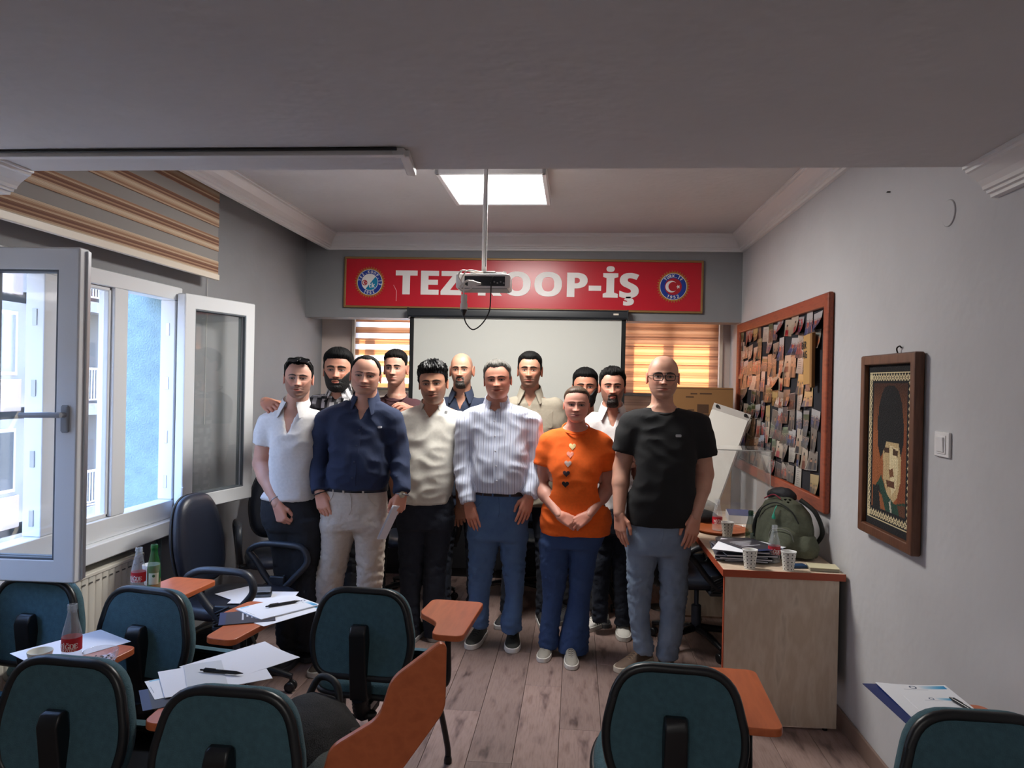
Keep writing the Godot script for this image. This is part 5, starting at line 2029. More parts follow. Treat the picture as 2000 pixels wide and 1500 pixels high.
# ---------- the desk along the right wall ----------
func build_desk() -> void:
	var mel := mat("maple_panel", rgb(212, 194, 174), 0.5)
	mel.albedo_texture = noise_tex(61, 0.014, [rgb(225, 220, 215), rgb(255, 255, 255), rgb(238, 232, 226), rgb(250, 248, 246)], 256, 4)
	mel.uv1_triplanar = true
	mel.uv1_scale = Vector3(3, 0.8, 3)
	var edge := mat("desk_edge", rgb(168, 76, 48), 0.35)
	var o := thing("desk", "long wooden desk with a red-brown edge along the right wall", "desk")
	var zf := -3.555
	var zb := -5.22
	var x0 := 0.705
	var x1 := 1.262
	part("top", bx2(Vector3(x0 + 0.003, 0.702, zb), Vector3(x1, 0.735, zf - 0.003)), mel, o)
	part("edge_band", bx2(Vector3(x0, 0.7015, zf - 0.004), Vector3(x1 + 0.004, 0.7352, zf), 0.0012), edge, o)
	part("edge_band", bx2(Vector3(x0, 0.7015, zb), Vector3(x0 + 0.004, 0.7352, zf - 0.004), 0.0012), edge, o)
	part("side_panel", bx2(Vector3(x0 + 0.012, 0.012, zf - 0.03), Vector3(1.238, 0.702, zf - 0.006)), mel, o)
	part("panel_edge", bx2(Vector3(x0 + 0.008, 0.012, zf - 0.03), Vector3(x0 + 0.012, 0.702, zf - 0.006)), edge, o)
	part("modesty_panel", bx2(Vector3(1.225, 0.2, zb + 0.03), Vector3(1.24, 0.70, zf - 0.03)), mat("dark_panel", rgb(34, 34, 40), 0.5), o)
	part("side_panel", bx2(Vector3(x0 + 0.03, 0.012, zb + 0.01), Vector3(1.238, 0.702, zb + 0.034)), mel, o)
	for x in [x0 + 0.05, 1.19]:
		for z in [zf - 0.018, zb + 0.022]:
			part("foot", la([Vector2(0.012, 0.0), Vector2(0.014, 0.012)], Vector3(x, 0, z), 10), mat("black_plastic", rgb(20, 22, 26), 0.38), o)
	var h := 0.7355
	# paper cups with a diamond pattern
	var ci := Image.create(120, 60, false, Image.FORMAT_RGB8)
	ci.fill(rgb(226, 224, 216))
	for gy in 5:
		for gx in 10:
			for y in 12:
				for x in 12:
					var d := Vector2(absf(x - 5.5), absf(y - 5.5))
					if sqrt(d.x) + sqrt(d.y) < 2.15:
						ci.set_pixel(gx * 12 + x, gy * 12 + y, rgb(24, 24, 26))
					elif y == 11 or y == 0:
						ci.set_pixel(gx * 12 + x, gy * 12 + y, rgb(196, 194, 188))
	var cm := img_mat("cup_print", ci, 0.6)
	var cw := mat("cup_white", rgb(230, 230, 228), 0.6)
	var cups := [["patterned paper cup at the desk's front edge before the booklets", Vector3(0.838, h, -3.60)], ["patterned paper cup at the desk's front edge before the green bottle", Vector3(1.014, h, -3.592)], ["patterned paper cup by the wooden tray behind the booklets", Vector3(0.872, h, -4.30)]]
	for k in 3:
		var c := thing("paper_cup", cups[k][0], "cup", cups[k][1], 0.3 * k, "patterned paper cups on the desk")
		c.scale = Vector3.ONE * 1.0
		var b := MB.new()
		var rings := []
		var u := PackedVector2Array()
		for e in [[0.0245, 0.0], [0.0345, 0.088]]:
			var ring := PackedVector3Array()
			for s in 33:
				var an := TAU * s / 32.0
				ring.append(Vector3(cos(an) * e[0], e[1], sin(an) * e[0]))
				u.append(Vector2(s / 32.0 * 1.0, 1.0 - e[1] / 0.088))
			rings.append(ring)
		b.loft(rings, false, false, false, u)
		part("wall", b.mesh(), cm, c)
		part("rim", la([Vector2(0.0345, 0.086), Vector2(0.0362, 0.088), Vector2(0.0362, 0.0905), Vector2(0.034, 0.091), Vector2(0.033, 0.088), Vector2(0.024, 0.004), Vector2(0.001, 0.004)], Vector3.ZERO, 28, false, false), cw, c)
	# booklets with spiral backs
	var bk := mat("booklet_dark", rgb(36, 38, 54), 0.35)
	var pg := mat("booklet_pages", rgb(206, 206, 216), 0.8)
	var r := RandomNumberGenerator.new()
	r.seed = 9
	for k in 7:
		var c := Vector3(0.85 + r.randf_range(-0.016, 0.016), h + k * 0.0088, -3.86 + r.randf_range(-0.03, 0.03))
		var bo := thing("spiral_booklet", "dark spiral-bound booklet, %s from the bottom of the pile on the desk" % ORD[k], "booklet", c, r.randf_range(-0.16, 0.12) - 0.05, "spiral booklets on the desk")
		part("cover", bx(Vector3(0, 0.0078, 0), Vector3(0.25, 0.0015, 0.32), 0.0005), bk, bo)
		part("pages", bx(Vector3(0, 0.0042, 0), Vector3(0.245, 0.006, 0.315)), pg, bo)
		part("back_cover", bx(Vector3(0, 0.0006, 0), Vector3(0.25, 0.0012, 0.32)), bk, bo)
		var sp := MB.new()
		for q in 30:
			sp.box(Vector3(-0.118 + q * 0.0081, 0.0048, -0.161), Vector3(0.0028, 0.0085, 0.010), 0.001)
		var spn := part("spiral", sp.mesh(), mat("black_plastic", rgb(20, 22, 26), 0.38), bo)
		spn.set_meta("kind", "stuff")
	var top := h + 7 * 0.0088
	sheet("letter_sheet", "white sheet slipping off the pile of booklets", "paper", 0.2, 0.28, 0.0012, mat("paper_white", rgb(232, 234, 242), 0.75), Vector3(0.82, top, -3.80), -0.35, "", 0.003)
	sheet("brochure", "dark navy brochure across the top of the booklets", "brochure", 0.2, 0.28, 0.0016, brochure_mat(), Vector3(0.885, top + 0.0045, -3.82), 0.45)
	sheet("letter_sheet", "white sheet corner under the navy brochure on the booklets", "paper", 0.15, 0.21, 0.001, mat("paper_white", rgb(232, 234, 242), 0.75), Vector3(0.95, top + 0.003, -3.83), 0.9)
	# tray, bottles and the rest
	var tr := thing("wooden_tray", "oval orange-brown wooden tray behind the booklets", "tray", Vector3(0.87, h, -4.50))
	var b2 := MB.new()
	var rings2 := []
	for e in [[0.0, 0.0], [0.02, 0.0], [0.0, 0.016], [-0.006, 0.018], [0.004, 0.018], [0.02, 0.008], [0.06, 0.007]]:
		var ring := PackedVector3Array()
		for s in 40:
			var an := TAU * s / 40.0
			ring.append(Vector3(cos(an) * (0.155 - e[0]), e[1], sin(an) * (0.17 - e[0])))
		rings2.append(ring)
	rings2.remove_at(0)
	b2.loft(rings2)
	part("tray", b2.mesh(), mat("tray_wood", rgb(158, 84, 48), 0.35), tr)
	soda_bottle("clear soda bottle with a red label on the wooden tray", Vector3(0.845, h + 0.0075, -4.46), 0.1, 0.0)
	soda_bottle("clear soda bottle before the green backpack on the desk", Vector3(0.985, h, -3.735), -0.2, 0.0)
	green_bottle("green glass bottle leaning against the green backpack on the desk", Vector3(0.952, h, -4.09), true)
	single("black_pouch", soft_mesh(blob(Vector3(0.13, 0.05, 0.08), 0.0, 3)), fabric("bag_black", rgb(26, 26, 30), 0.85, 40, 0.5), "black pouch behind the soda bottle at the tray's far side", "pouch", "", Vector3(0.77, h, -4.72))
	single("crumpled_cloth", soft_mesh(blob(Vector3(0.12, 0.045, 0.07), 0.012, 4)), fabric("cloth_white", rgb(206, 204, 198), 0.95, 40, 0.4), "crumpled white cloth on the far end of the desk", "cloth", "", Vector3(0.86, h, -5.17))
	# acrylic ballot box
	var ac := glass("acrylic", Color(0.9, 0.93, 0.94), 0.045)
	var bb := thing("acrylic_box", "large clear acrylic ballot box on the desk before the pinboard", "box", Vector3(1.02, h, -4.92))
	var w := 0.40
	var d := 0.34
	var hh := 0.46
	for s in [-1, 1]:
		part("side", bx(Vector3(s * w * 0.5, hh * 0.5, 0), Vector3(0.004, hh, d)), ac, bb)
		part("face", bx(Vector3(0, hh * 0.5, s * d * 0.5), Vector3(w - 0.004, hh, 0.004)), ac, bb)
	part("lid", bx(Vector3(0, hh + 0.002, 0), Vector3(w + 0.02, 0.004, d + 0.02)), ac, bb)
	var slot := MB.new()
	for x in [-1, 1]:
		slot.box(Vector3(x * 0.5 * w, hh * 0.5, d * 0.5 + 0.001), Vector3(0.005, hh, 0.002))
	slot.box(Vector3(0, hh + 0.003, d * 0.5 + 0.01), Vector3(w + 0.02, 0.006, 0.003))
	part("polished_edge", slot.mesh(), mat("acrylic_edge", rgb(176, 178, 176), 0.3), bb)
	# leaflet boxes
	var lb := mat("leaflet_blue", rgb(44, 62, 128), 0.4)
	for k in 2:
		var lo := thing("leaflet_box", ["blue and white leaflet stack, farther one by the pinboard", "blue and white leaflet stack, nearer one beside the backpack"][k], "leaflets", Vector3(1.07 + 0.08 * k, h, [-4.97, -4.42][k] + 0.1), -0.12, "leaflet stacks on the desk")
		part("stack", bx(Vector3(0, 0.025, 0), Vector3(0.17, 0.05, 0.24), 0.002), mat("leaflet_white", rgb(206, 208, 214), 0.6), lo)
		part("cover", bx(Vector3(-0.012, 0.0512, 0), Vector3(0.14, 0.002, 0.235)), lb, lo)
		part("print_bar", bx(Vector3(0.066, 0.0515, 0), Vector3(0.012, 0.002, 0.2)), mat("print_grey", rgb(120, 124, 134), 0.6), lo)
	single("tumbler", la([Vector2(0.001, 0.004), Vector2(0.024, 0.004), Vector2(0.03, 0.075), Vector2(0.032, 0.075), Vector2(0.027, 0.0), Vector2(0.001, 0.0)], Vector3.ZERO, 20, false, false), glass("teal_glass", Color(0.35, 0.62, 0.62), 0.35), "small teal glass tumbler beside the leaflets", "tumbler", "", Vector3(1.035, h, -4.28))
	single("glass_bowl", la([Vector2(0.001, 0.004), Vector2(0.03, 0.006), Vector2(0.042, 0.022), Vector2(0.045, 0.022), Vector2(0.033, 0.0), Vector2(0.001, 0.0)], Vector3.ZERO, 20, false, false), glass("thick_glass", Color(0.85, 0.88, 0.92), 0.16), "small clear glass bowl right of the wooden tray", "bowl", "", Vector3(1.0, h, -4.58))
	# notebook at the front right
	var nb := thing("notebook", "cream notebook lying before the green backpack", "notebook", Vector3(1.185, h, -3.635), -0.10)
	part("cover", bx(Vector3(0, 0.016, 0), Vector3(0.135, 0.003, 0.1), 0.001), mat("notebook_cream", rgb(214, 206, 172), 0.5), nb)
	part("pages", bx(Vector3(0, 0.008, 0), Vector3(0.13, 0.013, 0.095)), mat("notebook_edge", rgb(160, 156, 140), 0.8), nb)
	single("blue_packet", bx(Vector3(0, 0.007, 0), Vector3(0.08, 0.014, 0.05), 0.003), mat("packet_blue", rgb(30, 64, 104), 0.4), "small dark blue packet under the front of the backpack", "packet", "", Vector3(1.075, h, -3.66), 0.2)
	# guessed cabinet, added to darken the unreadable gap between the legs
	var sb := thing("guessed_cabinet", "guessed black cabinet added along the back wall to darken the gap between the people's legs", "cabinet", Vector3(-0.62, 0, -6.13))
	var sd := mat("guessed_cabinet_black", rgb(24, 24, 28), 0.5)
	part("body", bx2(Vector3(-1.25, 0.06, -0.2), Vector3(1.25, 0.82, 0.18), 0.004), sd, sb)
	part("top", bx2(Vector3(-1.27, 0.82, -0.21), Vector3(1.27, 0.85, 0.21), 0.004), sd, sb)
	part("plinth", bx2(Vector3(-1.22, 0.0, -0.18), Vector3(1.22, 0.06, 0.16)), sd, sb)
	for k in 4:
		var dr := part("door", bx2(Vector3(-1.24 + k * 0.622, 0.075, 0.18), Vector3(-0.63 + k * 0.622, 0.81, 0.198), 0.003), sd, sb)
		part("handle", tb([Vector3(-1.24 + k * 0.622 + (0.55 if k % 2 == 0 else 0.06), 0.55, 0.212), Vector3(-1.24 + k * 0.622 + (0.55 if k % 2 == 0 else 0.06), 0.68, 0.212)], 0.005, 6), mat("steel", rgb(150, 152, 156), 0.3, 0.85), dr)
	backpack(Vector3(1.092, h + 0.005, -3.94))
	flipchart()

func blob(r: Vector3, rough: float, sd: int) -> Array:
	var f := Field.new(-r * 1.3 - Vector3.ONE * 0.03, r * 1.3 + Vector3(0.03, r.y * 1.5 + 0.03, 0.03), 0.01)
	f.ellipsoid(Vector3(0, r.y * 0.8, 0), r, 0.02)
	f.ellipsoid(Vector3(-r.x * 0.4, r.y, r.z * 0.2), r * 0.7, 0.03)
	f.cut(Vector3.DOWN, 0.0, Vector3.ZERO, 1.0)
	var nz := FastNoiseLite.new()
	nz.seed = sd
	nz.frequency = 14.0
	return displaced(f.mesh(), func(p, _n): return rough * nz.get_noise_3dv(p))

func backpack(at: Vector3) -> void:
	var o := thing("backpack", "bulky olive green backpack on the desk against the right wall", "bag", at, -0.7)
	o.scale = Vector3.ONE * 0.87
	var ol := fabric("olive_canvas", rgb(98, 102, 84), 0.85, 50, 0.6)
	var dk := mat("olive_dark", rgb(30, 33, 30), 0.7)
	var nz := FastNoiseLite.new()
	nz.seed = 8
	nz.frequency = 7.0
	var f := Field.new(Vector3(-0.22, -0.02, -0.17), Vector3(0.24, 0.42, 0.22), 0.011)
	f.profile([[0.0, 0.0, 0.0, 0.155, 0.095], [0.06, 0.0, 0.0, 0.17, 0.108], [0.16, -0.002, 0.0, 0.165, 0.105], [0.24, -0.008, -0.005, 0.145, 0.092], [0.30, -0.02, -0.012, 0.105, 0.07], [0.335, -0.03, -0.02, 0.05, 0.035]], 0.03, 0.45)
	f.cut(Vector3.DOWN, 0.0, Vector3.ZERO, 0.6)
	part("body", soft_mesh(displaced(f.mesh(), func(p, n): return 0.011 * nz.get_noise_3d(p.x * 1.6, p.y * 0.8, p.z * 1.6))), ol, o)
	f = Field.new(Vector3(-0.2, -0.02, 0.0), Vector3(0.26, 0.26, 0.24), 0.010)
	f.profile([[0.01, 0.035, 0.085, 0.085, 0.05], [0.08, 0.035, 0.09, 0.09, 0.06], [0.14, 0.035, 0.088, 0.078, 0.045], [0.175, 0.035, 0.08, 0.04, 0.02]], 0.02, 0.4)
	f.profile([[0.01, 0.15, 0.03, 0.055, 0.075], [0.07, 0.152, 0.03, 0.06, 0.08], [0.13, 0.145, 0.025, 0.04, 0.05]], 0.02, 0.35)
	f.cut(Vector3.DOWN, 0.0, Vector3.ZERO, 0.6)
	part("front_pocket", soft_mesh(displaced(f.mesh(), func(p, n): return 0.007 * nz.get_noise_3d(p.x * 2.2 + 5.0, p.y * 1.2, p.z * 2.2))), ol, o)
	f = Field.new(Vector3(-0.2, 0.2, -0.16), Vector3(0.16, 0.46, 0.12), 0.010)
	f.ellipsoid(Vector3(-0.045, 0.335, -0.04), Vector3(0.09, 0.05, 0.055), 0.03)
	part("top_flap", soft_mesh(displaced(f.mesh(), func(p, n): return 0.006 * nz.get_noise_3d(p.x * 2.0, p.y * 2.0, p.z * 2.0))), fabric("flap_black", rgb(38, 40, 46), 0.6, 40, 0.4), o)
	part("zip", tb(curve([Vector3(-0.14, 0.20, 0.07), Vector3(-0.10, 0.27, 0.08), Vector3(-0.02, 0.305, 0.075), Vector3(0.07, 0.27, 0.085), Vector3(0.12, 0.20, 0.085)], 8), 0.004, 6), dk, o)
	part("pocket_zip", tb(curve([Vector3(-0.035, 0.11, 0.135), Vector3(-0.02, 0.152, 0.132), Vector3(0.035, 0.166, 0.132), Vector3(0.09, 0.15, 0.13), Vector3(0.11, 0.10, 0.125)], 7), 0.0035, 6), mat("zip_grey", rgb(110, 112, 104), 0.5), o)
	part("strap", tb(curve([Vector3(0.13, 0.04, -0.08), Vector3(0.20, 0.14, -0.05), Vector3(0.17, 0.26, -0.02), Vector3(0.08, 0.325, -0.02)], 8), 0.013, 8), dk, o)
	part("side_strap", tb(curve([Vector3(-0.17, 0.05, 0.0), Vector3(-0.185, 0.13, 0.02), Vector3(-0.16, 0.22, 0.02), Vector3(-0.1, 0.30, 0.0)], 8), 0.012, 8), dk, o)
	part("red_tab", tb(curve([Vector3(-0.12, 0.315, 0.03), Vector3(-0.06, 0.345, 0.035), Vector3(-0.01, 0.325, 0.045)], 6), 0.004, 6), mat("tab_red", rgb(150, 40, 60), 0.5), o)
	var ch := MB.new()
	ch.lathe([Vector2(0.001, -0.014), Vector2(0.010, -0.01), Vector2(0.011, 0.0), Vector2(0.008, 0.008), Vector2(0.007, 0.014), Vector2(0.004, 0.02), Vector2(0.001, 0.022)], Vector3(-0.02, 0.225, 0.112), 12)
	ch.tube([Vector3(-0.02, 0.245, 0.112), Vector3(-0.016, 0.27, 0.105), Vector3(-0.012, 0.29, 0.09)], 0.003, 6)
	part("charm", ch.mesh(), mat("charm_teal", rgb(60, 176, 148), 0.4), o, "teal hanging charm")

func flipchart() -> void:
	# white board leaning, with two black clips, and a carton behind it
	var wh := mat("flip_white", rgb(216, 210, 202), 0.4)
	var o := thing("flipchart", "white flipchart board with two black clips leaning behind the black T-shirt", "flipchart")
	var a := Vector3(0.995, 1.478, -5.46)
	var b := Vector3(1.175, 1.42, -5.40)
	var c := Vector3(0.715, 0.60, -5.33)
	var ux := (b - a).normalized()
	var uy := (a - c).normalized()
	uy = (uy - ux * uy.dot(ux)).normalized()
	var q := Transform3D(Basis(ux, uy, ux.cross(uy)), a)
	part("board", pl(poly([0, 0, 0.27, 0, 0.27, -0.92, 0, -0.92]), -0.018, 0.0, q, 0.003), wh, o)
	part("paper_pad", pl(poly([0.008, -0.05, 0.262, -0.05, 0.262, -0.85, 0.008, -0.85]), 0.0005, 0.007, q), mat("pad_white", rgb(226, 222, 214), 0.7), o)
	part("clamp_bar", pl(poly([0.0, -0.002, 0.27, -0.002, 0.27, -0.05, 0.0, -0.05]), 0.0005, 0.006, q, 0.001), mat("clamp_grey", rgb(186, 180, 174), 0.4), o)
	for x in [0.03, 0.235]:
		var kb := MB.new()
		kb.lathe([Vector2(0.012, 0), Vector2(0.012, 0.012), Vector2(0.006, 0.02)], q * Vector3(x, -0.02, 0.005), 12, q.basis * Basis(Vector3.RIGHT, PI / 2))
		kb.tube([q * Vector3(x, -0.02, 0.012), q * Vector3(x + 0.016, -0.026, 0.016)], 0.006, 8)
		part("clip", kb.mesh(), mat("black_plastic", rgb(20, 22, 26), 0.38), o)
	for x in [0.03, 0.24]:
		part("leg", tb([q * Vector3(x, -0.9, -0.012), Vector3((q * Vector3(x, -0.9, -0.012)).x - 0.03, 0.0, -5.27)], 0.011, 8), mat("flip_leg", rgb(120, 120, 118), 0.4, 0.5), o)
	part("rear_leg", tb([q * Vector3(0.13, -0.05, -0.03), Vector3(0.93, 0.0, -5.70)], 0.011, 8), mat("flip_leg", rgb(120, 120, 118), 0.4, 0.5), o)
	# carton with a printed stool outline standing on the desk's far end
	var card := mat("carton", rgb(150, 108, 66), 0.85)
	var k := thing("cardboard_box", "large brown carton with a printed stool drawing under the amber blind", "box", Vector3(0.965, 0.0, -5.86))
	part("carton", bx2(Vector3(-0.26, 0.0, -0.12), Vector3(0.225, 1.585, 0.1), 0.004), card, k)
	part("lid_seam", bx2(Vector3(-0.26, 1.572, 0.1), Vector3(0.225, 1.576, 0.1012)), mat("carton_dark", rgb(96, 66, 42), 0.85), k)
	var ink := mat("carton_ink", rgb(84, 58, 40), 0.85)
	var st := MB.new()
	st.box(Vector3(0.0, 1.42, 0.101), Vector3(0.085, 0.07, 0.002), 0.0)
	st.box(Vector3(0.0, 1.36, 0.101), Vector3(0.13, 0.04, 0.002), 0.0)
	for s in [-1, 1]:
		st.box(Vector3(s * 0.055, 1.27, 0.101), Vector3(0.01, 0.18, 0.002), 0.0, Basis(Vector3(0, 0, 1), s * 0.22))
	st.box(Vector3(0.0, 1.27, 0.101), Vector3(0.10, 0.01, 0.002))
	part("stool_print", st.mesh(), ink, k)
	var ln := MB.new()
	for e in [[-0.07, 1.535, 0.05], [0.02, 1.537, 0.09], [-0.1, 1.51, 0.06], [-0.09, 1.41, 0.05], [0.12, 1.40, 0.06]]:
		ln.box(Vector3(e[0], e[1], 0.1005), Vector3(e[2], 0.010, 0.0015))
	part("print_lines", ln.mesh(), ink, k)
	# round pennant by the carton
	var pn := thing("pennant", "small round blue and white pennant hanging behind the black T-shirt man's arm", "pennant", Vector3(0.645, 1.09, -5.35))
	part("disc", la([Vector2(0.055, -0.003), Vector2(0.055, 0.003)], Vector3.ZERO, 28), mat("emblem_blue", rgb(24, 56, 150), 0.4), pn)
	part("white_disc", la([Vector2(0.036, 0.0032), Vector2(0.036, 0.005)], Vector3.ZERO, 24), mat("sign_white", rgb(238, 234, 232), 0.4), pn)
	for n in ["disc", "white_disc"]:
		pn.get_node(n).basis = Basis(Vector3.RIGHT, PI / 2)
	part("stand", tb([Vector3(0, -1.09, -0.02), Vector3(0, 0.1, -0.02)], 0.008, 8), mat("dark_metal", rgb(50, 46, 44), 0.4, 0.7), pn)
	part("foot", la([Vector2(0.09, -1.09), Vector2(0.09, -1.08), Vector2(0.02, -1.07)], Vector3(0, 0, -0.02), 20), mat("dark_metal", rgb(50, 46, 44), 0.4, 0.7), pn)
# ---------- people ----------
const HEAD_LOW := [
	[0.02, 0.0765, 0.0915, 0.101], [0.0, 0.0758, 0.0912, 0.099], [-0.02, 0.0735, 0.0895, 0.090], [-0.04, 0.0705, 0.0885, 0.074], [-0.06, 0.0655, 0.0875, 0.058],
	[-0.08, 0.0575, 0.0865, 0.048], [-0.095, 0.0475, 0.0835, 0.044], [-0.105, 0.0385, 0.078, 0.040], [-0.112, 0.0285, 0.069, 0.036], [-0.1165, 0.015, 0.05, 0.025], [-0.118, 0.001, 0.02, 0.01]]

func g2(x: float, y: float, sx: float, sy: float) -> float:
	return exp(-(x * x) / (2.0 * sx * sx) - (y * y) / (2.0 * sy * sy))

var head_y := PackedFloat32Array()
var head_a := PackedFloat32Array()
var head_p := PackedVector3Array()
var head_n := PackedVector3Array()

# one head in its own axes (chin -0.118, crown 0.115, face towards +z), kept as a grid; each person warps it
func make_head_grid() -> void:
	for y in [0.1154, 0.1148, 0.1135, 0.111, 0.1075, 0.103, 0.0975, 0.091, 0.084, 0.0765, 0.069, 0.062, 0.056, 0.051, 0.046]:
		head_y.append(y)
	var yy := 0.0425
	while yy > -0.1:
		head_y.append(yy)
		yy -= 0.0021
	for y in [-0.1025, -0.105, -0.1075, -0.11, -0.1125, -0.115, -0.117, -0.118]:
		head_y.append(y)
	for k in 95:
		var t := -1.0 + 2.0 * k / 94.0
		head_a.append(t * 0.58 * PI)
	for k in 17:
		head_a.append(0.58 * PI + (k + 1) * 0.84 * PI / 18.0)
	for y in head_y:
		var w: float
		var f: float
		var b: float
		if y >= 0.02:
			var e := sqrt(maxf(0.0, 1.0 - pow((y - 0.02) / 0.0955, 2.3)))
			w = 0.0765 * e
			f = 0.0915 * pow(e, 0.95)
			b = 0.101 * e
		else:
			var s := 0
			while s < HEAD_LOW.size() - 2 and HEAD_LOW[s + 1][0] > y:
				s += 1
			var t: float = (HEAD_LOW[s][0] - y) / (HEAD_LOW[s][0] - HEAD_LOW[s + 1][0])
			w = lerpf(HEAD_LOW[s][1], HEAD_LOW[s + 1][1], t)
			f = lerpf(HEAD_LOW[s][2], HEAD_LOW[s + 1][2], t)
			b = lerpf(HEAD_LOW[s][3], HEAD_LOW[s + 1][3], t)
		for a in head_a:
			var sn := sin(a)
			var cs := cos(a)
			var x := w * signf(sn) * pow(absf(sn), 0.88)
			var z := (f if cs > 0 else b) * signf(cs) * pow(absf(cs), 0.86 if cs > 0 else 1.0)
			if cs > 0.0:
				z += face_relief(x, y) * smoothstep(0.0, 0.35, cs)
			head_p.append(Vector3(x, y, z))
	var i := head_index()
	var n := PackedVector3Array()
	n.resize(head_p.size())
	for t in range(0, i.size(), 3):
		var cr := (head_p[i[t + 2]] - head_p[i[t]]).cross(head_p[i[t + 1]] - head_p[i[t]])
		for q in 3:
			n[i[t + q]] += cr
	for k in n.size():
		n[k] = n[k].normalized()
		if n[k].dot(head_p[k]) < 0.0 and head_p[k].y > -0.06:
			n[k] = -n[k]
	head_n = n

func head_index() -> PackedInt32Array:
	var i := PackedInt32Array()
	var m := head_a.size()
	for r in head_y.size() - 1:
		for k in m:
			var k2 := (k + 1) % m
			var p := r * m + k
			var q := r * m + k2
			# seen from outside: clockwise
			i.append_array([p, q, q + m, p, q + m, p + m])
	return i

func face_relief(x: float, y: float) -> float:
	var ax := absf(x)
	var d := 0.0
	d -= 0.0105 * g2(ax - 0.031, y - 0.002, 0.0165, 0.0105)
	d -= 0.004 * g2(ax - 0.014, y - 0.004, 0.006, 0.012)
	d += 0.0055 * g2(ax - 0.0305, y + 0.0005, 0.0115, 0.0065)
	d += 0.0018 * g2(ax - 0.0305, y - 0.0075, 0.014, 0.0022)
	d -= 0.0016 * g2(ax - 0.0305, y + 0.0105, 0.013, 0.0024)
	d += 0.0048 * g2(ax - 0.027, y - 0.0205, 0.021, 0.0065)
	d += 0.003 * g2(x, y - 0.019, 0.01, 0.008)
	if y < 0.02 and y > -0.05:
		var t := clampf((0.016 - y) / 0.047, 0.0, 1.15)
		var h := lerpf(0.0055, 0.0245, pow(t, 1.15))
		var cutd := smoothstep(-0.0435, -0.0345, y)
		var top := 1.0 - smoothstep(0.008, 0.02, y)
		var s := 0.0056 + 0.0036 * t
		d += h * exp(-pow(ax / s, 2.0) * 0.5) * cutd * top
	d += 0.0095 * g2(ax - 0.0135, y + 0.0335, 0.0052, 0.0055)
	d += 0.0035 * g2(ax - 0.041, y + 0.026, 0.017, 0.016)
	d -= 0.0025 * g2(ax - 0.026, y + 0.048, 0.006, 0.014)
	d += 0.0055 * g2(x, y + 0.062, 0.025, 0.018)
	d += 0.0034 * g2(x, y + 0.0572, 0.016, 0.0034)
	d += 0.0052 * g2(x, y + 0.0688, 0.0145, 0.0044)
	d -= 0.0044 * g2(x, y + 0.0628, 0.0195, 0.0017)
	d -= 0.0016 * g2(x, y + 0.049, 0.0028, 0.006)
	d -= 0.0036 * g2(x, y + 0.082, 0.02, 0.005)
	d += 0.0055 * g2(x, y + 0.1, 0.018, 0.011)
	return d

# where hair begins: lowest y of the hair for an azimuth (0 front, PI back)
func hairline(a: float, st: Dictionary) -> float:
	var d := rad_to_deg(absf(a))
	var fr: float = st.get("front", 0.07)
	var rc: float = st.get("recess", 0.0)
	var side: float = st.get("side", -0.005)
	var back: float = st.get("back", -0.055)
	var pts := [[0.0, fr], [18.0, fr + rc * 0.4], [34.0, fr + rc], [48.0, fr - 0.004 + rc * 0.5], [60.0, st.get("temple", 0.042)], [70.0, float(st.get("temple", 0.042)) - 0.015], [74.0, side], [92.0, side], [95.0, 0.022], [112.0, 0.018], [118.0, -0.02], [135.0, back], [181.0, back]]
	for k in pts.size() - 1:
		if d <= pts[k + 1][0]:
			return lerpf(pts[k][1], pts[k + 1][1], smoothstep(pts[k][0], pts[k + 1][0], d))
	return back

func beard_amount(x: float, y: float, a: float, st: Dictionary) -> float:
	var kind: String = st.get("beard", "")
	if kind == "" or absf(a) > 1.75:
		return 0.0
	var ax := absf(x)
	var lips := smoothstep(0.9, 1.3, Vector2(ax / 0.0195, (y + 0.063) / 0.0095).length())
	var v := 0.0
	var mus := smoothstep(-0.0435, -0.049, y) * smoothstep(0.036, 0.028, ax)
	if kind == "full":
		var edge := lerpf(-0.048, 0.0, clampf((ax - 0.03) / 0.04, 0.0, 1.0))
		v = maxf(smoothstep(edge + 0.002, edge - 0.008, y) * smoothstep(0.022, 0.034, ax), mus)
		v = maxf(v, smoothstep(-0.074, -0.08, y))
	else:
		v = maxf(mus * smoothstep(0.03, 0.024, ax), smoothstep(-0.074, -0.079, y) * smoothstep(0.034, 0.026, ax))
		v = maxf(v, smoothstep(0.019, 0.023, ax) * smoothstep(0.031, 0.026, ax) * smoothstep(-0.05, -0.055, y))
	return v * lips

func warp(p: Vector3, d: Dictionary) -> Vector3:
	var w: float = d.get("w", 1.0)
	var jaw: float = d.get("jaw", 1.0)
	var q := p
	q.x *= w * lerpf(jaw, 1.0, smoothstep(-0.09, -0.01, p.y))
	var nose: float = d.get("nose", 1.0)
	if p.z > 0.05 and absf(p.x) < 0.03 and p.y < 0.02 and p.y > -0.05:
		q.z += (nose - 1.0) * 0.014 * g2(p.x, p.y + 0.025, 0.009, 0.016)
	var dbl: float = d.get("chin", 0.0)
	q.y -= dbl * 0.01 * smoothstep(-0.07, -0.115, p.y) * smoothstep(0.0, 0.06, absf(p.x) + 0.03)
	var smile: float = d.get("smile", 0.0)
	if p.z > 0.04:
		q.y += smile * 0.004 * g2(absf(p.x) - 0.019, p.y + 0.062, 0.008, 0.008)
	return q

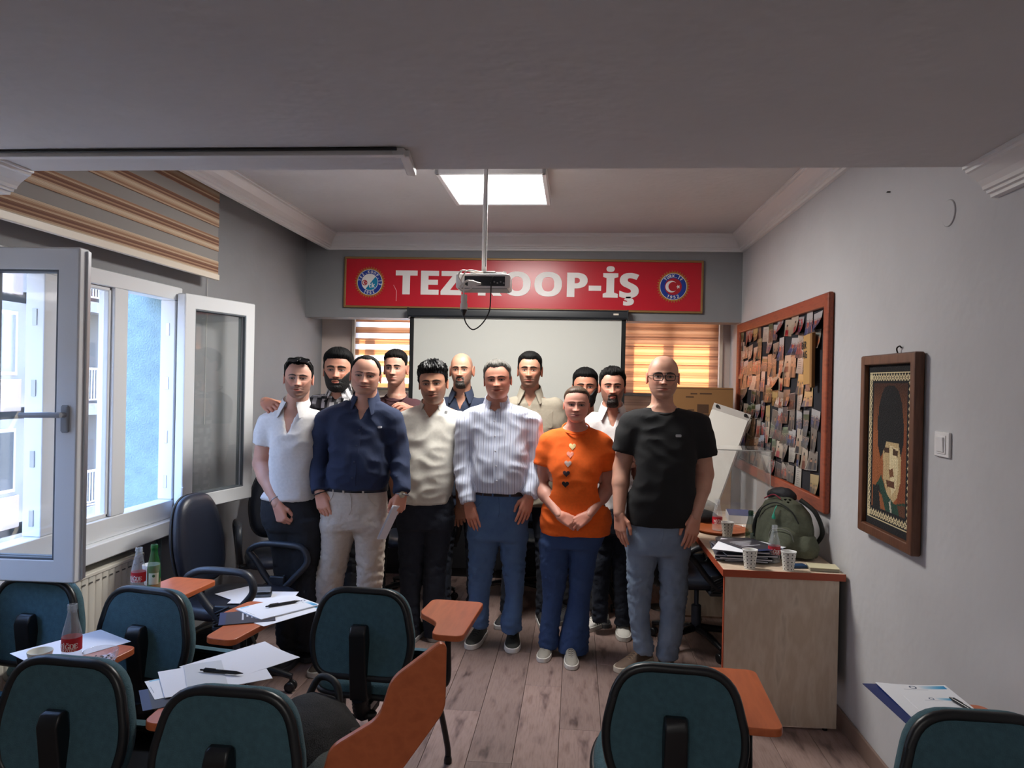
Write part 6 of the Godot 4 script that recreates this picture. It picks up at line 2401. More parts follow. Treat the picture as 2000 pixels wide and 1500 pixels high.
func skin_color(p: Vector3, d: Dictionary, a: float) -> Color:
	var base: Color = d.skin
	var c := base
	if p.z < 0.0:
		return tint_scalp(c, p, d, a)
	var ax := absf(p.x)
	c = c.lerp(Color(base.r * 1.02, base.g * 0.80, base.b * 0.76), 0.35 * g2(ax - 0.04, p.y + 0.028, 0.016, 0.014) + 0.4 * g2(p.x, p.y + 0.032, 0.011, 0.008))
	c = c.lerp(base.darkened(0.4), 0.55 * g2(ax - 0.029, p.y - 0.004, 0.014, 0.008))  # shade of the eye sockets painted into the skin
	# lips
	var lv := smoothstep(1.15, 0.85, Vector2(ax / 0.0205, (p.y + 0.0632 + (0.0035 if p.y > -0.0632 else 0.0)) / (0.0075 if p.y > -0.0632 else 0.0088)).length())
	var lipc: Color = d.get("lips", Color(base.r * 0.86, base.g * 0.62, base.b * 0.60))
	c = c.lerp(lipc, lv * 0.9)
	c = c.lerp(Color(0.16, 0.07, 0.06), 0.85 * g2(p.x, p.y + 0.0629, 0.017, 0.0012))
	# nostrils
	c = c.lerp(Color(0.14, 0.07, 0.06), 0.8 * g2(ax - 0.0075, p.y + 0.0405, 0.0035, 0.0018))
	# stubble
	var stub: float = d.get("stubble", 0.0)
	if stub > 0.0:
		var sd := d.duplicate()
		sd["beard"] = "full"
		c = c.lerp(d.get("beard_color", Color(0.13, 0.11, 0.10)), stub * beard_amount(p.x, p.y, a, sd))
	# eyes: white, iris, pupil, lashes
	var ex := ax - 0.0312
	var up := 0.0056 * sqrt(maxf(0.0, 1.0 - pow(ex / 0.0152, 2.0)))
	var op: float = d.get("open", 0.8)
	var ey := p.y - 0.0008
	if absf(ex) < 0.0152 and ey < up * op and ey > -up * 0.75:
		c = Color(0.56, 0.50, 0.47)
		var ir := Vector2(ex - d.get("gaze", 0.0) * signf(p.x), ey).length()
		if ir < 0.0062:
			c = d.get("iris", Color(0.13, 0.08, 0.05))
		if ir < 0.0028:
			c = Color(0.02, 0.02, 0.02)
	elif absf(ex) < 0.0172:
		var lash := absf(ey - up * op)
		if lash < 0.0022 and ey > -0.001:
			c = c.lerp(Color(0.07, 0.05, 0.045), 0.9)
		elif absf(ey + up * 0.75) < 0.0013:
			c = c.lerp(Color(0.2, 0.12, 0.1), 0.5)
	# brows
	var bx2v := (ax - 0.031) / 0.02
	var by := p.y - (0.0190 + 0.0035 * (1.0 - bx2v * bx2v) - 0.002 * maxf(0.0, bx2v))
	var bt: float = d.get("brow", 0.0042) * (1.15 - 0.45 * maxf(0.0, bx2v))
	if absf(bx2v) < 1.08 and absf(by) < bt:
		c = c.lerp(d.get("brow_color", Color(0.07, 0.055, 0.05)), 0.92 * smoothstep(bt, bt * 0.5, absf(by)))
	return tint_scalp(c, p, d, a)

func tint_scalp(c: Color, p: Vector3, d: Dictionary, a: float) -> Color:
	# close-shaved hair shows as a tone on the scalp
	if d.has("shaved"):
		var hl := hairline(a, {"front": 0.075, "recess": 0.02, "side": -0.01})
		return c.lerp(Color(0.16, 0.14, 0.13), float(d.shaved) * smoothstep(-0.004, 0.012, p.y - hl) * smoothstep(0.112, 0.07, p.y))
	return c

func lin(c: Color) -> Color:
	return c.srgb_to_linear()

# adds a head to the body's mesh and returns its frame
func add_head(b: MB, d: Dictionary, t: Transform3D) -> void:
	var v := PackedVector3Array()
	var n := PackedVector3Array()
	var c := PackedColorArray()
	var m := head_a.size()
	for k in head_p.size():
		var p := head_p[k]
		v.append(t * warp(p, d))
		n.append((t.basis * head_n[k]).normalized())
		c.append(lin(skin_color(p, d, head_a[k % m])))
	b.raw(v, n, head_index(), c)
	# ears
	for s in [-1, 1]:
		var ev := PackedVector3Array()
		var ec := PackedColorArray()
		var ei := PackedInt32Array()
		var big: float = d.get("ears", 1.0)
		for r in 7:
			for q in 20:
				var an := TAU * q / 20.0
				var rr := [0.55, 0.9, 1.0, 0.97, 0.8, 0.55, 0.05][r] as float
				var out := [-0.002, 0.002, 0.007, 0.0105, 0.0075, 0.005, 0.003][r] as float
				var ly := sin(an) * 0.031 * rr * (1.0 if sin(an) > 0 else 0.95)
				var lz := cos(an) * 0.0175 * rr * (1.0 + 0.25 * sin(an))
				var p := Vector3(s * (0.0745 * d.get("w", 1.0) + out * big - 0.12 * lz * (1 if true else 0)), -0.008 + ly * big, -0.006 + lz * big - 0.18 * ly)
				ev.append(t * p)
				var shade: Color = d.skin
				ec.append(lin(Color(shade.r, shade.g * 0.9, shade.b * 0.88).darkened(0.18 if r > 4 else 0.0)))
		for r in 6:
			for q in 20:
				var a := r * 20 + q
				var a2 := r * 20 + (q + 1) % 20
				ei.append_array([a, a2, a2 + 20, a, a2 + 20, a + 20])
		b.smooth(ev, ei, PackedVector2Array(), ec)

# hair or beard as a shell over the head: the part that would lie under the skin is left out
func shell(d: Dictionary, t: Transform3D, fn: Callable) -> ArrayMesh:
	var m := head_a.size()
	var off := PackedFloat32Array()
	off.resize(head_p.size())
	for k in head_p.size():
		off[k] = fn.call(head_p[k], head_a[k % m])
	var v := PackedVector3Array()
	var n := PackedVector3Array()
	for k in head_p.size():
		v.append(t * (warp(head_p[k], d) + head_n[k] * off[k]))
	var src := head_index()
	var i := PackedInt32Array()
	for q in range(0, src.size(), 3):
		if maxf(off[src[q]], maxf(off[src[q + 1]], off[src[q + 2]])) > -0.0012:
			i.append_array([src[q], src[q + 1], src[q + 2]])
	# keep only used vertices
	var map := {}
	var v2 := PackedVector3Array()
	var nn := PackedVector3Array()
	for q in i.size():
		var k := i[q]
		if not map.has(k):
			map[k] = v2.size()
			v2.append(v[k])
			nn.append((t.basis * head_n[k]).normalized())
		i[q] = map[k]
	var b := MB.new()
	b.raw(v2, face_normals(v2, i, nn), i)
	return b.mesh()

func add_hair(o: Node3D, d: Dictionary, t: Transform3D) -> void:
	var nz := FastNoiseLite.new()
	nz.seed = int(d.get("seed", 1))
	nz.frequency = 1.0
	if d.has("hair"):
		var st: Dictionary = d.hair
		var top: float = st.get("top", 0.016)
		var sid: float = st.get("sides", 0.005)
		var spiky: float = st.get("spiky", 0.25)
		var sweep: float = st.get("sweep", 0.0)
		var fn := func(p: Vector3, a: float) -> float:
			var hl := hairline(a, st)
			var e := p.y - hl + 0.004 * nz.get_noise_2d(a * 45.0, p.y * 20.0)
			var k := smoothstep(-0.001, 0.011 + 0.02 * smoothstep(0.85, 1.1, absf(a)), e)
			var th := lerpf(sid, top, smoothstep(0.035, 0.085, p.y))
			th *= 1.0 + spiky * nz.get_noise_3d(p.x * 190.0, p.y * 60.0, p.z * 110.0) + spiky * 0.8 * nz.get_noise_3d(p.x * 420.0, p.y * 200.0, p.z * 240.0)
			th += sweep * smoothstep(0.05, 0.1, p.y) * smoothstep(0.02, 0.07, p.z)
			return lerpf(-0.004, th, k)
		var hm := mat("hair_" + String(d.key), st.get("color", Color(0.05, 0.045, 0.045)), st.get("gloss", 0.75))
		hm.albedo_texture = noise_tex(70, 0.06, [Color(0.62, 0.62, 0.62), Color(1, 1, 1)], 256, 3) if not mats.has("_hair_t") else mats["_hair_t"]
		mats["_hair_t"] = hm.albedo_texture
		hm.metallic_specular = 0.3
		hm.uv1_triplanar = true
		hm.uv1_scale = Vector3(14, 3, 14)
		part("hair", shell(d, t, fn), hm, o)
	if d.has("beard"):
		var len0: float = d.get("beard_len", 0.006)
		var fn2 := func(p: Vector3, a: float) -> float:
			var k := beard_amount(p.x, p.y, a, d)
			var th := len0 * (1.0 + 0.5 * nz.get_noise_3d(p.x * 300.0, p.y * 120.0, p.z * 300.0))
			th *= lerpf(0.55, 1.5, smoothstep(-0.06, -0.105, p.y))
			return lerpf(-0.004, th, smoothstep(0.25, 0.7, k))
		var bm := mat("beard_" + String(d.key), d.get("beard_color", Color(0.06, 0.05, 0.05)), 0.7)
		bm.albedo_texture = mats.get("_hair_t")
		bm.uv1_triplanar = true
		bm.uv1_scale = Vector3(14, 3, 14)
		part("beard", shell(d, t, fn2), bm, o)

# a right hand in its own axes: wrist at the origin, fingers down -y, thumb to +x, back of the hand to +z
var hand_cache := {}
func hand_mesh(pose: String) -> Array:
	if hand_cache.has(pose):
		return hand_cache[pose]
	var curl: Array = {"relaxed": [0.30, 0.36, 0.42, 0.48], "straight": [0.14, 0.16, 0.2, 0.26], "fist": [1.15, 1.2, 1.2, 1.15], "drape": [0.42, 0.44, 0.46, 0.5], "clasp": [0.7, 0.72, 0.74, 0.78], "pinch": [0.85, 1.0, 1.1, 1.15]}[pose]
	var f := Field.new(Vector3(-0.062, -0.215, -0.10), Vector3(0.075, 0.035, 0.04), 0.0036)
	var bx0 := [0.0285, 0.0095, -0.0095, -0.0275]
	var by0 := [-0.088, -0.092, -0.088, -0.08]
	var ln := [0.074, 0.082, 0.076, 0.060]
	f.capsule(Vector3(0.0, 0.004, 0), Vector3(0, -0.016, 0), 0.0235, 0.026, 0.012, Vector3(1, 1, 1.3))
	for k in 4:
		var p := Vector3(bx0[k], by0[k], 0.0)
		f.capsule(Vector3(bx0[k] * 0.6, -0.008, 0), p, 0.0145, 0.0118, 0.011)
	f.ellipsoid(Vector3(0.014, -0.045, -0.010), Vector3(0.02, 0.03, 0.013), 0.012)
	f.ellipsoid(Vector3(-0.02, -0.05, -0.008), Vector3(0.013, 0.03, 0.011), 0.012)
	for k in 4:
		var p := Vector3(bx0[k], by0[k], 0.0)
		var an := 0.0
		var c: float = curl[k]
		var spread: float = [0.06, 0.015, -0.03, -0.085][k]
		for s in 3:
			an += c * [0.75, 1.25, 0.85][s]
			var l: float = ln[k] * [0.46, 0.31, 0.23][s]
			var q := p + Vector3(spread * cos(an), -cos(an), -sin(an)).normalized() * l
			var r0: float = [0.0096, 0.0088, 0.0080][s] * (0.88 if k == 3 else 1.0)
			var r1: float = [0.0086, 0.0079, 0.0068][s] * (0.88 if k == 3 else 1.0)
			f.capsule(p, q, r0, r1, 0.0022)
			p = q
	var th := [Vector3(0.016, -0.022, -0.008), Vector3(0.040, -0.052, -0.020), Vector3(0.046, -0.083, -0.028), Vector3(0.044, -0.108, -0.034)]
	if pose in ["fist", "pinch"]:
		th = [Vector3(0.016, -0.022, -0.008), Vector3(0.036, -0.052, -0.026), Vector3(0.034, -0.080, -0.042), Vector3(0.02, -0.098, -0.05)]
	if pose == "straight":
		th = [Vector3(0.016, -0.022, -0.008), Vector3(0.044, -0.05, -0.016), Vector3(0.052, -0.082, -0.020), Vector3(0.052, -0.108, -0.022)]
	for s in 3:
		f.capsule(th[s], th[s + 1], [0.0150, 0.0110, 0.0098][s], [0.0115, 0.0100, 0.0075][s], 0.006 if s == 0 else 0.003)
	hand_cache[pose] = f.mesh()
	return hand_cache[pose]

func add_hand(b: MB, pose: String, wrist: Vector3, dir: Vector3, back: Vector3, right: bool, sc := 1.0) -> void:
	var m: Array = hand_mesh(pose)
	var y := -dir.normalized()
	var z := (back - y * back.dot(y)).normalized()
	var x := y.cross(z)
	var v := PackedVector3Array()
	var n := PackedVector3Array()
	var c := PackedColorArray()
	var mx := 1.0 if right else -1.0
	var q := Basis(x, y, z)
	var tint := b.tint
	for k in m[0].size():
		var p: Vector3 = m[0][k]
		var pn: Vector3 = m[1][k]
		v.append(wrist + q * Vector3(p.x * mx, p.y, p.z) * sc)
		n.append((q * Vector3(pn.x * mx, pn.y, pn.z)).normalized())
		c.append(tint)
	var i: PackedInt32Array = m[2]
	if not right:
		i = i.duplicate()
		for t in range(0, i.size(), 3):
			var s := i[t + 1]
			i[t + 1] = i[t + 2]
			i[t + 2] = s
	b.raw(v, n, i, c)

func shoe(o: Node3D, at: Vector3, yaw: float, upper: Color, sole: Color, lace: Color, size := 1.0, stripes := false) -> void:
	var um := mat("shoe_upper_%s" % upper.to_html(false), upper, 0.7)
	var sm := mat("shoe_sole_%s" % sole.to_html(false), sole, 0.6)
	var lm := mat("shoe_lace_%s" % lace.to_html(false), lace, 0.8)
	var t := Transform3D(Basis(Vector3.UP, yaw).scaled(Vector3.ONE * size), at)
	# z from heel to toe, half width, top height
	var rows := [[-0.102, 0.018, 0.060], [-0.096, 0.029, 0.078], [-0.08, 0.034, 0.086], [-0.045, 0.036, 0.088], [-0.005, 0.0375, 0.084], [0.03, 0.041, 0.072], [0.07, 0.0455, 0.056], [0.11, 0.0455, 0.047], [0.145, 0.039, 0.042], [0.168, 0.028, 0.037], [0.180, 0.012, 0.031]]
	var rings := []
	for r in rows:
		var ring := PackedVector3Array()
		for k in 17:
			var an := PI * k / 16.0
			var cx := cos(an)
			ring.append(t * Vector3(r[1] * signf(cx) * pow(absf(cx), 0.75), 0.018 + (r[2] - 0.018) * pow(sin(an), 0.8), r[0]))
		rings.append(ring)
	var b := MB.new()
	b.loft(rings)
	var sh := part("shoe", b.mesh(), um, o)
	b = MB.new()
	var ol := PackedVector2Array()
	for r in rows:
		ol.append(Vector2(r[1] + 0.0035, r[0] + (0.004 if r[0] > 0.15 else (-0.004 if r[0] < -0.09 else 0.0))))
	for k in rows.size():
		var r: Array = rows[rows.size() - 1 - k]
		ol.append(Vector2(-r[1] - 0.0035, r[0] + (0.004 if r[0] > 0.15 else (-0.004 if r[0] < -0.09 else 0.0))))
	b.plate(rounded(ol, 0.01, 3), -0.030, -0.0005, t * Transform3D(Basis(Vector3.RIGHT, Vector3(0, 0, 1), Vector3(0, -1, 0)), Vector3.ZERO), 0.004)
	part("sole", b.mesh(), sm, sh)
	b = MB.new()
	for k in 5:
		var z := 0.012 + k * 0.017
		var h := 0.082 - k * 0.0072
		b.tube([t * Vector3(-0.021, h - 0.008, z), t * Vector3(0.0, h + 0.0015, z + 0.004), t * Vector3(0.021, h - 0.008, z + 0.008)], 0.0028, 5)
		b.tube([t * Vector3(0.021, h - 0.008, z), t * Vector3(0.0, h + 0.001, z + 0.004), t * Vector3(-0.021, h - 0.008, z + 0.008)], 0.0026, 5)
	part("laces", b.mesh(), lm, sh)
	if stripes:
		b = MB.new()
		for s in [-1, 1]:
			for k in 3:
				b.box(t * Vector3(s * 0.0405, 0.05, 0.005 + k * 0.018), Vector3(0.004, 0.04, 0.008), 0.001, Basis(Vector3.UP, yaw) * Basis(Vector3.RIGHT, 0.35))
		part("side_stripes", b.mesh(), mat("stripe_dark", rgb(40, 40, 44), 0.7), sh)

# a strip round an oval: belt, hem band
func oval_band(y0: float, y1: float, c: Vector2, r: Vector2, thick: float, sq := 0.3) -> ArrayMesh:
	var rings := []
	for e in [[y0, 0.0], [y0, thick], [y1, thick], [y1, 0.0]]:
		var ring := PackedVector3Array()
		for k in 48:
			var an := TAU * k / 48.0
			var q := 1.0 / sqrt(1.0 - sq * pow(cos(an) * sin(an), 2.0))
			ring.append(Vector3(c.x + cos(an) * (r.x * q + e[1]), e[0], c.y + sin(an) * (r.y * q + e[1])))
		rings.append(ring)
	rings.append(rings[0])
	var b := MB.new()
	b.loft(rings, true, false, false)
	return b.mesh()

# folded collar round the neck, open at the front by half-angle gap
func collar_mesh(c: Vector3, r: Vector2, gap: float, fall: float, tip: float, lean: float, stand := 0.026) -> ArrayMesh:
	var rings := [PackedVector3Array(), PackedVector3Array(), PackedVector3Array(), PackedVector3Array(), PackedVector3Array(), PackedVector3Array()]
	var n := 41
	for k in n:
		var t := -1.0 + 2.0 * k / (n - 1)
		var an := PI * 0.5 + PI + t * (PI - gap)  # starts behind, ends at the front
		var f := absf(t)
		var dirv := Vector3(cos(an), 0, sin(an))
		var oval := Vector3(cos(an) * r.x, 0, sin(an) * r.y)
		var y := c.y - oval.z * lean
		var base := Vector3(c.x, y, c.z) + oval
		var topv := base + Vector3(0, stand, 0) - dirv * 0.006
		var dn := fall + tip * smoothstep(0.62, 1.0, f)
		var outw := 0.014 + 0.020 * smoothstep(0.5, 1.0, f)
		var low := base + dirv * outw + Vector3(0, stand - dn, 0)
		if f > 0.8:
			low += Vector3(signf(cos(an)) * 0.020 * smoothstep(0.8, 1.0, f), 0, 0.004)
		rings[0].append(base - dirv * 0.002)
		rings[1].append(topv)
		rings[2].append(topv + dirv * 0.006 + Vector3(0, 0.002, 0))
		rings[3].append(low + dirv * 0.001)
		rings[4].append(low - dirv * 0.003 + Vector3(0, 0.001, 0))
		rings[5].append(topv + dirv * 0.003 - Vector3(0, 0.006, 0))
	var b := MB.new()
	b.loft(rings, false)
	return b.mesh()

# the foremost point of a soft surface near (x, y)
func front_at(m: Array, x: float, y: float) -> Vector3:
	var best := Vector3(x, y, -1.0)
	var bd := 1e9
	var v: PackedVector3Array = m[0]
	var n: PackedVector3Array = m[1]
	for k in v.size():
		if n[k].z > 0.2:
			var d := Vector2(v[k].x - x, v[k].y - y).length_squared()
			if d < bd:
				bd = d
				best = Vector3(x, y, v[k].z)
	return best

# lays a flat outline on the front of a soft surface, standing a hair proud of it
func patch(m: Array, outline: PackedVector2Array, at: Vector2, lift := 0.003) -> ArrayMesh:
	var b := MB.new()
	var pts := PackedVector3Array()
	for p in outline:
		pts.append(front_at(m, at.x + p.x, at.y + p.y) + Vector3(0, 0, lift))
	var c := front_at(m, at.x, at.y) + Vector3(0, 0, lift + 0.0005)
	var v := PackedVector3Array([c])
	v.append_array(pts)
	var i := PackedInt32Array()
	for k in pts.size():
		i.append_array([0, 1 + k, 1 + (k + 1) % pts.size()])
	b.smooth(v, i, PackedVector2Array(), PackedColorArray(), false)
	# a rim that goes back into the cloth
	var back := PackedVector3Array()
	for p in pts:
		back.append(p - Vector3(0, 0, lift + 0.002))
	b.loft([pts, back], true, false, false)
	return b.mesh()

func cloth_folds(sd: int, amp: float, dir: Vector3) -> Callable:
	var nz := FastNoiseLite.new()
	nz.seed = sd
	nz.frequency = 1.0
	nz.fractal_octaves = 1
	var d := dir
	return func(p: Vector3, n: Vector3) -> float:
		var q := Vector3(p.x * d.x, p.y * d.y, p.z * d.z)
		var a := nz.get_noise_3d(q.x + q.y * 0.35, q.y - q.x * 0.3, q.z)
		var c := nz.get_noise_3d(q.x * 0.45 + 7.0, q.y * 0.45, q.z * 0.45)
		return amp * ((1.0 - 2.6 * absf(a)) * 1.0 * (0.4 + 1.2 * maxf(0.0, c + 0.3)) + 0.6 * c)

func v3(a: Array) -> Vector3:
	return Vector3(a[0], a[1], a[2])

func build_person(d: Dictionary) -> Node3D:
	var o := thing("person", d.label, "person", v3(d.at))
	var torso: Array = d.torso
	var neck := v3(d.neck)
	var arms: Array = d.arms
	var skin: Color = d.skin
	var lo := Vector3(9, torso[0][0] - 0.04, -0.30)
	var hi := Vector3(-9, neck.y + 0.10, 0.32)
	for a in arms:
		for k in 3:
			var p := v3(a.j[k])
			lo = lo.min(p - Vector3.ONE * 0.11)
			hi = hi.max(p + Vector3.ONE * 0.11)
	for r in torso:
		lo.x = minf(lo.x, r[1] - r[3] - 0.04)
		hi.x = maxf(hi.x, r[1] + r[3] + 0.04)
	# shirt
	var f := Field.new(lo, hi, d.get("cell", 0.0105))
	f.profile(torso, 0.03, 0.4)
	for a in arms:
		var s := v3(a.j[0])
		var e := v3(a.j[1])
		var w := v3(a.j[2])
		var r: Array = a.r
		var g: float = a.get("loose", 0.012)
		if d.long:
			f.capsule(s, s.lerp(e, 0.3), r[0] + g, lerpf(r[0], r[1], 0.3) + g, 0.035)
			f.capsule(s.lerp(e, 0.25), e, lerpf(r[0], r[1], 0.25) + g, r[1] + g, 0.010)
			f.capsule(e, w, r[1] + g, r[2] + g + 0.006, 0.010)
			var dd := (w - e).normalized()
			f.cut(dd, dd.dot(w + dd * 0.004), w + dd * 0.05, 0.085)
		else:
			var t: float = a.get("sleeve", 0.62)
			var q := s.lerp(e, t)
			f.capsule(s, s.lerp(e, t * 0.5), r[0] + g * 0.7, lerpf(r[0], r[1], t * 0.5) + g, 0.035)
			f.capsule(s.lerp(e, t * 0.4), q + (e - s).normalized() * 0.03, lerpf(r[0], r[1], t * 0.4) + g, lerpf(r[0], r[1], t) + g * 1.25, 0.014)
			var dd := (e - s).normalized()
			f.cut(dd, dd.dot(q), q + dd * 0.10, 0.13)
	var hole: Array = d.get("hole", [0.066, 0.066, 0.0, 0.03])
	f.neck_hole(neck + Vector3(0, float(d.get("hole_y", 0.0)), 0), Vector2(hole[0], hole[1]), hole[2], hole[3])
	var sm := displaced(f.mesh(), cloth_folds(int(d.seed), d.get("fold", 0.005), v3(d.get("fold_dir", [6.0, 8.5, 6.0]))))
	part("shirt", soft_mesh(sm), d.shirt, o)
	d["_shirt"] = sm
	# body: neck, chest, arms, hands and head in one mesh
	f = Field.new(lo, hi + Vector3(0, 0.04, 0), 0.0115)
	f.profile(torso.slice(maxi(0, torso.size() - 5)), 0.03, 0.4, -0.013)
	var hc := v3(d.head.c)
	var nr: float = d.get("neck_r", 0.058)
	f.capsule(neck - Vector3(0, 0.03, 0.012), hc + Vector3(0, -0.045, -0.018), nr + 0.004, nr, 0.04)
	for a in arms:
		var s := v3(a.j[0])
		var e := v3(a.j[1])
		var w := v3(a.j[2])
		var r: Array = a.r
		f.capsule(s, e, r[0] - 0.004, r[1], 0.008)
		var dd := w - e
		f.capsule(e, e + dd * 0.35, r[1], r[1] * 1.0, 0.008)
		f.capsule(e + dd * 0.3, w, r[1] * 0.98, r[2], 0.008)
	var bm := f.mesh()
	var b := MB.new()
	b.tint = lin(skin)
	var cols := PackedColorArray()
	var nz := FastNoiseLite.new()
	nz.frequency = 14.0
	for p in bm[0]:
		cols.append(lin(skin.darkened(0.05 + 0.05 * nz.get_noise_3dv(p))))
	b.raw(bm[0], bm[1], bm[2], cols)
	var hd: Dictionary = d.head
	hd["skin"] = skin
	hd["key"] = d.key
	hd["seed"] = d.seed
	var hs: float = hd.s
	var q := Basis.from_euler(Vector3(hd.get("pitch", 0.0), hd.get("yaw", 0.0), hd.get("roll", 0.0)))
	var ht := Transform3D(q.scaled(Vector3.ONE * hs) if false else q * Basis.from_scale(Vector3.ONE * hs), hc)
	add_head(b, hd, ht)
	b.tint = lin(Color(skin.r, skin.g * 0.94, skin.b * 0.92))
	for a in arms:
		if a.has("hand"):
			var w := v3(a.j[2])
			add_hand(b, a.hand, w, v3(a.tip) - w, v3(a.get("back", [0, 0, 1])), a.right, a.get("hs", 1.0))
	var skm := mat("skin", Color.WHITE, 0.52)
	skm.vertex_color_use_as_albedo = true
	skm.subsurf_scatter_enabled = true
	skm.subsurf_scatter_strength = 0.08
	part("body", b.mesh(), skm, o)
	add_hair(o, hd, ht)
	d["_ht"] = ht
	# trousers
	if d.has("legs"):
		var pel: Array = d.pelvis
		lo = Vector3(9, 0.02, -0.26)
		hi = Vector3(-9, pel[pel.size() - 1][0] + 0.04, 0.28)
		for rows in d.legs + [pel]:
			for r in rows:
				lo.x = minf(lo.x, r[1] - r[3] - 0.04)
				hi.x = maxf(hi.x, r[1] + r[3] + 0.04)
		f = Field.new(lo, hi, d.get("leg_cell", 0.0125))
		f.profile(pel, 0.025, 0.35)
		for rows in d.legs:
			f.profile(rows, 0.022, 0.15)
		var tm := displaced(f.mesh(), trouser_folds(int(d.seed), d.get("leg_fold", 0.006) * 1.9))
		part("trousers", soft_mesh(tm), d.pants, o)
		d["_pants"] = tm
	if d.has("belt"):
		var top: Array = d.pelvis[d.pelvis.size() - 1]
		part("belt", oval_band(top[0] - 0.03, top[0] + 0.008, Vector2(top[1], top[2]), Vector2(top[3], top[4]), 0.006, 0.35), mat("belt_" + d.key, d.belt, 0.45), o)
		part("buckle", bx(Vector3(top[1] + d.get("buckle_x", 0.0), top[0] - 0.011, top[2] + top[4] + 0.009), Vector3(0.048, 0.036, 0.008), 0.003), mat("buckle_dark", rgb(40, 40, 44), 0.35, 0.6), o)
	for s in d.get("shoes", []):
		shoe(o, Vector3(s[0], 0, s[1]), s[2], d.shoe[0], d.shoe[1], d.shoe[2], d.get("shoe_size", 1.0), d.get("stripes", false))
	if d.has("collar"):
		var cl: Array = d.collar
		part("collar", collar_mesh(neck + Vector3(0, cl[5], 0), Vector2(cl[0], cl[1]), cl[2], cl[3], cl[4], 0.42), d.get("collar_mat", d.shirt), o)
	return o

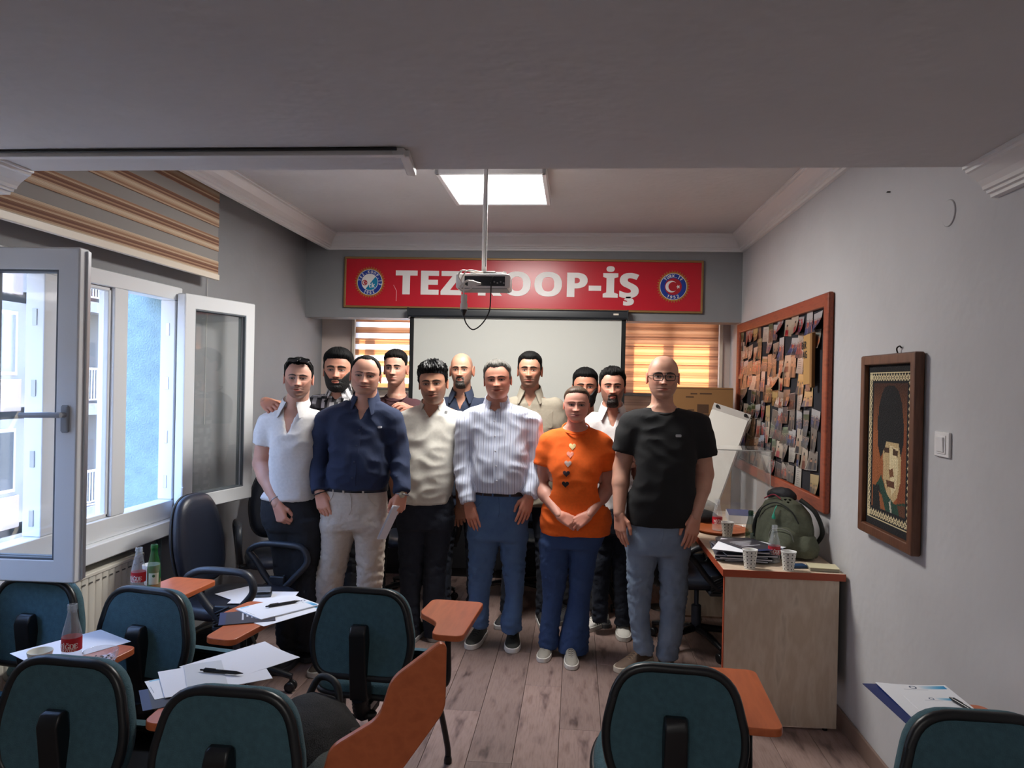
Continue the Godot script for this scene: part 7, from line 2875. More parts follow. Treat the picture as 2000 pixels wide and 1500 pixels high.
func trouser_folds(sd: int, amp: float) -> Callable:
	var nz := FastNoiseLite.new()
	nz.seed = sd
	nz.frequency = 1.0
	return func(p: Vector3, n: Vector3) -> float:
		var k := 0.35 + 0.9 * g2(p.y - 0.48, 0.0, 0.09, 1.0) + 1.1 * g2(p.y - 0.10, 0.0, 0.09, 1.0) + 0.5 * g2(p.y - 0.82, 0.0, 0.06, 1.0)
		var a := nz.get_noise_3d(p.x * 7.0, p.y * 20.0 + p.x * 9.0, p.z * 7.0)
		return amp * k * (1.0 - 2.4 * absf(a)) * 0.7
func people_data() -> Array:
	var a := []
	a.append({"key": "polo_left", "label": "man in a white short-sleeved polo and black trousers, sunglasses on his head, farthest left", "at": [-1.583, 0, -4.06], "torso": [[0.91, -0.021, 0.01, 0.155, 0.122], [0.995, 0.002, 0.01, 0.13, 0.118], [1.11, -0.002, 0.01, 0.137, 0.122], [1.241, 0.006, 0.01, 0.133, 0.122], [1.374, -0.016, 0, 0.152, 0.095], [1.415, -0.015, -0.01, 0.109, 0.072], [1.438, -0.001, 0, 0.055, 0.058]], "neck": [0, 1.444, 0], "head": {"yaw": 0.3, "roll": -0.04, "pitch": 0.02, "jaw": 1.04, "smile": 0.6, "w": 1.02, "open": 0.65, "stubble": 0.28, "brow": 0.004, "hair": {"front": 0.08, "recess": 0.004, "top": 0.012, "sides": 0.005, "side": -0.012, "sweep": 0.002, "color": Color(0.055, 0.05, 0.05)}, "beard_color": Color(0.16, 0.11, 0.10), "c": [0.031, 1.592, 0.04], "s": 0.946}, "arms": [{"r": [0.064, 0.054, 0.029], "right": true, "back": [-0.5, 0, 0.85], "sleeve": 0.5, "hs": 1.05, "j": [[-0.15, 1.324, 0], [-0.196, 1.102, -0.02], [-0.044, 0.9, 0.125]], "hand": "fist", "tip": [0.012, 0.772, 0.15]}, {"r": [0.068, 0.052, 0.03], "sleeve": 0.5, "j": [[0.108, 1.329, -0.03], [0.141, 1.102, -0.12], [0.152, 0.861, -0.14]]}], "legs": [[[0.075, 0.009, 0, 0.07, 0.076], [0.11, 0.002, 0, 0.071, 0.076], [0.254, -0.008, 0, 0.078, 0.084], [0.416, -0.022, 0, 0.076, 0.082], [0.535, -0.018, 0, 0.077, 0.083], [0.706, -0.043, 0, 0.091, 0.098], [0.804, -0.052, 0, 0.111, 0.119]], [[0.08, 0.106, 0, 0.074, 0.08], [0.115, 0.105, 0, 0.075, 0.08], [0.259, 0.093, 0, 0.078, 0.084], [0.421, 0.087, 0, 0.086, 0.093], [0.664, 0.082, 0, 0.098, 0.106], [0.809, 0.073, 0, 0.11, 0.119]]], "pelvis": [[0.748, 0.007, 0, 0.159, 0.12], [0.835, -0.009, 0, 0.169, 0.125], [0.916, -0.019, 0, 0.152, 0.12], [0.956, -0.016, 0, 0.144, 0.116]], "shoes": [[0.025, 0.049, -0.1], [0.066, -0.135, 0.25]], "shoe": [rgb(34, 38, 44), rgb(62, 66, 72), rgb(30, 32, 36)], "shoe_size": 1.04, "hole": [0.066, 0.085, 0.17, 0.05], "collar": [0.07, 0.07, 0.42, 0.045, 0.04, 0.014], "long": false, "skin": rgb(214, 163, 143), "shirt": cloth("white_knit", rgb(226, 224, 224), 0.55), "pants": cloth("black_twill", rgb(30, 32, 38), 0.5), "seed": 3, "fold": 0.004})
	a.append({"key": "patterned", "label": "bearded man in a black-and-white patterned shirt, arm round the leftmost man", "at": [-1.473, 0, -4.5], "torso": [[0.811, 0.011, 0, 0.167, 0.12], [1.139, 0.005, 0, 0.167, 0.125], [1.313, 0.001, 0, 0.18, 0.112], [1.446, -0.002, -0.01, 0.18, 0.092], [1.477, -0.002, -0.01, 0.125, 0.075], [1.503, -0.003, 0, 0.065, 0.062]], "neck": [0, 1.51, 0], "head": {"yaw": 0.16, "roll": -0.02, "jaw": 1.05, "smile": 0.5, "brow": 0.006, "beard": "full", "beard_len": 0.005, "open": 0.65, "beard_color": Color(0.055, 0.05, 0.05), "hair": {"front": 0.066, "recess": -0.002, "top": 0.02, "sides": 0.006, "side": -0.014, "spiky": 0.18, "color": Color(0.035, 0.035, 0.04)}, "c": [0, 1.645, 0.03], "s": 1.088}, "arms": [{"r": [0.058, 0.048, 0.03], "right": true, "back": [-0.25, 0.75, 0.6], "sleeve": 0.55, "hs": 1.04, "j": [[-0.113, 1.431, 0], [-0.278, 1.379, 0.08], [-0.304, 1.453, 0.4]], "hand": "drape", "tip": [-0.106, 1.379, 0.6]}, {"r": [0.058, 0.048, 0.03], "sleeve": 0.6, "j": [[0.117, 1.429, -0.02], [0.155, 1.179, -0.04], [0.159, 0.943, 0]]}], "legs": [[[0.045, -0.041, 0, 0.061, 0.066], [0.1, -0.041, 0, 0.059, 0.064], [0.3, -0.044, 0, 0.061, 0.066], [0.5, -0.05, 0, 0.063, 0.068], [0.7, -0.057, 0, 0.079, 0.085], [0.84, -0.056, 0, 0.085, 0.092]], [[0.045, 0.099, 0, 0.061, 0.066], [0.1, 0.099, 0, 0.059, 0.064], [0.3, 0.102, 0, 0.061, 0.066], [0.5, 0.108, 0, 0.063, 0.068], [0.7, 0.115, 0, 0.079, 0.085], [0.84, 0.114, 0, 0.085, 0.092]]], "pelvis": [[0.82, 0.03, 0, 0.158, 0.12], [0.9, 0.03, 0, 0.165, 0.122], [0.98, 0.03, 0, 0.16, 0.115], [1.02, 0.029, 0, 0.157, 0.112]], "shoes": [[-0.07, 0.05, -0.25], [0.07, 0.05, 0.25]], "shoe": [rgb(30, 30, 32), rgb(50, 50, 52), rgb(30, 30, 32)], "hole": [0.064, 0.085, 0.05, 0.035], "collar": [0.066, 0.066, 0.4, 0.045, 0.03, 0.014], "long": false, "skin": rgb(192, 137, 113), "shirt": pattern_cloth(), "pants": cloth("black_twill", rgb(30, 32, 38), 0.5), "seed": 5})
	a.append({"key": "navy_shirt", "label": "man in a dark navy long-sleeved shirt and beige trousers holding a folded paper", "at": [-1.175, 0, -4.05], "torso": [[0.988, -0.04, 0.008, 0.173, 0.125], [1.052, -0.028, 0.014, 0.174, 0.138], [1.138, -0.021, 0.014, 0.172, 0.138], [1.281, -0.027, 0, 0.168, 0.122], [1.424, -0.031, -0.01, 0.197, 0.095], [1.459, -0.013, -0.012, 0.139, 0.074], [1.483, 0.003, 0, 0.061, 0.06]], "neck": [0, 1.477, 0], "head": {"yaw": 0.2, "roll": -0.07, "pitch": 0.03, "smile": 0.8, "jaw": 1.04, "w": 1.12, "open": 0.65, "brow": 0.003, "brow_color": Color(0.16, 0.10, 0.08), "stubble": 0.12, "ears": 1.05, "hair": {"front": 0.093, "recess": 0.003, "top": 0.007, "sides": 0.005, "side": -0.008, "color": Color(0.07, 0.055, 0.05)}, "c": [0.011, 1.615, 0.045], "s": 0.925}, "arms": [{"r": [0.054, 0.047, 0.029], "right": true, "back": [-0.25, 0, 0.95], "hs": 1.02, "j": [[-0.23, 1.35, 0], [-0.271, 1.158, -0.01], [-0.222, 0.972, 0.09]], "hand": "relaxed", "tip": [-0.157, 0.781, 0.125]}, {"r": [0.054, 0.046, 0.029], "right": false, "back": [0.6, 0, 0.75], "hs": 1.02, "j": [[0.157, 1.366, 0], [0.194, 1.172, -0.01], [0.239, 0.982, 0.09]], "hand": "pinch", "tip": [0.215, 0.821, 0.13]}], "legs": [[[0.073, -0.183, 0, 0.053, 0.057], [0.124, -0.187, 0, 0.056, 0.06], [0.239, -0.192, 0, 0.059, 0.064], [0.378, -0.192, 0, 0.065, 0.07], [0.499, -0.18, 0, 0.071, 0.076], [0.601, -0.158, 0, 0.074, 0.08], [0.685, -0.145, 0, 0.085, 0.092], [0.795, -0.13, 0, 0.103, 0.111]], [[0.085, 0.045, 0, 0.048, 0.052], [0.136, 0.044, 0, 0.048, 0.052], [0.251, 0.043, 0, 0.053, 0.057], [0.389, 0.043, 0, 0.058, 0.063], [0.541, 0.047, 0, 0.069, 0.074], [0.693, 0.043, 0, 0.082, 0.088], [0.801, 0.038, 0, 0.094, 0.101]]], "pelvis": [[0.764, -0.052, 0, 0.182, 0.115], [0.85, -0.05, 0, 0.183, 0.12], [0.936, -0.047, 0, 0.176, 0.118], [1.005, -0.043, 0, 0.173, 0.116]], "shoes": [[-0.164, 0.053, -0.2], [0.06, 0.021, 0.2]], "shoe": [rgb(70, 60, 52), rgb(190, 186, 180), rgb(60, 50, 44)], "belt": rgb(26, 28, 40), "buckle_x": 0.03, "hole": [0.066, 0.085, 0.11, 0.045], "collar": [0.068, 0.066, 0.4, 0.05, 0.045, 0.018], "long": true, "skin": rgb(214, 161, 139), "shirt": cloth("navy_cotton", rgb(36, 48, 78), 0.6), "pants": cloth("beige_cotton", rgb(196, 182, 168), 0.5), "seed": 7, "fold": 0.006, "leg_fold": 0.008})
	a.append({"key": "maroon_tee", "label": "young man in a dark maroon T-shirt standing behind, left of the screen", "at": [-1.201, 0, -4.86], "torso": [[0.762, 0.019, 0, 0.168, 0.12], [1.117, 0.012, 0, 0.167, 0.125], [1.29, 0.008, 0, 0.179, 0.112], [1.423, 0.005, -0.01, 0.18, 0.092], [1.453, 0.005, -0.01, 0.126, 0.075], [1.479, 0.004, 0, 0.064, 0.062]], "neck": [0, 1.491, 0], "head": {"w": 0.94, "jaw": 0.94, "brow": 0.005, "stubble": 0.1, "ears": 1.15, "nose": 1.15, "hair": {"front": 0.072, "recess": -0.004, "top": 0.018, "sides": 0.003, "side": 0.005, "spiky": 0.2, "color": Color(0.07, 0.05, 0.045)}, "c": [0.001, 1.668, 0.03], "s": 1.002}, "arms": [{"r": [0.058, 0.045, 0.028], "sleeve": 0.6, "j": [[-0.123, 1.399, 0], [-0.146, 1.151, 0], [-0.124, 0.911, 0]]}, {"r": [0.058, 0.046, 0.028], "right": false, "back": [0.2, 0.85, 0.5], "sleeve": 0.6, "j": [[0.127, 1.405, 0], [0.206, 1.234, 0.06], [0.17, 1.401, 0.22]], "hand": "drape", "tip": [0.11, 1.441, 0.32]}], "legs": [[[0.045, -0.118, 0, 0.061, 0.066], [0.1, -0.118, 0, 0.06, 0.065], [0.3, -0.113, 0, 0.061, 0.066], [0.5, -0.104, 0, 0.062, 0.068], [0.7, -0.094, 0, 0.079, 0.085], [0.84, -0.083, 0, 0.085, 0.092]], [[0.045, 0.122, 0, 0.061, 0.066], [0.1, 0.122, 0, 0.059, 0.064], [0.3, 0.117, 0, 0.061, 0.066], [0.5, 0.109, 0, 0.062, 0.068], [0.7, 0.098, 0, 0.079, 0.085], [0.84, 0.087, 0, 0.085, 0.092]]], "pelvis": [[0.82, 0.003, 0, 0.158, 0.12], [0.9, 0.003, 0, 0.165, 0.122], [0.98, 0.002, 0, 0.16, 0.115], [1.02, 0.002, 0, 0.157, 0.112]], "shoes": [[-0.12, 0.05, -0.25], [0.12, 0.05, 0.25]], "shoe": [rgb(40, 40, 44), rgb(200, 200, 200), rgb(40, 40, 44)], "hole": [0.074, 0.088, 0, 0.03], "hole_y": -0.004, "long": false, "skin": rgb(198, 149, 129), "shirt": cloth("maroon_knit", rgb(66, 34, 40), 0.5), "pants": cloth("black_twill", rgb(30, 32, 38), 0.5), "seed": 9, "neck_r": 0.056})
	a.append({"key": "polo_middle", "label": "dark-haired man in a loose white polo and dark jeans, between navy and striped shirts", "at": [-0.882, 0, -4.5], "torso": [[0.849, -0.034, 0.016, 0.158, 0.138], [0.957, -0.025, 0.02, 0.167, 0.145], [1.099, -0.017, 0.018, 0.171, 0.14], [1.226, -0.015, 0.008, 0.177, 0.128], [1.384, -0.012, -0.005, 0.202, 0.1], [1.422, -0.005, -0.01, 0.146, 0.074], [1.448, 0.003, 0, 0.064, 0.06]], "neck": [0, 1.429, 0], "head": {"yaw": 0.06, "roll": 0.05, "pitch": 0.08, "jaw": 1.05, "chin": 0.5, "brow": 0.005, "stubble": 0.25, "open": 0.6, "smile": 0.3, "beard_color": Color(0.22, 0.17, 0.15), "hair": {"front": 0.062, "recess": -0.002, "top": 0.021, "sides": 0.009, "side": -0.012, "spiky": 0.75, "sweep": 0.004, "color": Color(0.035, 0.035, 0.04), "gloss": 0.35}, "c": [0.01, 1.58, 0.05], "s": 1.054}, "arms": [{"r": [0.056, 0.05, 0.03], "sleeve": 0.7, "j": [[-0.198, 1.321, -0.02], [-0.249, 1.07, -0.06], [-0.229, 0.826, -0.08]]}, {"r": [0.056, 0.05, 0.03], "sleeve": 0.62, "right": false, "j": [[0.16, 1.33, -0.03], [0.186, 1.081, -0.08], [0.172, 0.821, -0.1]], "hand": "relaxed", "tip": [0.16, 0.655, -0.12]}], "legs": [[[-0.012, -0.092, 0, 0.045, 0.049], [0.02, -0.094, 0, 0.043, 0.047], [0.146, -0.108, 0, 0.048, 0.052], [0.272, -0.115, 0, 0.059, 0.064], [0.463, -0.113, 0, 0.072, 0.078], [0.59, -0.112, 0, 0.082, 0.089], [0.748, -0.108, 0, 0.093, 0.1]], [[0.02, 0.039, 0, 0.058, 0.063], [0.052, 0.038, 0, 0.057, 0.062], [0.153, 0.033, 0, 0.061, 0.066], [0.279, 0.032, 0, 0.066, 0.071], [0.469, 0.036, 0, 0.064, 0.069], [0.596, 0.045, 0, 0.076, 0.082], [0.754, 0.049, 0, 0.096, 0.104]]], "pelvis": [[0.688, -0.031, 0, 0.171, 0.12], [0.783, -0.03, 0, 0.174, 0.125], [0.893, -0.032, 0, 0.162, 0.122], [0.941, -0.033, 0, 0.155, 0.12]], "shoes": [[-0.087, 0.011, -0.25], [0.022, -0.121, 0.15]], "shoe": [rgb(26, 26, 30), rgb(190, 190, 190), rgb(30, 30, 34)], "hole": [0.068, 0.068, 0.06, 0.042], "collar": [0.072, 0.07, 0.62, 0.05, 0.035, 0.016], "long": false, "skin": rgb(188, 137, 111), "shirt": cloth("cream_knit", rgb(222, 218, 208), 0.55), "pants": cloth("dark_denim", rgb(34, 40, 54), 0.5), "seed": 11, "fold": 0.005})
	a.append({"key": "navy_polo", "label": "bald man with a grey goatee in a dark navy zip polo before the screen", "at": [-0.777, 0, -4.98], "torso": [[0.757, 0.023, 0, 0.169, 0.12], [1.133, 0.015, 0, 0.169, 0.125], [1.305, 0.011, 0, 0.181, 0.112], [1.436, 0.009, -0.01, 0.181, 0.092], [1.466, 0.008, -0.01, 0.127, 0.075], [1.492, 0.008, 0, 0.064, 0.062]], "neck": [0, 1.506, 0], "head": {"w": 0.97, "jaw": 0.96, "brow": 0.005, "beard": "goatee", "beard_len": 0.006, "beard_color": Color(0.30, 0.28, 0.26), "shaved": 0.22, "stubble": 0.35, "ears": 1.2, "roll": 0.02, "c": [0.001, 1.668, 0.03], "s": 0.994}, "arms": [{"r": [0.058, 0.046, 0.028], "sleeve": 0.6, "j": [[-0.111, 1.412, 0], [-0.141, 1.153, 0], [-0.128, 0.909, 0]]}, {"r": [0.058, 0.046, 0.028], "sleeve": 0.6, "j": [[0.128, 1.418, 0], [0.169, 1.162, 0], [0.167, 0.919, 0]]}], "legs": [[[0.045, -0.114, 0, 0.061, 0.066], [0.1, -0.114, 0, 0.059, 0.064], [0.3, -0.109, 0, 0.061, 0.066], [0.5, -0.1, 0, 0.062, 0.068], [0.7, -0.09, 0, 0.079, 0.085], [0.84, -0.079, 0, 0.085, 0.092]], [[0.045, 0.126, 0, 0.061, 0.066], [0.1, 0.126, 0, 0.059, 0.064], [0.3, 0.122, 0, 0.061, 0.066], [0.5, 0.113, 0, 0.062, 0.068], [0.7, 0.102, 0, 0.079, 0.085], [0.84, 0.091, 0, 0.085, 0.092]]], "pelvis": [[0.82, 0.006, 0, 0.158, 0.12], [0.9, 0.007, 0, 0.165, 0.122], [0.98, 0.006, 0, 0.16, 0.115], [1.02, 0.006, 0, 0.157, 0.112]], "shoes": [[-0.12, 0.05, -0.25], [0.12, 0.05, 0.25]], "shoe": [rgb(60, 60, 64), rgb(210, 210, 210), rgb(60, 60, 64)], "hole": [0.066, 0.085, 0.1, 0.04], "collar": [0.068, 0.068, 0.45, 0.045, 0.03, 0.014], "long": false, "skin": rgb(190, 139, 115), "shirt": cloth("navy_knit", rgb(34, 44, 66), 0.5), "pants": cloth("dark_denim", rgb(34, 40, 54), 0.5), "seed": 13})
	a.append({"key": "striped_shirt", "label": "grey-haired man in a white striped long-sleeved shirt and blue jeans, centre of the front row", "at": [-0.477, 0, -4.42], "torso": [[0.943, 0.034, 0.014, 0.162, 0.135], [1.014, 0.034, 0.02, 0.173, 0.145], [1.122, 0.034, 0.02, 0.175, 0.144], [1.245, 0.028, 0.01, 0.174, 0.13], [1.42, 0.017, -0.005, 0.208, 0.098], [1.453, 0.007, -0.01, 0.13, 0.074], [1.475, 0.003, 0, 0.062, 0.06]], "neck": [0, 1.459, 0], "head": {"roll": 0.06, "yaw": 0.02, "jaw": 1.08, "w": 1.06, "open": 0.65, "chin": 0.4, "smile": 0.5, "brow": 0.004, "brow_color": Color(0.08, 0.06, 0.055), "hair": {"front": 0.078, "recess": 0.004, "temple": 0.05, "top": 0.017, "sides": 0.006, "side": -0.014, "spiky": 0.5, "color": Color(0.46, 0.45, 0.43)}, "c": [0.008, 1.606, 0.05], "s": 0.938}, "arms": [{"r": [0.054, 0.047, 0.03], "right": true, "back": [-0.2, 0, 0.97], "hs": 1.02, "loose": 0.015, "j": [[-0.177, 1.338, 0], [-0.194, 1.099, 0], [-0.147, 0.876, 0.08]], "hand": "straight", "tip": [-0.096, 0.715, 0.115]}, {"r": [0.054, 0.047, 0.03], "right": false, "back": [0.35, 0, 0.92], "hs": 1.02, "loose": 0.015, "j": [[0.212, 1.348, 0], [0.254, 1.113, 0], [0.214, 0.932, 0.09]], "hand": "straight", "tip": [0.172, 0.769, 0.125]}], "legs": [[[0.124, -0.08, 0, 0.052, 0.057], [0.182, -0.082, 0, 0.056, 0.06], [0.318, -0.083, 0, 0.061, 0.066], [0.501, -0.071, 0, 0.073, 0.079], [0.594, -0.062, 0, 0.086, 0.093], [0.684, -0.061, 0, 0.096, 0.104]], [[0.103, 0.117, 0, 0.054, 0.058], [0.167, 0.115, 0, 0.057, 0.062], [0.328, 0.131, 0, 0.051, 0.055], [0.509, 0.122, 0, 0.065, 0.07], [0.601, 0.119, 0, 0.076, 0.082], [0.69, 0.112, 0, 0.089, 0.096]]], "pelvis": [[0.659, 0.025, 0, 0.178, 0.118], [0.752, 0.024, 0, 0.179, 0.122], [0.86, 0.03, 0, 0.171, 0.12], [0.955, 0.034, 0, 0.162, 0.118]], "shoes": [[-0.096, -0.11, -0.16], [0.122, -0.087, 0.05]], "shoe": [rgb(58, 58, 52), rgb(226, 222, 214), rgb(36, 38, 36)], "shoe_size": 1.02, "belt": rgb(44, 30, 34), "hole": [0.066, 0.085, 0.045, 0.04], "collar": [0.07, 0.068, 0.34, 0.05, 0.05, 0.018], "long": true, "skin": rgb(206, 145, 123), "shirt": striped_cloth(), "pants": cloth("blue_denim", rgb(84, 114, 154), 0.5), "seed": 15, "fold": 0.006, "leg_fold": 0.007})
	a.append({"key": "khaki_shirt", "label": "tall dark-haired man in a khaki short-sleeved shirt before the screen", "at": [-0.308, 0, -4.95], "torso": [[0.779, 0.03, 0, 0.171, 0.12], [1.155, 0.022, 0, 0.171, 0.125], [1.325, 0.018, 0, 0.183, 0.112], [1.455, 0.015, -0.01, 0.183, 0.092], [1.485, 0.015, -0.01, 0.128, 0.075], [1.51, 0.014, 0, 0.062, 0.062]], "neck": [0, 1.523, 0], "head": {"w": 0.98, "jaw": 1, "brow": 0.006, "stubble": 0.35, "open": 0.65, "ears": 1.15, "beard_color": Color(0.13, 0.11, 0.10), "hair": {"front": 0.07, "recess": 0.004, "top": 0.017, "sides": 0.007, "side": -0.012, "spiky": 0.15, "color": Color(0.04, 0.04, 0.04)}, "c": [-0.005, 1.675, 0.03], "s": 0.994}, "arms": [{"r": [0.06, 0.047, 0.028], "sleeve": 0.7, "loose": 0.018, "j": [[-0.108, 1.425, 0], [-0.144, 1.169, 0], [-0.125, 0.928, 0]]}, {"r": [0.06, 0.047, 0.028], "sleeve": 0.75, "loose": 0.02, "j": [[0.16, 1.431, 0], [0.206, 1.179, 0], [0.198, 0.939, 0]]}], "legs": [[[0.045, -0.107, 0, 0.061, 0.066], [0.1, -0.107, 0, 0.059, 0.064], [0.3, -0.103, 0, 0.061, 0.066], [0.5, -0.093, 0, 0.062, 0.068], [0.7, -0.083, 0, 0.079, 0.085], [0.84, -0.072, 0, 0.085, 0.092]], [[0.045, 0.133, 0, 0.061, 0.066], [0.1, 0.133, 0, 0.06, 0.064], [0.3, 0.129, 0, 0.061, 0.066], [0.5, 0.12, 0, 0.062, 0.068], [0.7, 0.109, 0, 0.079, 0.085], [0.84, 0.098, 0, 0.085, 0.092]]], "pelvis": [[0.82, 0.013, 0, 0.158, 0.12], [0.9, 0.014, 0, 0.165, 0.122], [0.98, 0.013, 0, 0.16, 0.115], [1.02, 0.013, 0, 0.157, 0.112]], "shoes": [[-0.12, 0.05, -0.25], [0.12, 0.05, 0.25]], "shoe": [rgb(40, 40, 44), rgb(226, 226, 224), rgb(40, 40, 44)], "hole": [0.066, 0.085, 0.09, 0.045], "collar": [0.07, 0.068, 0.48, 0.05, 0.035, 0.016], "long": false, "skin": rgb(184, 133, 109), "shirt": cloth("khaki_linen", rgb(150, 142, 126), 0.5), "pants": cloth("dark_denim", rgb(34, 40, 54), 0.5), "seed": 17, "fold": 0.005})
	a.append({"key": "hidden_man", "label": "dark-bearded man mostly hidden behind the woman in orange", "at": [0.062, 0, -5.08], "torso": [[0.77, 0.013, 0, 0.167, 0.12], [1.021, 0.008, 0, 0.167, 0.125], [1.19, 0.005, 0, 0.18, 0.112], [1.32, 0.002, -0.01, 0.18, 0.092], [1.35, 0.001, -0.01, 0.126, 0.075], [1.375, 0.001, 0, 0.061, 0.062]], "neck": [0, 1.397, 0], "head": {"brow": 0.005, "beard": "full", "beard_len": 0.012, "beard_color": Color(0.05, 0.045, 0.045), "smile": 0.5, "hair": {"front": 0.066, "recess": 0, "top": 0.018, "sides": 0.007, "side": -0.014, "spiky": 0.2, "color": Color(0.04, 0.04, 0.045)}, "c": [-0.004, 1.57, 0.03], "s": 1.041}, "arms": [{"r": [0.058, 0.046, 0.028], "sleeve": 0.6, "j": [[-0.12, 1.296, 0], [-0.143, 1.063, 0], [-0.124, 0.835, 0]]}, {"r": [0.058, 0.046, 0.028], "sleeve": 0.6, "j": [[0.124, 1.302, 0], [0.157, 1.072, 0], [0.148, 0.845, 0]]}], "legs": [[[0.045, -0.124, 0, 0.061, 0.066], [0.1, -0.124, 0, 0.059, 0.064], [0.3, -0.119, 0, 0.061, 0.066], [0.5, -0.11, 0, 0.063, 0.068], [0.7, -0.1, 0, 0.079, 0.085], [0.84, -0.089, 0, 0.085, 0.092]], [[0.045, 0.116, 0, 0.061, 0.066], [0.1, 0.116, 0, 0.059, 0.064], [0.3, 0.111, 0, 0.061, 0.066], [0.5, 0.103, 0, 0.062, 0.068], [0.7, 0.092, 0, 0.079, 0.085], [0.84, 0.081, 0, 0.085, 0.092]]], "pelvis": [[0.82, -0.004, 0, 0.158, 0.12], [0.9, -0.004, 0, 0.165, 0.122], [0.98, -0.004, 0, 0.16, 0.115], [1.02, -0.004, 0, 0.157, 0.112]], "shoes": [[-0.12, 0.05, -0.25], [0.12, 0.05, 0.25]], "shoe": [rgb(40, 40, 44), rgb(90, 90, 90), rgb(40, 40, 44)], "hole": [0.074, 0.088, 0, 0.03], "long": false, "skin": rgb(186, 127, 103), "shirt": cloth("maroon_knit", rgb(66, 34, 40), 0.5), "pants": cloth("black_twill", rgb(30, 32, 38), 0.5), "seed": 19})
	a.append({"key": "orange_tee", "label": "woman in an orange T-shirt with a column of hearts and flared blue jeans, hands clasped", "at": [0.001, 0, -4.36], "torso": [[0.72, 0.01, 0.01, 0.204, 0.132], [0.795, 0.009, 0.012, 0.207, 0.135], [0.901, 0.004, 0.015, 0.189, 0.13], [1.021, 0.004, 0.02, 0.167, 0.128], [1.126, -0.001, 0.018, 0.171, 0.125], [1.286, -0.003, -0.005, 0.169, 0.09], [1.322, -0.005, -0.01, 0.129, 0.072], [1.34, 0, 0, 0.075, 0.06]], "neck": [0, 1.343, 0], "head": {"w": 1.07, "jaw": 1, "nose": 0.85, "brow": 0.003, "brow_color": Color(0.30, 0.20, 0.15), "smile": 0.5, "open": 0.7, "lips": Color(0.66, 0.36, 0.34), "ears": 0.8, "hair": {"front": 0.08, "recess": -0.004, "temple": 0.064, "top": 0.011, "sides": 0.006, "side": 0.022, "back": -0.09, "spiky": 0.22, "color": Color(0.38, 0.31, 0.26), "gloss": 0.45}, "c": [0.001, 1.471, 0.045], "s": 0.878}, "arms": [{"r": [0.052, 0.045, 0.024], "right": true, "back": [0.1, 0.35, 0.93], "sleeve": 0.52, "loose": 0.016, "hs": 0.94, "j": [[-0.154, 1.239, 0], [-0.204, 0.989, -0.01], [-0.085, 0.846, 0.15]], "hand": "clasp", "tip": [0.035, 0.793, 0.185]}, {"r": [0.052, 0.045, 0.024], "right": false, "back": [-0.1, 0.35, 0.93], "sleeve": 0.6, "loose": 0.018, "hs": 0.94, "j": [[0.152, 1.242, 0], [0.193, 0.99, -0.01], [0.083, 0.852, 0.15]], "hand": "clasp", "tip": [-0.036, 0.776, 0.2]}], "legs": [[[0.044, -0.135, 0, 0.054, 0.058], [0.11, -0.132, 0, 0.052, 0.057], [0.222, -0.123, 0, 0.054, 0.059], [0.323, -0.114, 0, 0.058, 0.062], [0.42, -0.108, 0, 0.068, 0.073], [0.564, -0.113, 0, 0.082, 0.088], [0.667, -0.109, 0, 0.09, 0.097]], [[0.009, 0.012, 0, 0.083, 0.089], [0.118, 0.019, 0, 0.08, 0.086], [0.23, 0.03, 0, 0.069, 0.075], [0.33, 0.04, 0, 0.062, 0.068], [0.426, 0.047, 0, 0.066, 0.071], [0.571, 0.055, 0, 0.077, 0.084], [0.674, 0.062, 0, 0.093, 0.1]]], "pelvis": [[0.641, -0.019, 0, 0.175, 0.12], [0.75, 0.001, 0, 0.195, 0.128], [0.84, 0.002, 0, 0.186, 0.125], [0.9, 0.001, 0, 0.174, 0.12]], "shoes": [[-0.147, -0.002, -0.12], [-0.001, 0.084, 0.04]], "shoe": [rgb(152, 146, 136), rgb(222, 218, 210), rgb(150, 144, 136)], "shoe_size": 0.86, "hole": [0.08, 0.092, 0, 0.03], "hole_y": -0.006, "long": false, "skin": rgb(212, 153, 135), "shirt": cloth("orange_knit", rgb(246, 104, 24), 0.5), "pants": cloth("navy_denim", rgb(52, 78, 124), 0.5), "seed": 21, "neck_r": 0.05, "fold": 0.004, "leg_fold": 0.005})
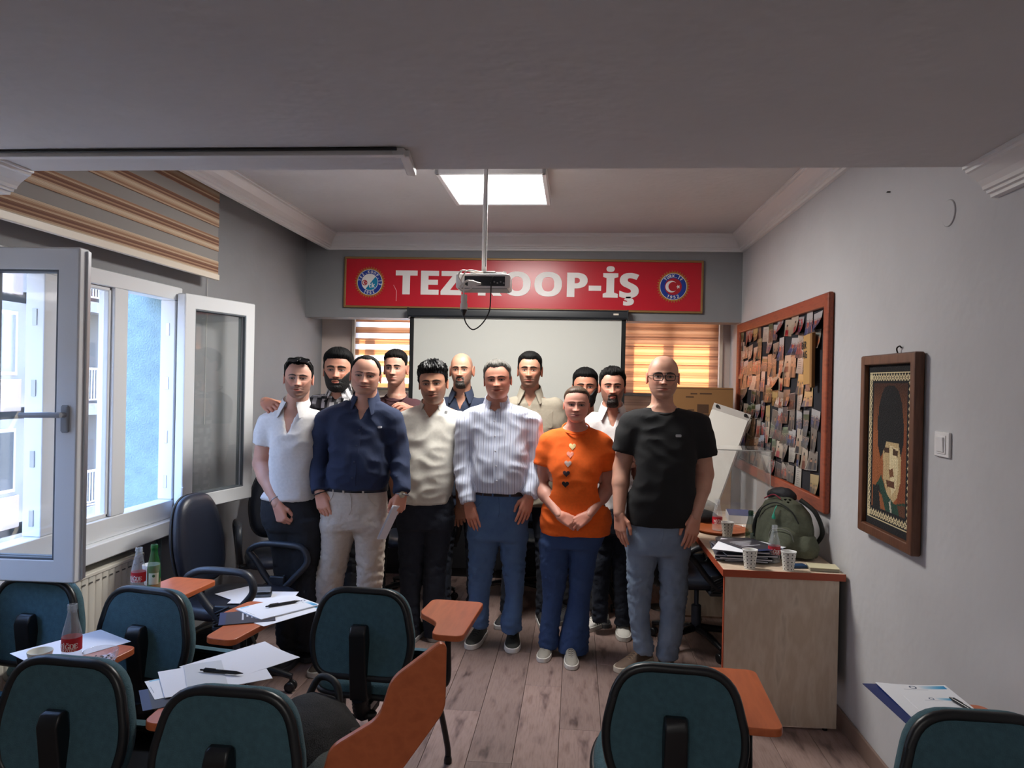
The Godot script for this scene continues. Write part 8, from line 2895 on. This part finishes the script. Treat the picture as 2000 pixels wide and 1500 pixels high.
	a.append({"key": "goatee_polo", "label": "man with a brown goatee in a white polo between the orange and black T-shirts", "at": [0.23, 0, -4.76], "torso": [[0.78, 0.021, 0, 0.151, 0.12], [1.071, 0.014, 0, 0.151, 0.125], [1.239, 0.011, 0, 0.162, 0.112], [1.368, 0.008, -0.01, 0.162, 0.092], [1.398, 0.008, -0.01, 0.113, 0.075], [1.423, 0.007, 0, 0.061, 0.062]], "neck": [0, 1.43, 0], "head": {"jaw": 1, "brow": 0.005, "beard": "goatee", "beard_len": 0.009, "stubble": 0.4, "beard_color": Color(0.16, 0.11, 0.09), "ears": 1.1, "hair": {"front": 0.072, "recess": 0.006, "top": 0.018, "sides": 0.008, "side": -0.012, "spiky": 0.7, "color": Color(0.06, 0.05, 0.05)}, "c": [-0.005, 1.577, 0.04], "s": 0.985}, "arms": [{"r": [0.06, 0.048, 0.028], "sleeve": 0.6, "right": true, "j": [[-0.105, 1.346, 0], [-0.128, 1.034, -0.02], [-0.11, 0.791, 0]], "hand": "relaxed", "tip": [-0.1, 0.644, 0]}, {"r": [0.06, 0.048, 0.028], "sleeve": 0.6, "j": [[0.125, 1.352, 0], [0.179, 1.043, -0.03], [0.178, 0.796, -0.03]]}], "legs": [[[0.082, -0.049, 0, 0.045, 0.049], [0.154, -0.051, 0, 0.045, 0.049], [0.325, -0.051, 0, 0.055, 0.059], [0.548, -0.046, 0, 0.065, 0.07], [0.712, -0.036, 0, 0.078, 0.084]], [[0.063, 0.094, 0, 0.045, 0.049], [0.128, 0.093, 0, 0.045, 0.049], [0.331, 0.085, 0, 0.055, 0.059], [0.553, 0.084, 0, 0.065, 0.07], [0.716, 0.077, 0, 0.074, 0.08]]], "pelvis": [[0.649, 0.019, 0, 0.135, 0.115], [0.73, 0.018, 0, 0.14, 0.12], [0.829, 0.02, 0, 0.13, 0.116], [0.878, 0.019, 0, 0.123, 0.114]], "shoes": [[-0.068, -0.117, -0.75], [0.097, -0.04, 0]], "shoe": [rgb(214, 210, 202), rgb(226, 224, 218), rgb(220, 216, 208)], "stripes": true, "hole": [0.066, 0.085, 0.11, 0.042], "collar": [0.07, 0.068, 0.48, 0.045, 0.03, 0.014], "long": false, "skin": rgb(198, 141, 119), "shirt": cloth("white_knit", rgb(226, 224, 224), 0.55), "pants": cloth("dark_denim", rgb(34, 40, 54), 0.5), "seed": 23})
	a.append({"key": "black_tee", "label": "bald man with glasses in a black T-shirt and light blue jeans, farthest right", "at": [0.479, 0, -4.18], "torso": [[0.823, -0.005, 0.012, 0.178, 0.138], [0.917, -0.002, 0.018, 0.184, 0.145], [1.032, 0.007, 0.02, 0.186, 0.146], [1.161, 0.013, 0.018, 0.183, 0.142], [1.272, 0.015, 0.01, 0.182, 0.132], [1.427, 0.016, -0.005, 0.211, 0.1], [1.458, 0.004, -0.01, 0.155, 0.08], [1.472, 0, 0, 0.087, 0.066]], "neck": [0, 1.475, 0], "head": {"yaw": -0.04, "jaw": 1.05, "w": 1.06, "chin": 0.4, "brow": 0.004, "brow_color": Color(0.15, 0.10, 0.08), "shaved": 0.16, "stubble": 0.14, "ears": 1.05, "open": 0.7, "c": [-0.005, 1.641, 0.04], "s": 1.019}, "arms": [{"r": [0.058, 0.05, 0.031], "right": true, "back": [-0.75, 0, 0.65], "sleeve": 0.62, "loose": 0.022, "hs": 1.06, "j": [[-0.167, 1.365, 0], [-0.217, 1.126, -0.02], [-0.232, 0.887, 0.07]], "hand": "straight", "tip": [-0.215, 0.706, 0.09]}, {"r": [0.058, 0.05, 0.031], "right": false, "back": [0.35, 0, 0.92], "sleeve": 0.62, "loose": 0.024, "hs": 1.06, "j": [[0.199, 1.369, 0], [0.244, 1.106, -0.02], [0.177, 0.891, 0.1]], "hand": "straight", "tip": [0.137, 0.702, 0.135]}], "legs": [[[0.101, -0.072, 0, 0.048, 0.052], [0.136, -0.075, 0, 0.049, 0.052], [0.226, -0.094, 0, 0.05, 0.055], [0.303, -0.103, 0, 0.055, 0.059], [0.472, -0.105, 0, 0.062, 0.068], [0.599, -0.098, 0, 0.078, 0.084], [0.691, -0.096, 0, 0.085, 0.092]], [[0.074, 0.056, 0, 0.05, 0.055], [0.102, 0.056, 0, 0.052, 0.056], [0.206, 0.07, 0, 0.059, 0.064], [0.312, 0.08, 0, 0.066, 0.071], [0.438, 0.082, 0, 0.071, 0.076], [0.606, 0.078, 0, 0.079, 0.085], [0.697, 0.073, 0, 0.093, 0.1]]], "pelvis": [[0.666, -0.008, 0, 0.172, 0.12], [0.746, -0.008, 0, 0.174, 0.126], [0.831, -0.008, 0, 0.169, 0.126], [0.889, -0.007, 0, 0.167, 0.122]], "shoes": [[-0.098, -0.08, -0.75], [0.055, -0.01, 0.03]], "shoe": [rgb(120, 100, 86), rgb(216, 204, 186), rgb(158, 132, 112)], "shoe_size": 1.04, "hole": [0.078, 0.088, 0, 0.03], "hole_y": -0.006, "long": false, "skin": rgb(204, 153, 131), "shirt": cloth("black_knit", rgb(18, 19, 22), 0.6), "pants": cloth("light_denim", rgb(132, 150, 172), 0.5), "seed": 25, "fold": 0.004, "leg_fold": 0.007})
	return a

func cloth(n: String, c: Color, nstr: float) -> StandardMaterial3D:
	var m := fabric(n, c, 0.9, 160, 0.12, 0.12)
	if not mats.has("_cloth_c"):
		mats["_cloth_c"] = noise_tex(13, 0.02, [Color(0.93, 0.93, 0.93), Color(1, 1, 1)], 256, 3)
		mats["_denim_c"] = noise_tex(14, 0.012, [Color(0.86, 0.87, 0.9), Color(1, 1, 1)], 256, 4)
	m.albedo_texture = mats["_denim_c"] if n.contains("denim") else mats["_cloth_c"]
	m.uv1_scale = Vector3.ONE * (2.5 if n.contains("denim") else 8.0)
	return m

func striped_cloth() -> StandardMaterial3D:
	if mats.has("striped_cloth"):
		return mats["striped_cloth"]
	var im := Image.create(64, 4, false, Image.FORMAT_RGB8)
	for x in 64:
		var c := rgb(218, 224, 242)
		if x % 32 in [3, 4]:
			c = rgb(96, 102, 134)
		elif x % 32 in [18, 19, 20]:
			c = rgb(186, 196, 226)
		elif x % 32 == 24:
			c = rgb(150, 156, 180)
		for y in 4:
			im.set_pixel(x, y, c)
	var m := img_mat("striped_cloth", im, 0.85)
	m.uv1_triplanar = true
	m.uv1_scale = Vector3(16, 16, 16)
	m.uv1_triplanar_sharpness = 4.0
	return m

func pattern_cloth() -> StandardMaterial3D:
	if mats.has("pattern_cloth"):
		return mats["pattern_cloth"]
	var im := Image.create(64, 64, false, Image.FORMAT_RGB8)
	im.fill(rgb(20, 21, 26))
	for r in [[2, 3, 9, 22], [14, 8, 22, 6], [26, 2, 7, 16], [40, 4, 16, 9], [48, 18, 8, 22], [4, 32, 20, 8], [18, 26, 8, 26], [32, 30, 12, 7], [36, 42, 7, 18], [52, 48, 10, 10], [6, 48, 10, 12]]:
		im.fill_rect(Rect2i(r[0], r[1], r[2], r[3]), rgb(214, 212, 214))
	var m := img_mat("pattern_cloth", im, 0.85)
	m.uv1_triplanar = true
	m.uv1_scale = Vector3(5, 5, 5)
	return m

func build_people() -> void:
	make_head_grid()
	var who := {}
	for d in people_data():
		var o := build_person(d)
		who[d.key] = [o, d]
	dress_up(who)

func on_head(d: Dictionary, p: Vector3) -> Vector3:
	return d["_ht"] * p

func heart(s: float) -> PackedVector2Array:
	var o := PackedVector2Array()
	for k in 22:
		var t := TAU * k / 22.0
		o.append(Vector2(16.0 * pow(sin(t), 3.0), 13.0 * cos(t) - 5.0 * cos(2 * t) - 2.0 * cos(3 * t) - cos(4 * t)) * s / 32.0)
	return o

func dress_up(who: Dictionary) -> void:
	# hearts down the orange shirt
	var o: Node3D = who.orange_tee[0]
	var d: Dictionary = who.orange_tee[1]
	var k := 0
	for e in [[-0.018, 1.235, rgb(236, 208, 150)], [-0.030, 1.190, rgb(240, 150, 130)], [-0.041, 1.139, rgb(176, 152, 146)], [-0.049, 1.083, rgb(52, 34, 44)], [-0.053, 1.022, rgb(30, 22, 28)]]:
		part("heart_print", patch(d["_shirt"], heart(0.041), Vector2(e[0], e[1]), 0.0025), mat("heart_%d" % k, e[2], 0.6), o)
		k += 1
	# a bun behind her head and a ring
	var b := MB.new()
	b.lathe([Vector2(0.001, -0.035), Vector2(0.025, -0.028), Vector2(0.036, 0.0), Vector2(0.025, 0.028), Vector2(0.001, 0.035)], on_head(d, Vector3(0, -0.01, -0.115)), 14)
	part("hair_bun", b.mesh(), mats["hair_orange_tee"], o)
	# glasses
	o = who.black_tee[0]
	d = who.black_tee[1]
	b = MB.new()
	for s in [-1, 1]:
		var lp := []
		for p in rounded(rrect(0.050, 0.034, 0.009, 3), 0.004, 2):
			lp.append(on_head(d, Vector3(s * 0.0325 + p.x, -0.001 + p.y, 0.0985 - 0.25 * maxf(0.0, absf(s * 0.0325 + p.x) - 0.03))))
		b.tube(lp, 0.0022, 6, true)
		b.tube([on_head(d, Vector3(s * 0.058, 0.006, 0.092)), on_head(d, Vector3(s * 0.079, 0.005, 0.055)), on_head(d, Vector3(s * 0.082, 0.0, -0.005)), on_head(d, Vector3(s * 0.078, -0.012, -0.022))], 0.002, 6)
	b.tube([on_head(d, Vector3(-0.0085, 0.004, 0.0995)), on_head(d, Vector3(0, 0.006, 0.102)), on_head(d, Vector3(0.0085, 0.004, 0.0995))], 0.002, 6)
	part("glasses", b.mesh(), mat("glasses_frame", rgb(24, 22, 26), 0.3), o)
	part("logo_print", patch(d["_shirt"], rrect(0.032, 0.014, 0.004, 2), Vector2(0.075, 1.325), 0.0025), mat("logo_pale", rgb(150, 152, 156), 0.6), o)
	part("wristband", ring_at(d, 1, 0.90, 0.034, 0.0018, 0.4), mat("thread_red", rgb(150, 60, 60), 0.6), o)
	# sunglasses up on the hair
	o = who.polo_left[0]
	d = who.polo_left[1]
	b = MB.new()
	for s in [-1, 1]:
		var lp := []
		var fillv := PackedVector3Array()
		for p in rounded(rrect(0.056, 0.036, 0.014, 3), 0.004, 2):
			var q := Vector3(s * 0.033 + p.x, 0.108 + p.y * 0.55, 0.078 + p.y * -0.8 - 0.35 * maxf(0.0, absf(s * 0.033 + p.x) - 0.03))
			lp.append(on_head(d, q))
			fillv.append(on_head(d, q))
		b.tube(lp, 0.0026, 6, true)
		b.cap(fillv, (d["_ht"].basis * Vector3(0, 0.8, 0.6)).normalized())
		b.tube([on_head(d, Vector3(s * 0.06, 0.106, 0.068)), on_head(d, Vector3(s * 0.081, 0.075, 0.04)), on_head(d, Vector3(s * 0.083, 0.03, -0.005))], 0.0025, 6)
	part("sunglasses", b.mesh(), mat("sunglass_black", rgb(16, 17, 20), 0.15), o)
	part("bracelet", ring_at(d, 0, 0.93, 0.034, 0.0035, 0.3), mat("steel", rgb(150, 152, 156), 0.3, 0.85), o)
	# navy shirt: watch, bracelet, paper, badge
	o = who.navy_shirt[0]
	d = who.navy_shirt[1]
	part("bracelet", ring_at(d, 0, 1.06, 0.032, 0.003, 0.1), mat("cord_black", rgb(24, 24, 26), 0.6), o)
	part("watch", ring_at(d, 1, 1.05, 0.033, 0.005, 0.1), mat("steel", rgb(150, 152, 156), 0.3, 0.85), o)
	var w := v3(d.arms[1].j[2])
	part("watch_face", la([Vector2(0.001, 0.006), Vector2(0.017, 0.006), Vector2(0.018, 0.0), Vector2(0.001, 0.0)], Vector3.ZERO, 18), mat("watch_dial", rgb(196, 190, 170), 0.3, 0.4), o)
	o.get_node("watch_face").transform = Transform3D(face_basis(Vector3(0.5, 0.1, 0.85)) * Basis(Vector3.RIGHT, PI / 2), w + Vector3(0.008, -0.006, 0.030))
	part("logo_print", patch(d["_shirt"], rrect(0.022, 0.012, 0.005, 2), Vector2(0.108, 1.335), 0.002), mat("logo_white", rgb(206, 210, 220), 0.6), o)
	var g := v3(d.at) + w.lerp(v3(d.arms[1].tip), 0.78)
	var pp := MB.new()
	var qb := Basis(Vector3(0.0, 0.0, 1.0), -0.42) * Basis(Vector3.UP, 1.15)
	for t in 3:
		pp.box(Vector3(0.002 * (t - 1), -0.055, 0.0015 * (t - 1)), Vector3(0.075, 0.2, 0.0008), 0.0, Basis(Vector3.UP, 0.06 * (t - 1)))
	single("folded_paper", pp.mesh(), mats["paper_white"], "folded white paper held in the navy-shirted man's hand", "paper", "", g + Vector3(-0.012, 0.02, 0.02)).basis = qb
	# buttons and plackets
	for key in ["navy_shirt", "striped_shirt"]:
		o = who[key][0]
		d = who[key][1]
		var nk: Vector3 = v3(d.neck)
		var ctr: float = d.torso[2][1]
		var strip := PackedVector2Array()
		var y := nk.y - float(d.hole[2]) - 0.03
		var lowest: float = d.torso[0][0] + 0.02
		var pk := MB.new()
		var left := PackedVector3Array()
		var rt := PackedVector3Array()
		var yy := y
		while yy > lowest:
			var xx := lerpf(ctr, nk.x, clampf((yy - lowest) / (y - lowest), 0.0, 1.0))
			var c := front_at(d["_shirt"], xx, yy)
			left.append(c + Vector3(-0.016, 0, 0.0022))
			rt.append(c + Vector3(0.016, 0, 0.0022))
			yy -= 0.02
		pk.loft([left, rt], false)
		var lb := PackedVector3Array()
		var rb := PackedVector3Array()
		for p in left:
			lb.append(p - Vector3(0.001, 0, 0.008))
		for p in rt:
			rb.append(p + Vector3(0.001, 0, -0.008))
		pk.loft([left, lb], false)
		pk.loft([rt, rb], false)
		part("placket", pk.mesh(), d.shirt, o)
		yy = y - 0.02
		while yy > lowest + 0.02:
			var xx := lerpf(ctr, nk.x, clampf((yy - lowest) / (y - lowest), 0.0, 1.0))
			var bt := part("button", la([Vector2(0.001, 0), Vector2(0.0052, 0), Vector2(0.0052, 0.002), Vector2(0.001, 0.0022)], Vector3.ZERO, 10), mat("button_%s" % key, rgb(40, 48, 74) if key == "navy_shirt" else rgb(222, 222, 230), 0.4), o)
			bt.transform = Transform3D(Basis(Vector3.RIGHT, PI / 2), front_at(d["_shirt"], xx, yy) + Vector3(0, 0, 0.003))
			yy -= 0.085
	# fly seams, pocket edges and belt loops
	for key in ["navy_shirt", "striped_shirt", "black_tee"]:
		o = who[key][0]
		d = who[key][1]
		var pe: Array = d.pelvis[d.pelvis.size() - 1]
		var sl := MB.new()
		var fly := []
		for t in 6:
			fly.append(front_at(d["_pants"], pe[1] + 0.012 * sin(t * 0.6), pe[0] - 0.03 - t * 0.024) + Vector3(0, 0, 0.0015))
		sl.tube(fly, 0.0022, 5)
		for s in [-1, 1]:
			var pk2 := []
			for t in 5:
				pk2.append(front_at(d["_pants"], pe[1] + s * (pe[3] * 0.55 + t * t * 0.0042), pe[0] - 0.03 - t * 0.022) + Vector3(0, 0, 0.001))
			sl.tube(pk2, 0.002, 5)
		part("seams", sl.mesh(), d.pants, o)
		if d.has("belt"):
			for s in [-0.55, -0.2, 0.42]:
				var c := Vector3(pe[1] + s * pe[3], pe[0] - 0.011, pe[2] + pe[4] * sqrt(1.0 - s * s) + 0.009)
				part("belt_loop", bx(c, Vector3(0.011, 0.05, 0.005), 0.001), d.pants, o)
	# polo badges and buttons
	o = who.polo_middle[0]
	d = who.polo_middle[1]
	part("logo_print", patch(d["_shirt"], rrect(0.016, 0.016, 0.003, 2), Vector2(0.095, 1.405), 0.0025), mat("logo_dark", rgb(40, 42, 48), 0.6), o)
	o = who.khaki_shirt[0]
	d = who.khaki_shirt[1]
	part("chest_pocket", patch(d["_shirt"], rounded(rrect(0.11, 0.12, 0.01, 2), 0.006, 2), Vector2(0.10, 1.36), 0.003), d.shirt, o)
	o = who.navy_polo[0]
	d = who.navy_polo[1]
	b = MB.new()
	var z0 := v3(d.neck)
	b.tube([front_at(d["_shirt"], z0.x, z0.y - 0.12) + Vector3(0, 0, 0.003), front_at(d["_shirt"], z0.x, z0.y - 0.2) + Vector3(0, 0, 0.003)], 0.0035, 6)
	part("zip", b.mesh(), mat("zip_blue", rgb(70, 120, 150), 0.4, 0.5), o)
	o = who.maroon_tee[0]
	d = who.maroon_tee[1]
	# T-shirt neck ribs
	for key in ["maroon_tee", "orange_tee", "black_tee"]:
		o = who[key][0]
		d = who[key][1]
		var nk2: Vector3 = v3(d.neck) + Vector3(0, float(d.hole_y), 0)
		var ring := []
		for q in 36:
			var an := TAU * q / 36.0
			var zz: float = sin(an) * d.hole[1]
			ring.append(nk2 + Vector3(cos(an) * d.hole[0], -zz * 0.35 - 0.001, zz))
		part("neck_rib", tb(ring, 0.0042, 7, true), d.shirt, o)

# a band round the forearm of arm n, at share t of the way from elbow to wrist
func ring_at(d: Dictionary, n: int, t: float, r: float, thick: float, tilt: float) -> ArrayMesh:
	var e := v3(d.arms[n].j[1])
	var w := v3(d.arms[n].j[2])
	var ax := (w - e).normalized()
	if t > 1.0:
		ax = (v3(d.arms[n].tip) - w).normalized()
	var c := e.lerp(w, t)
	var ux := ax.cross(Vector3(0, 0, 1)).normalized()
	var uz := ux.cross(ax).normalized()
	var pts := []
	for k in 28:
		var an := TAU * k / 28.0
		pts.append(c + ux * cos(an) * r + uz * sin(an) * r * 0.86 + ax * tilt * 0.02 * cos(an))
	return tb(pts, thick, 6, true)
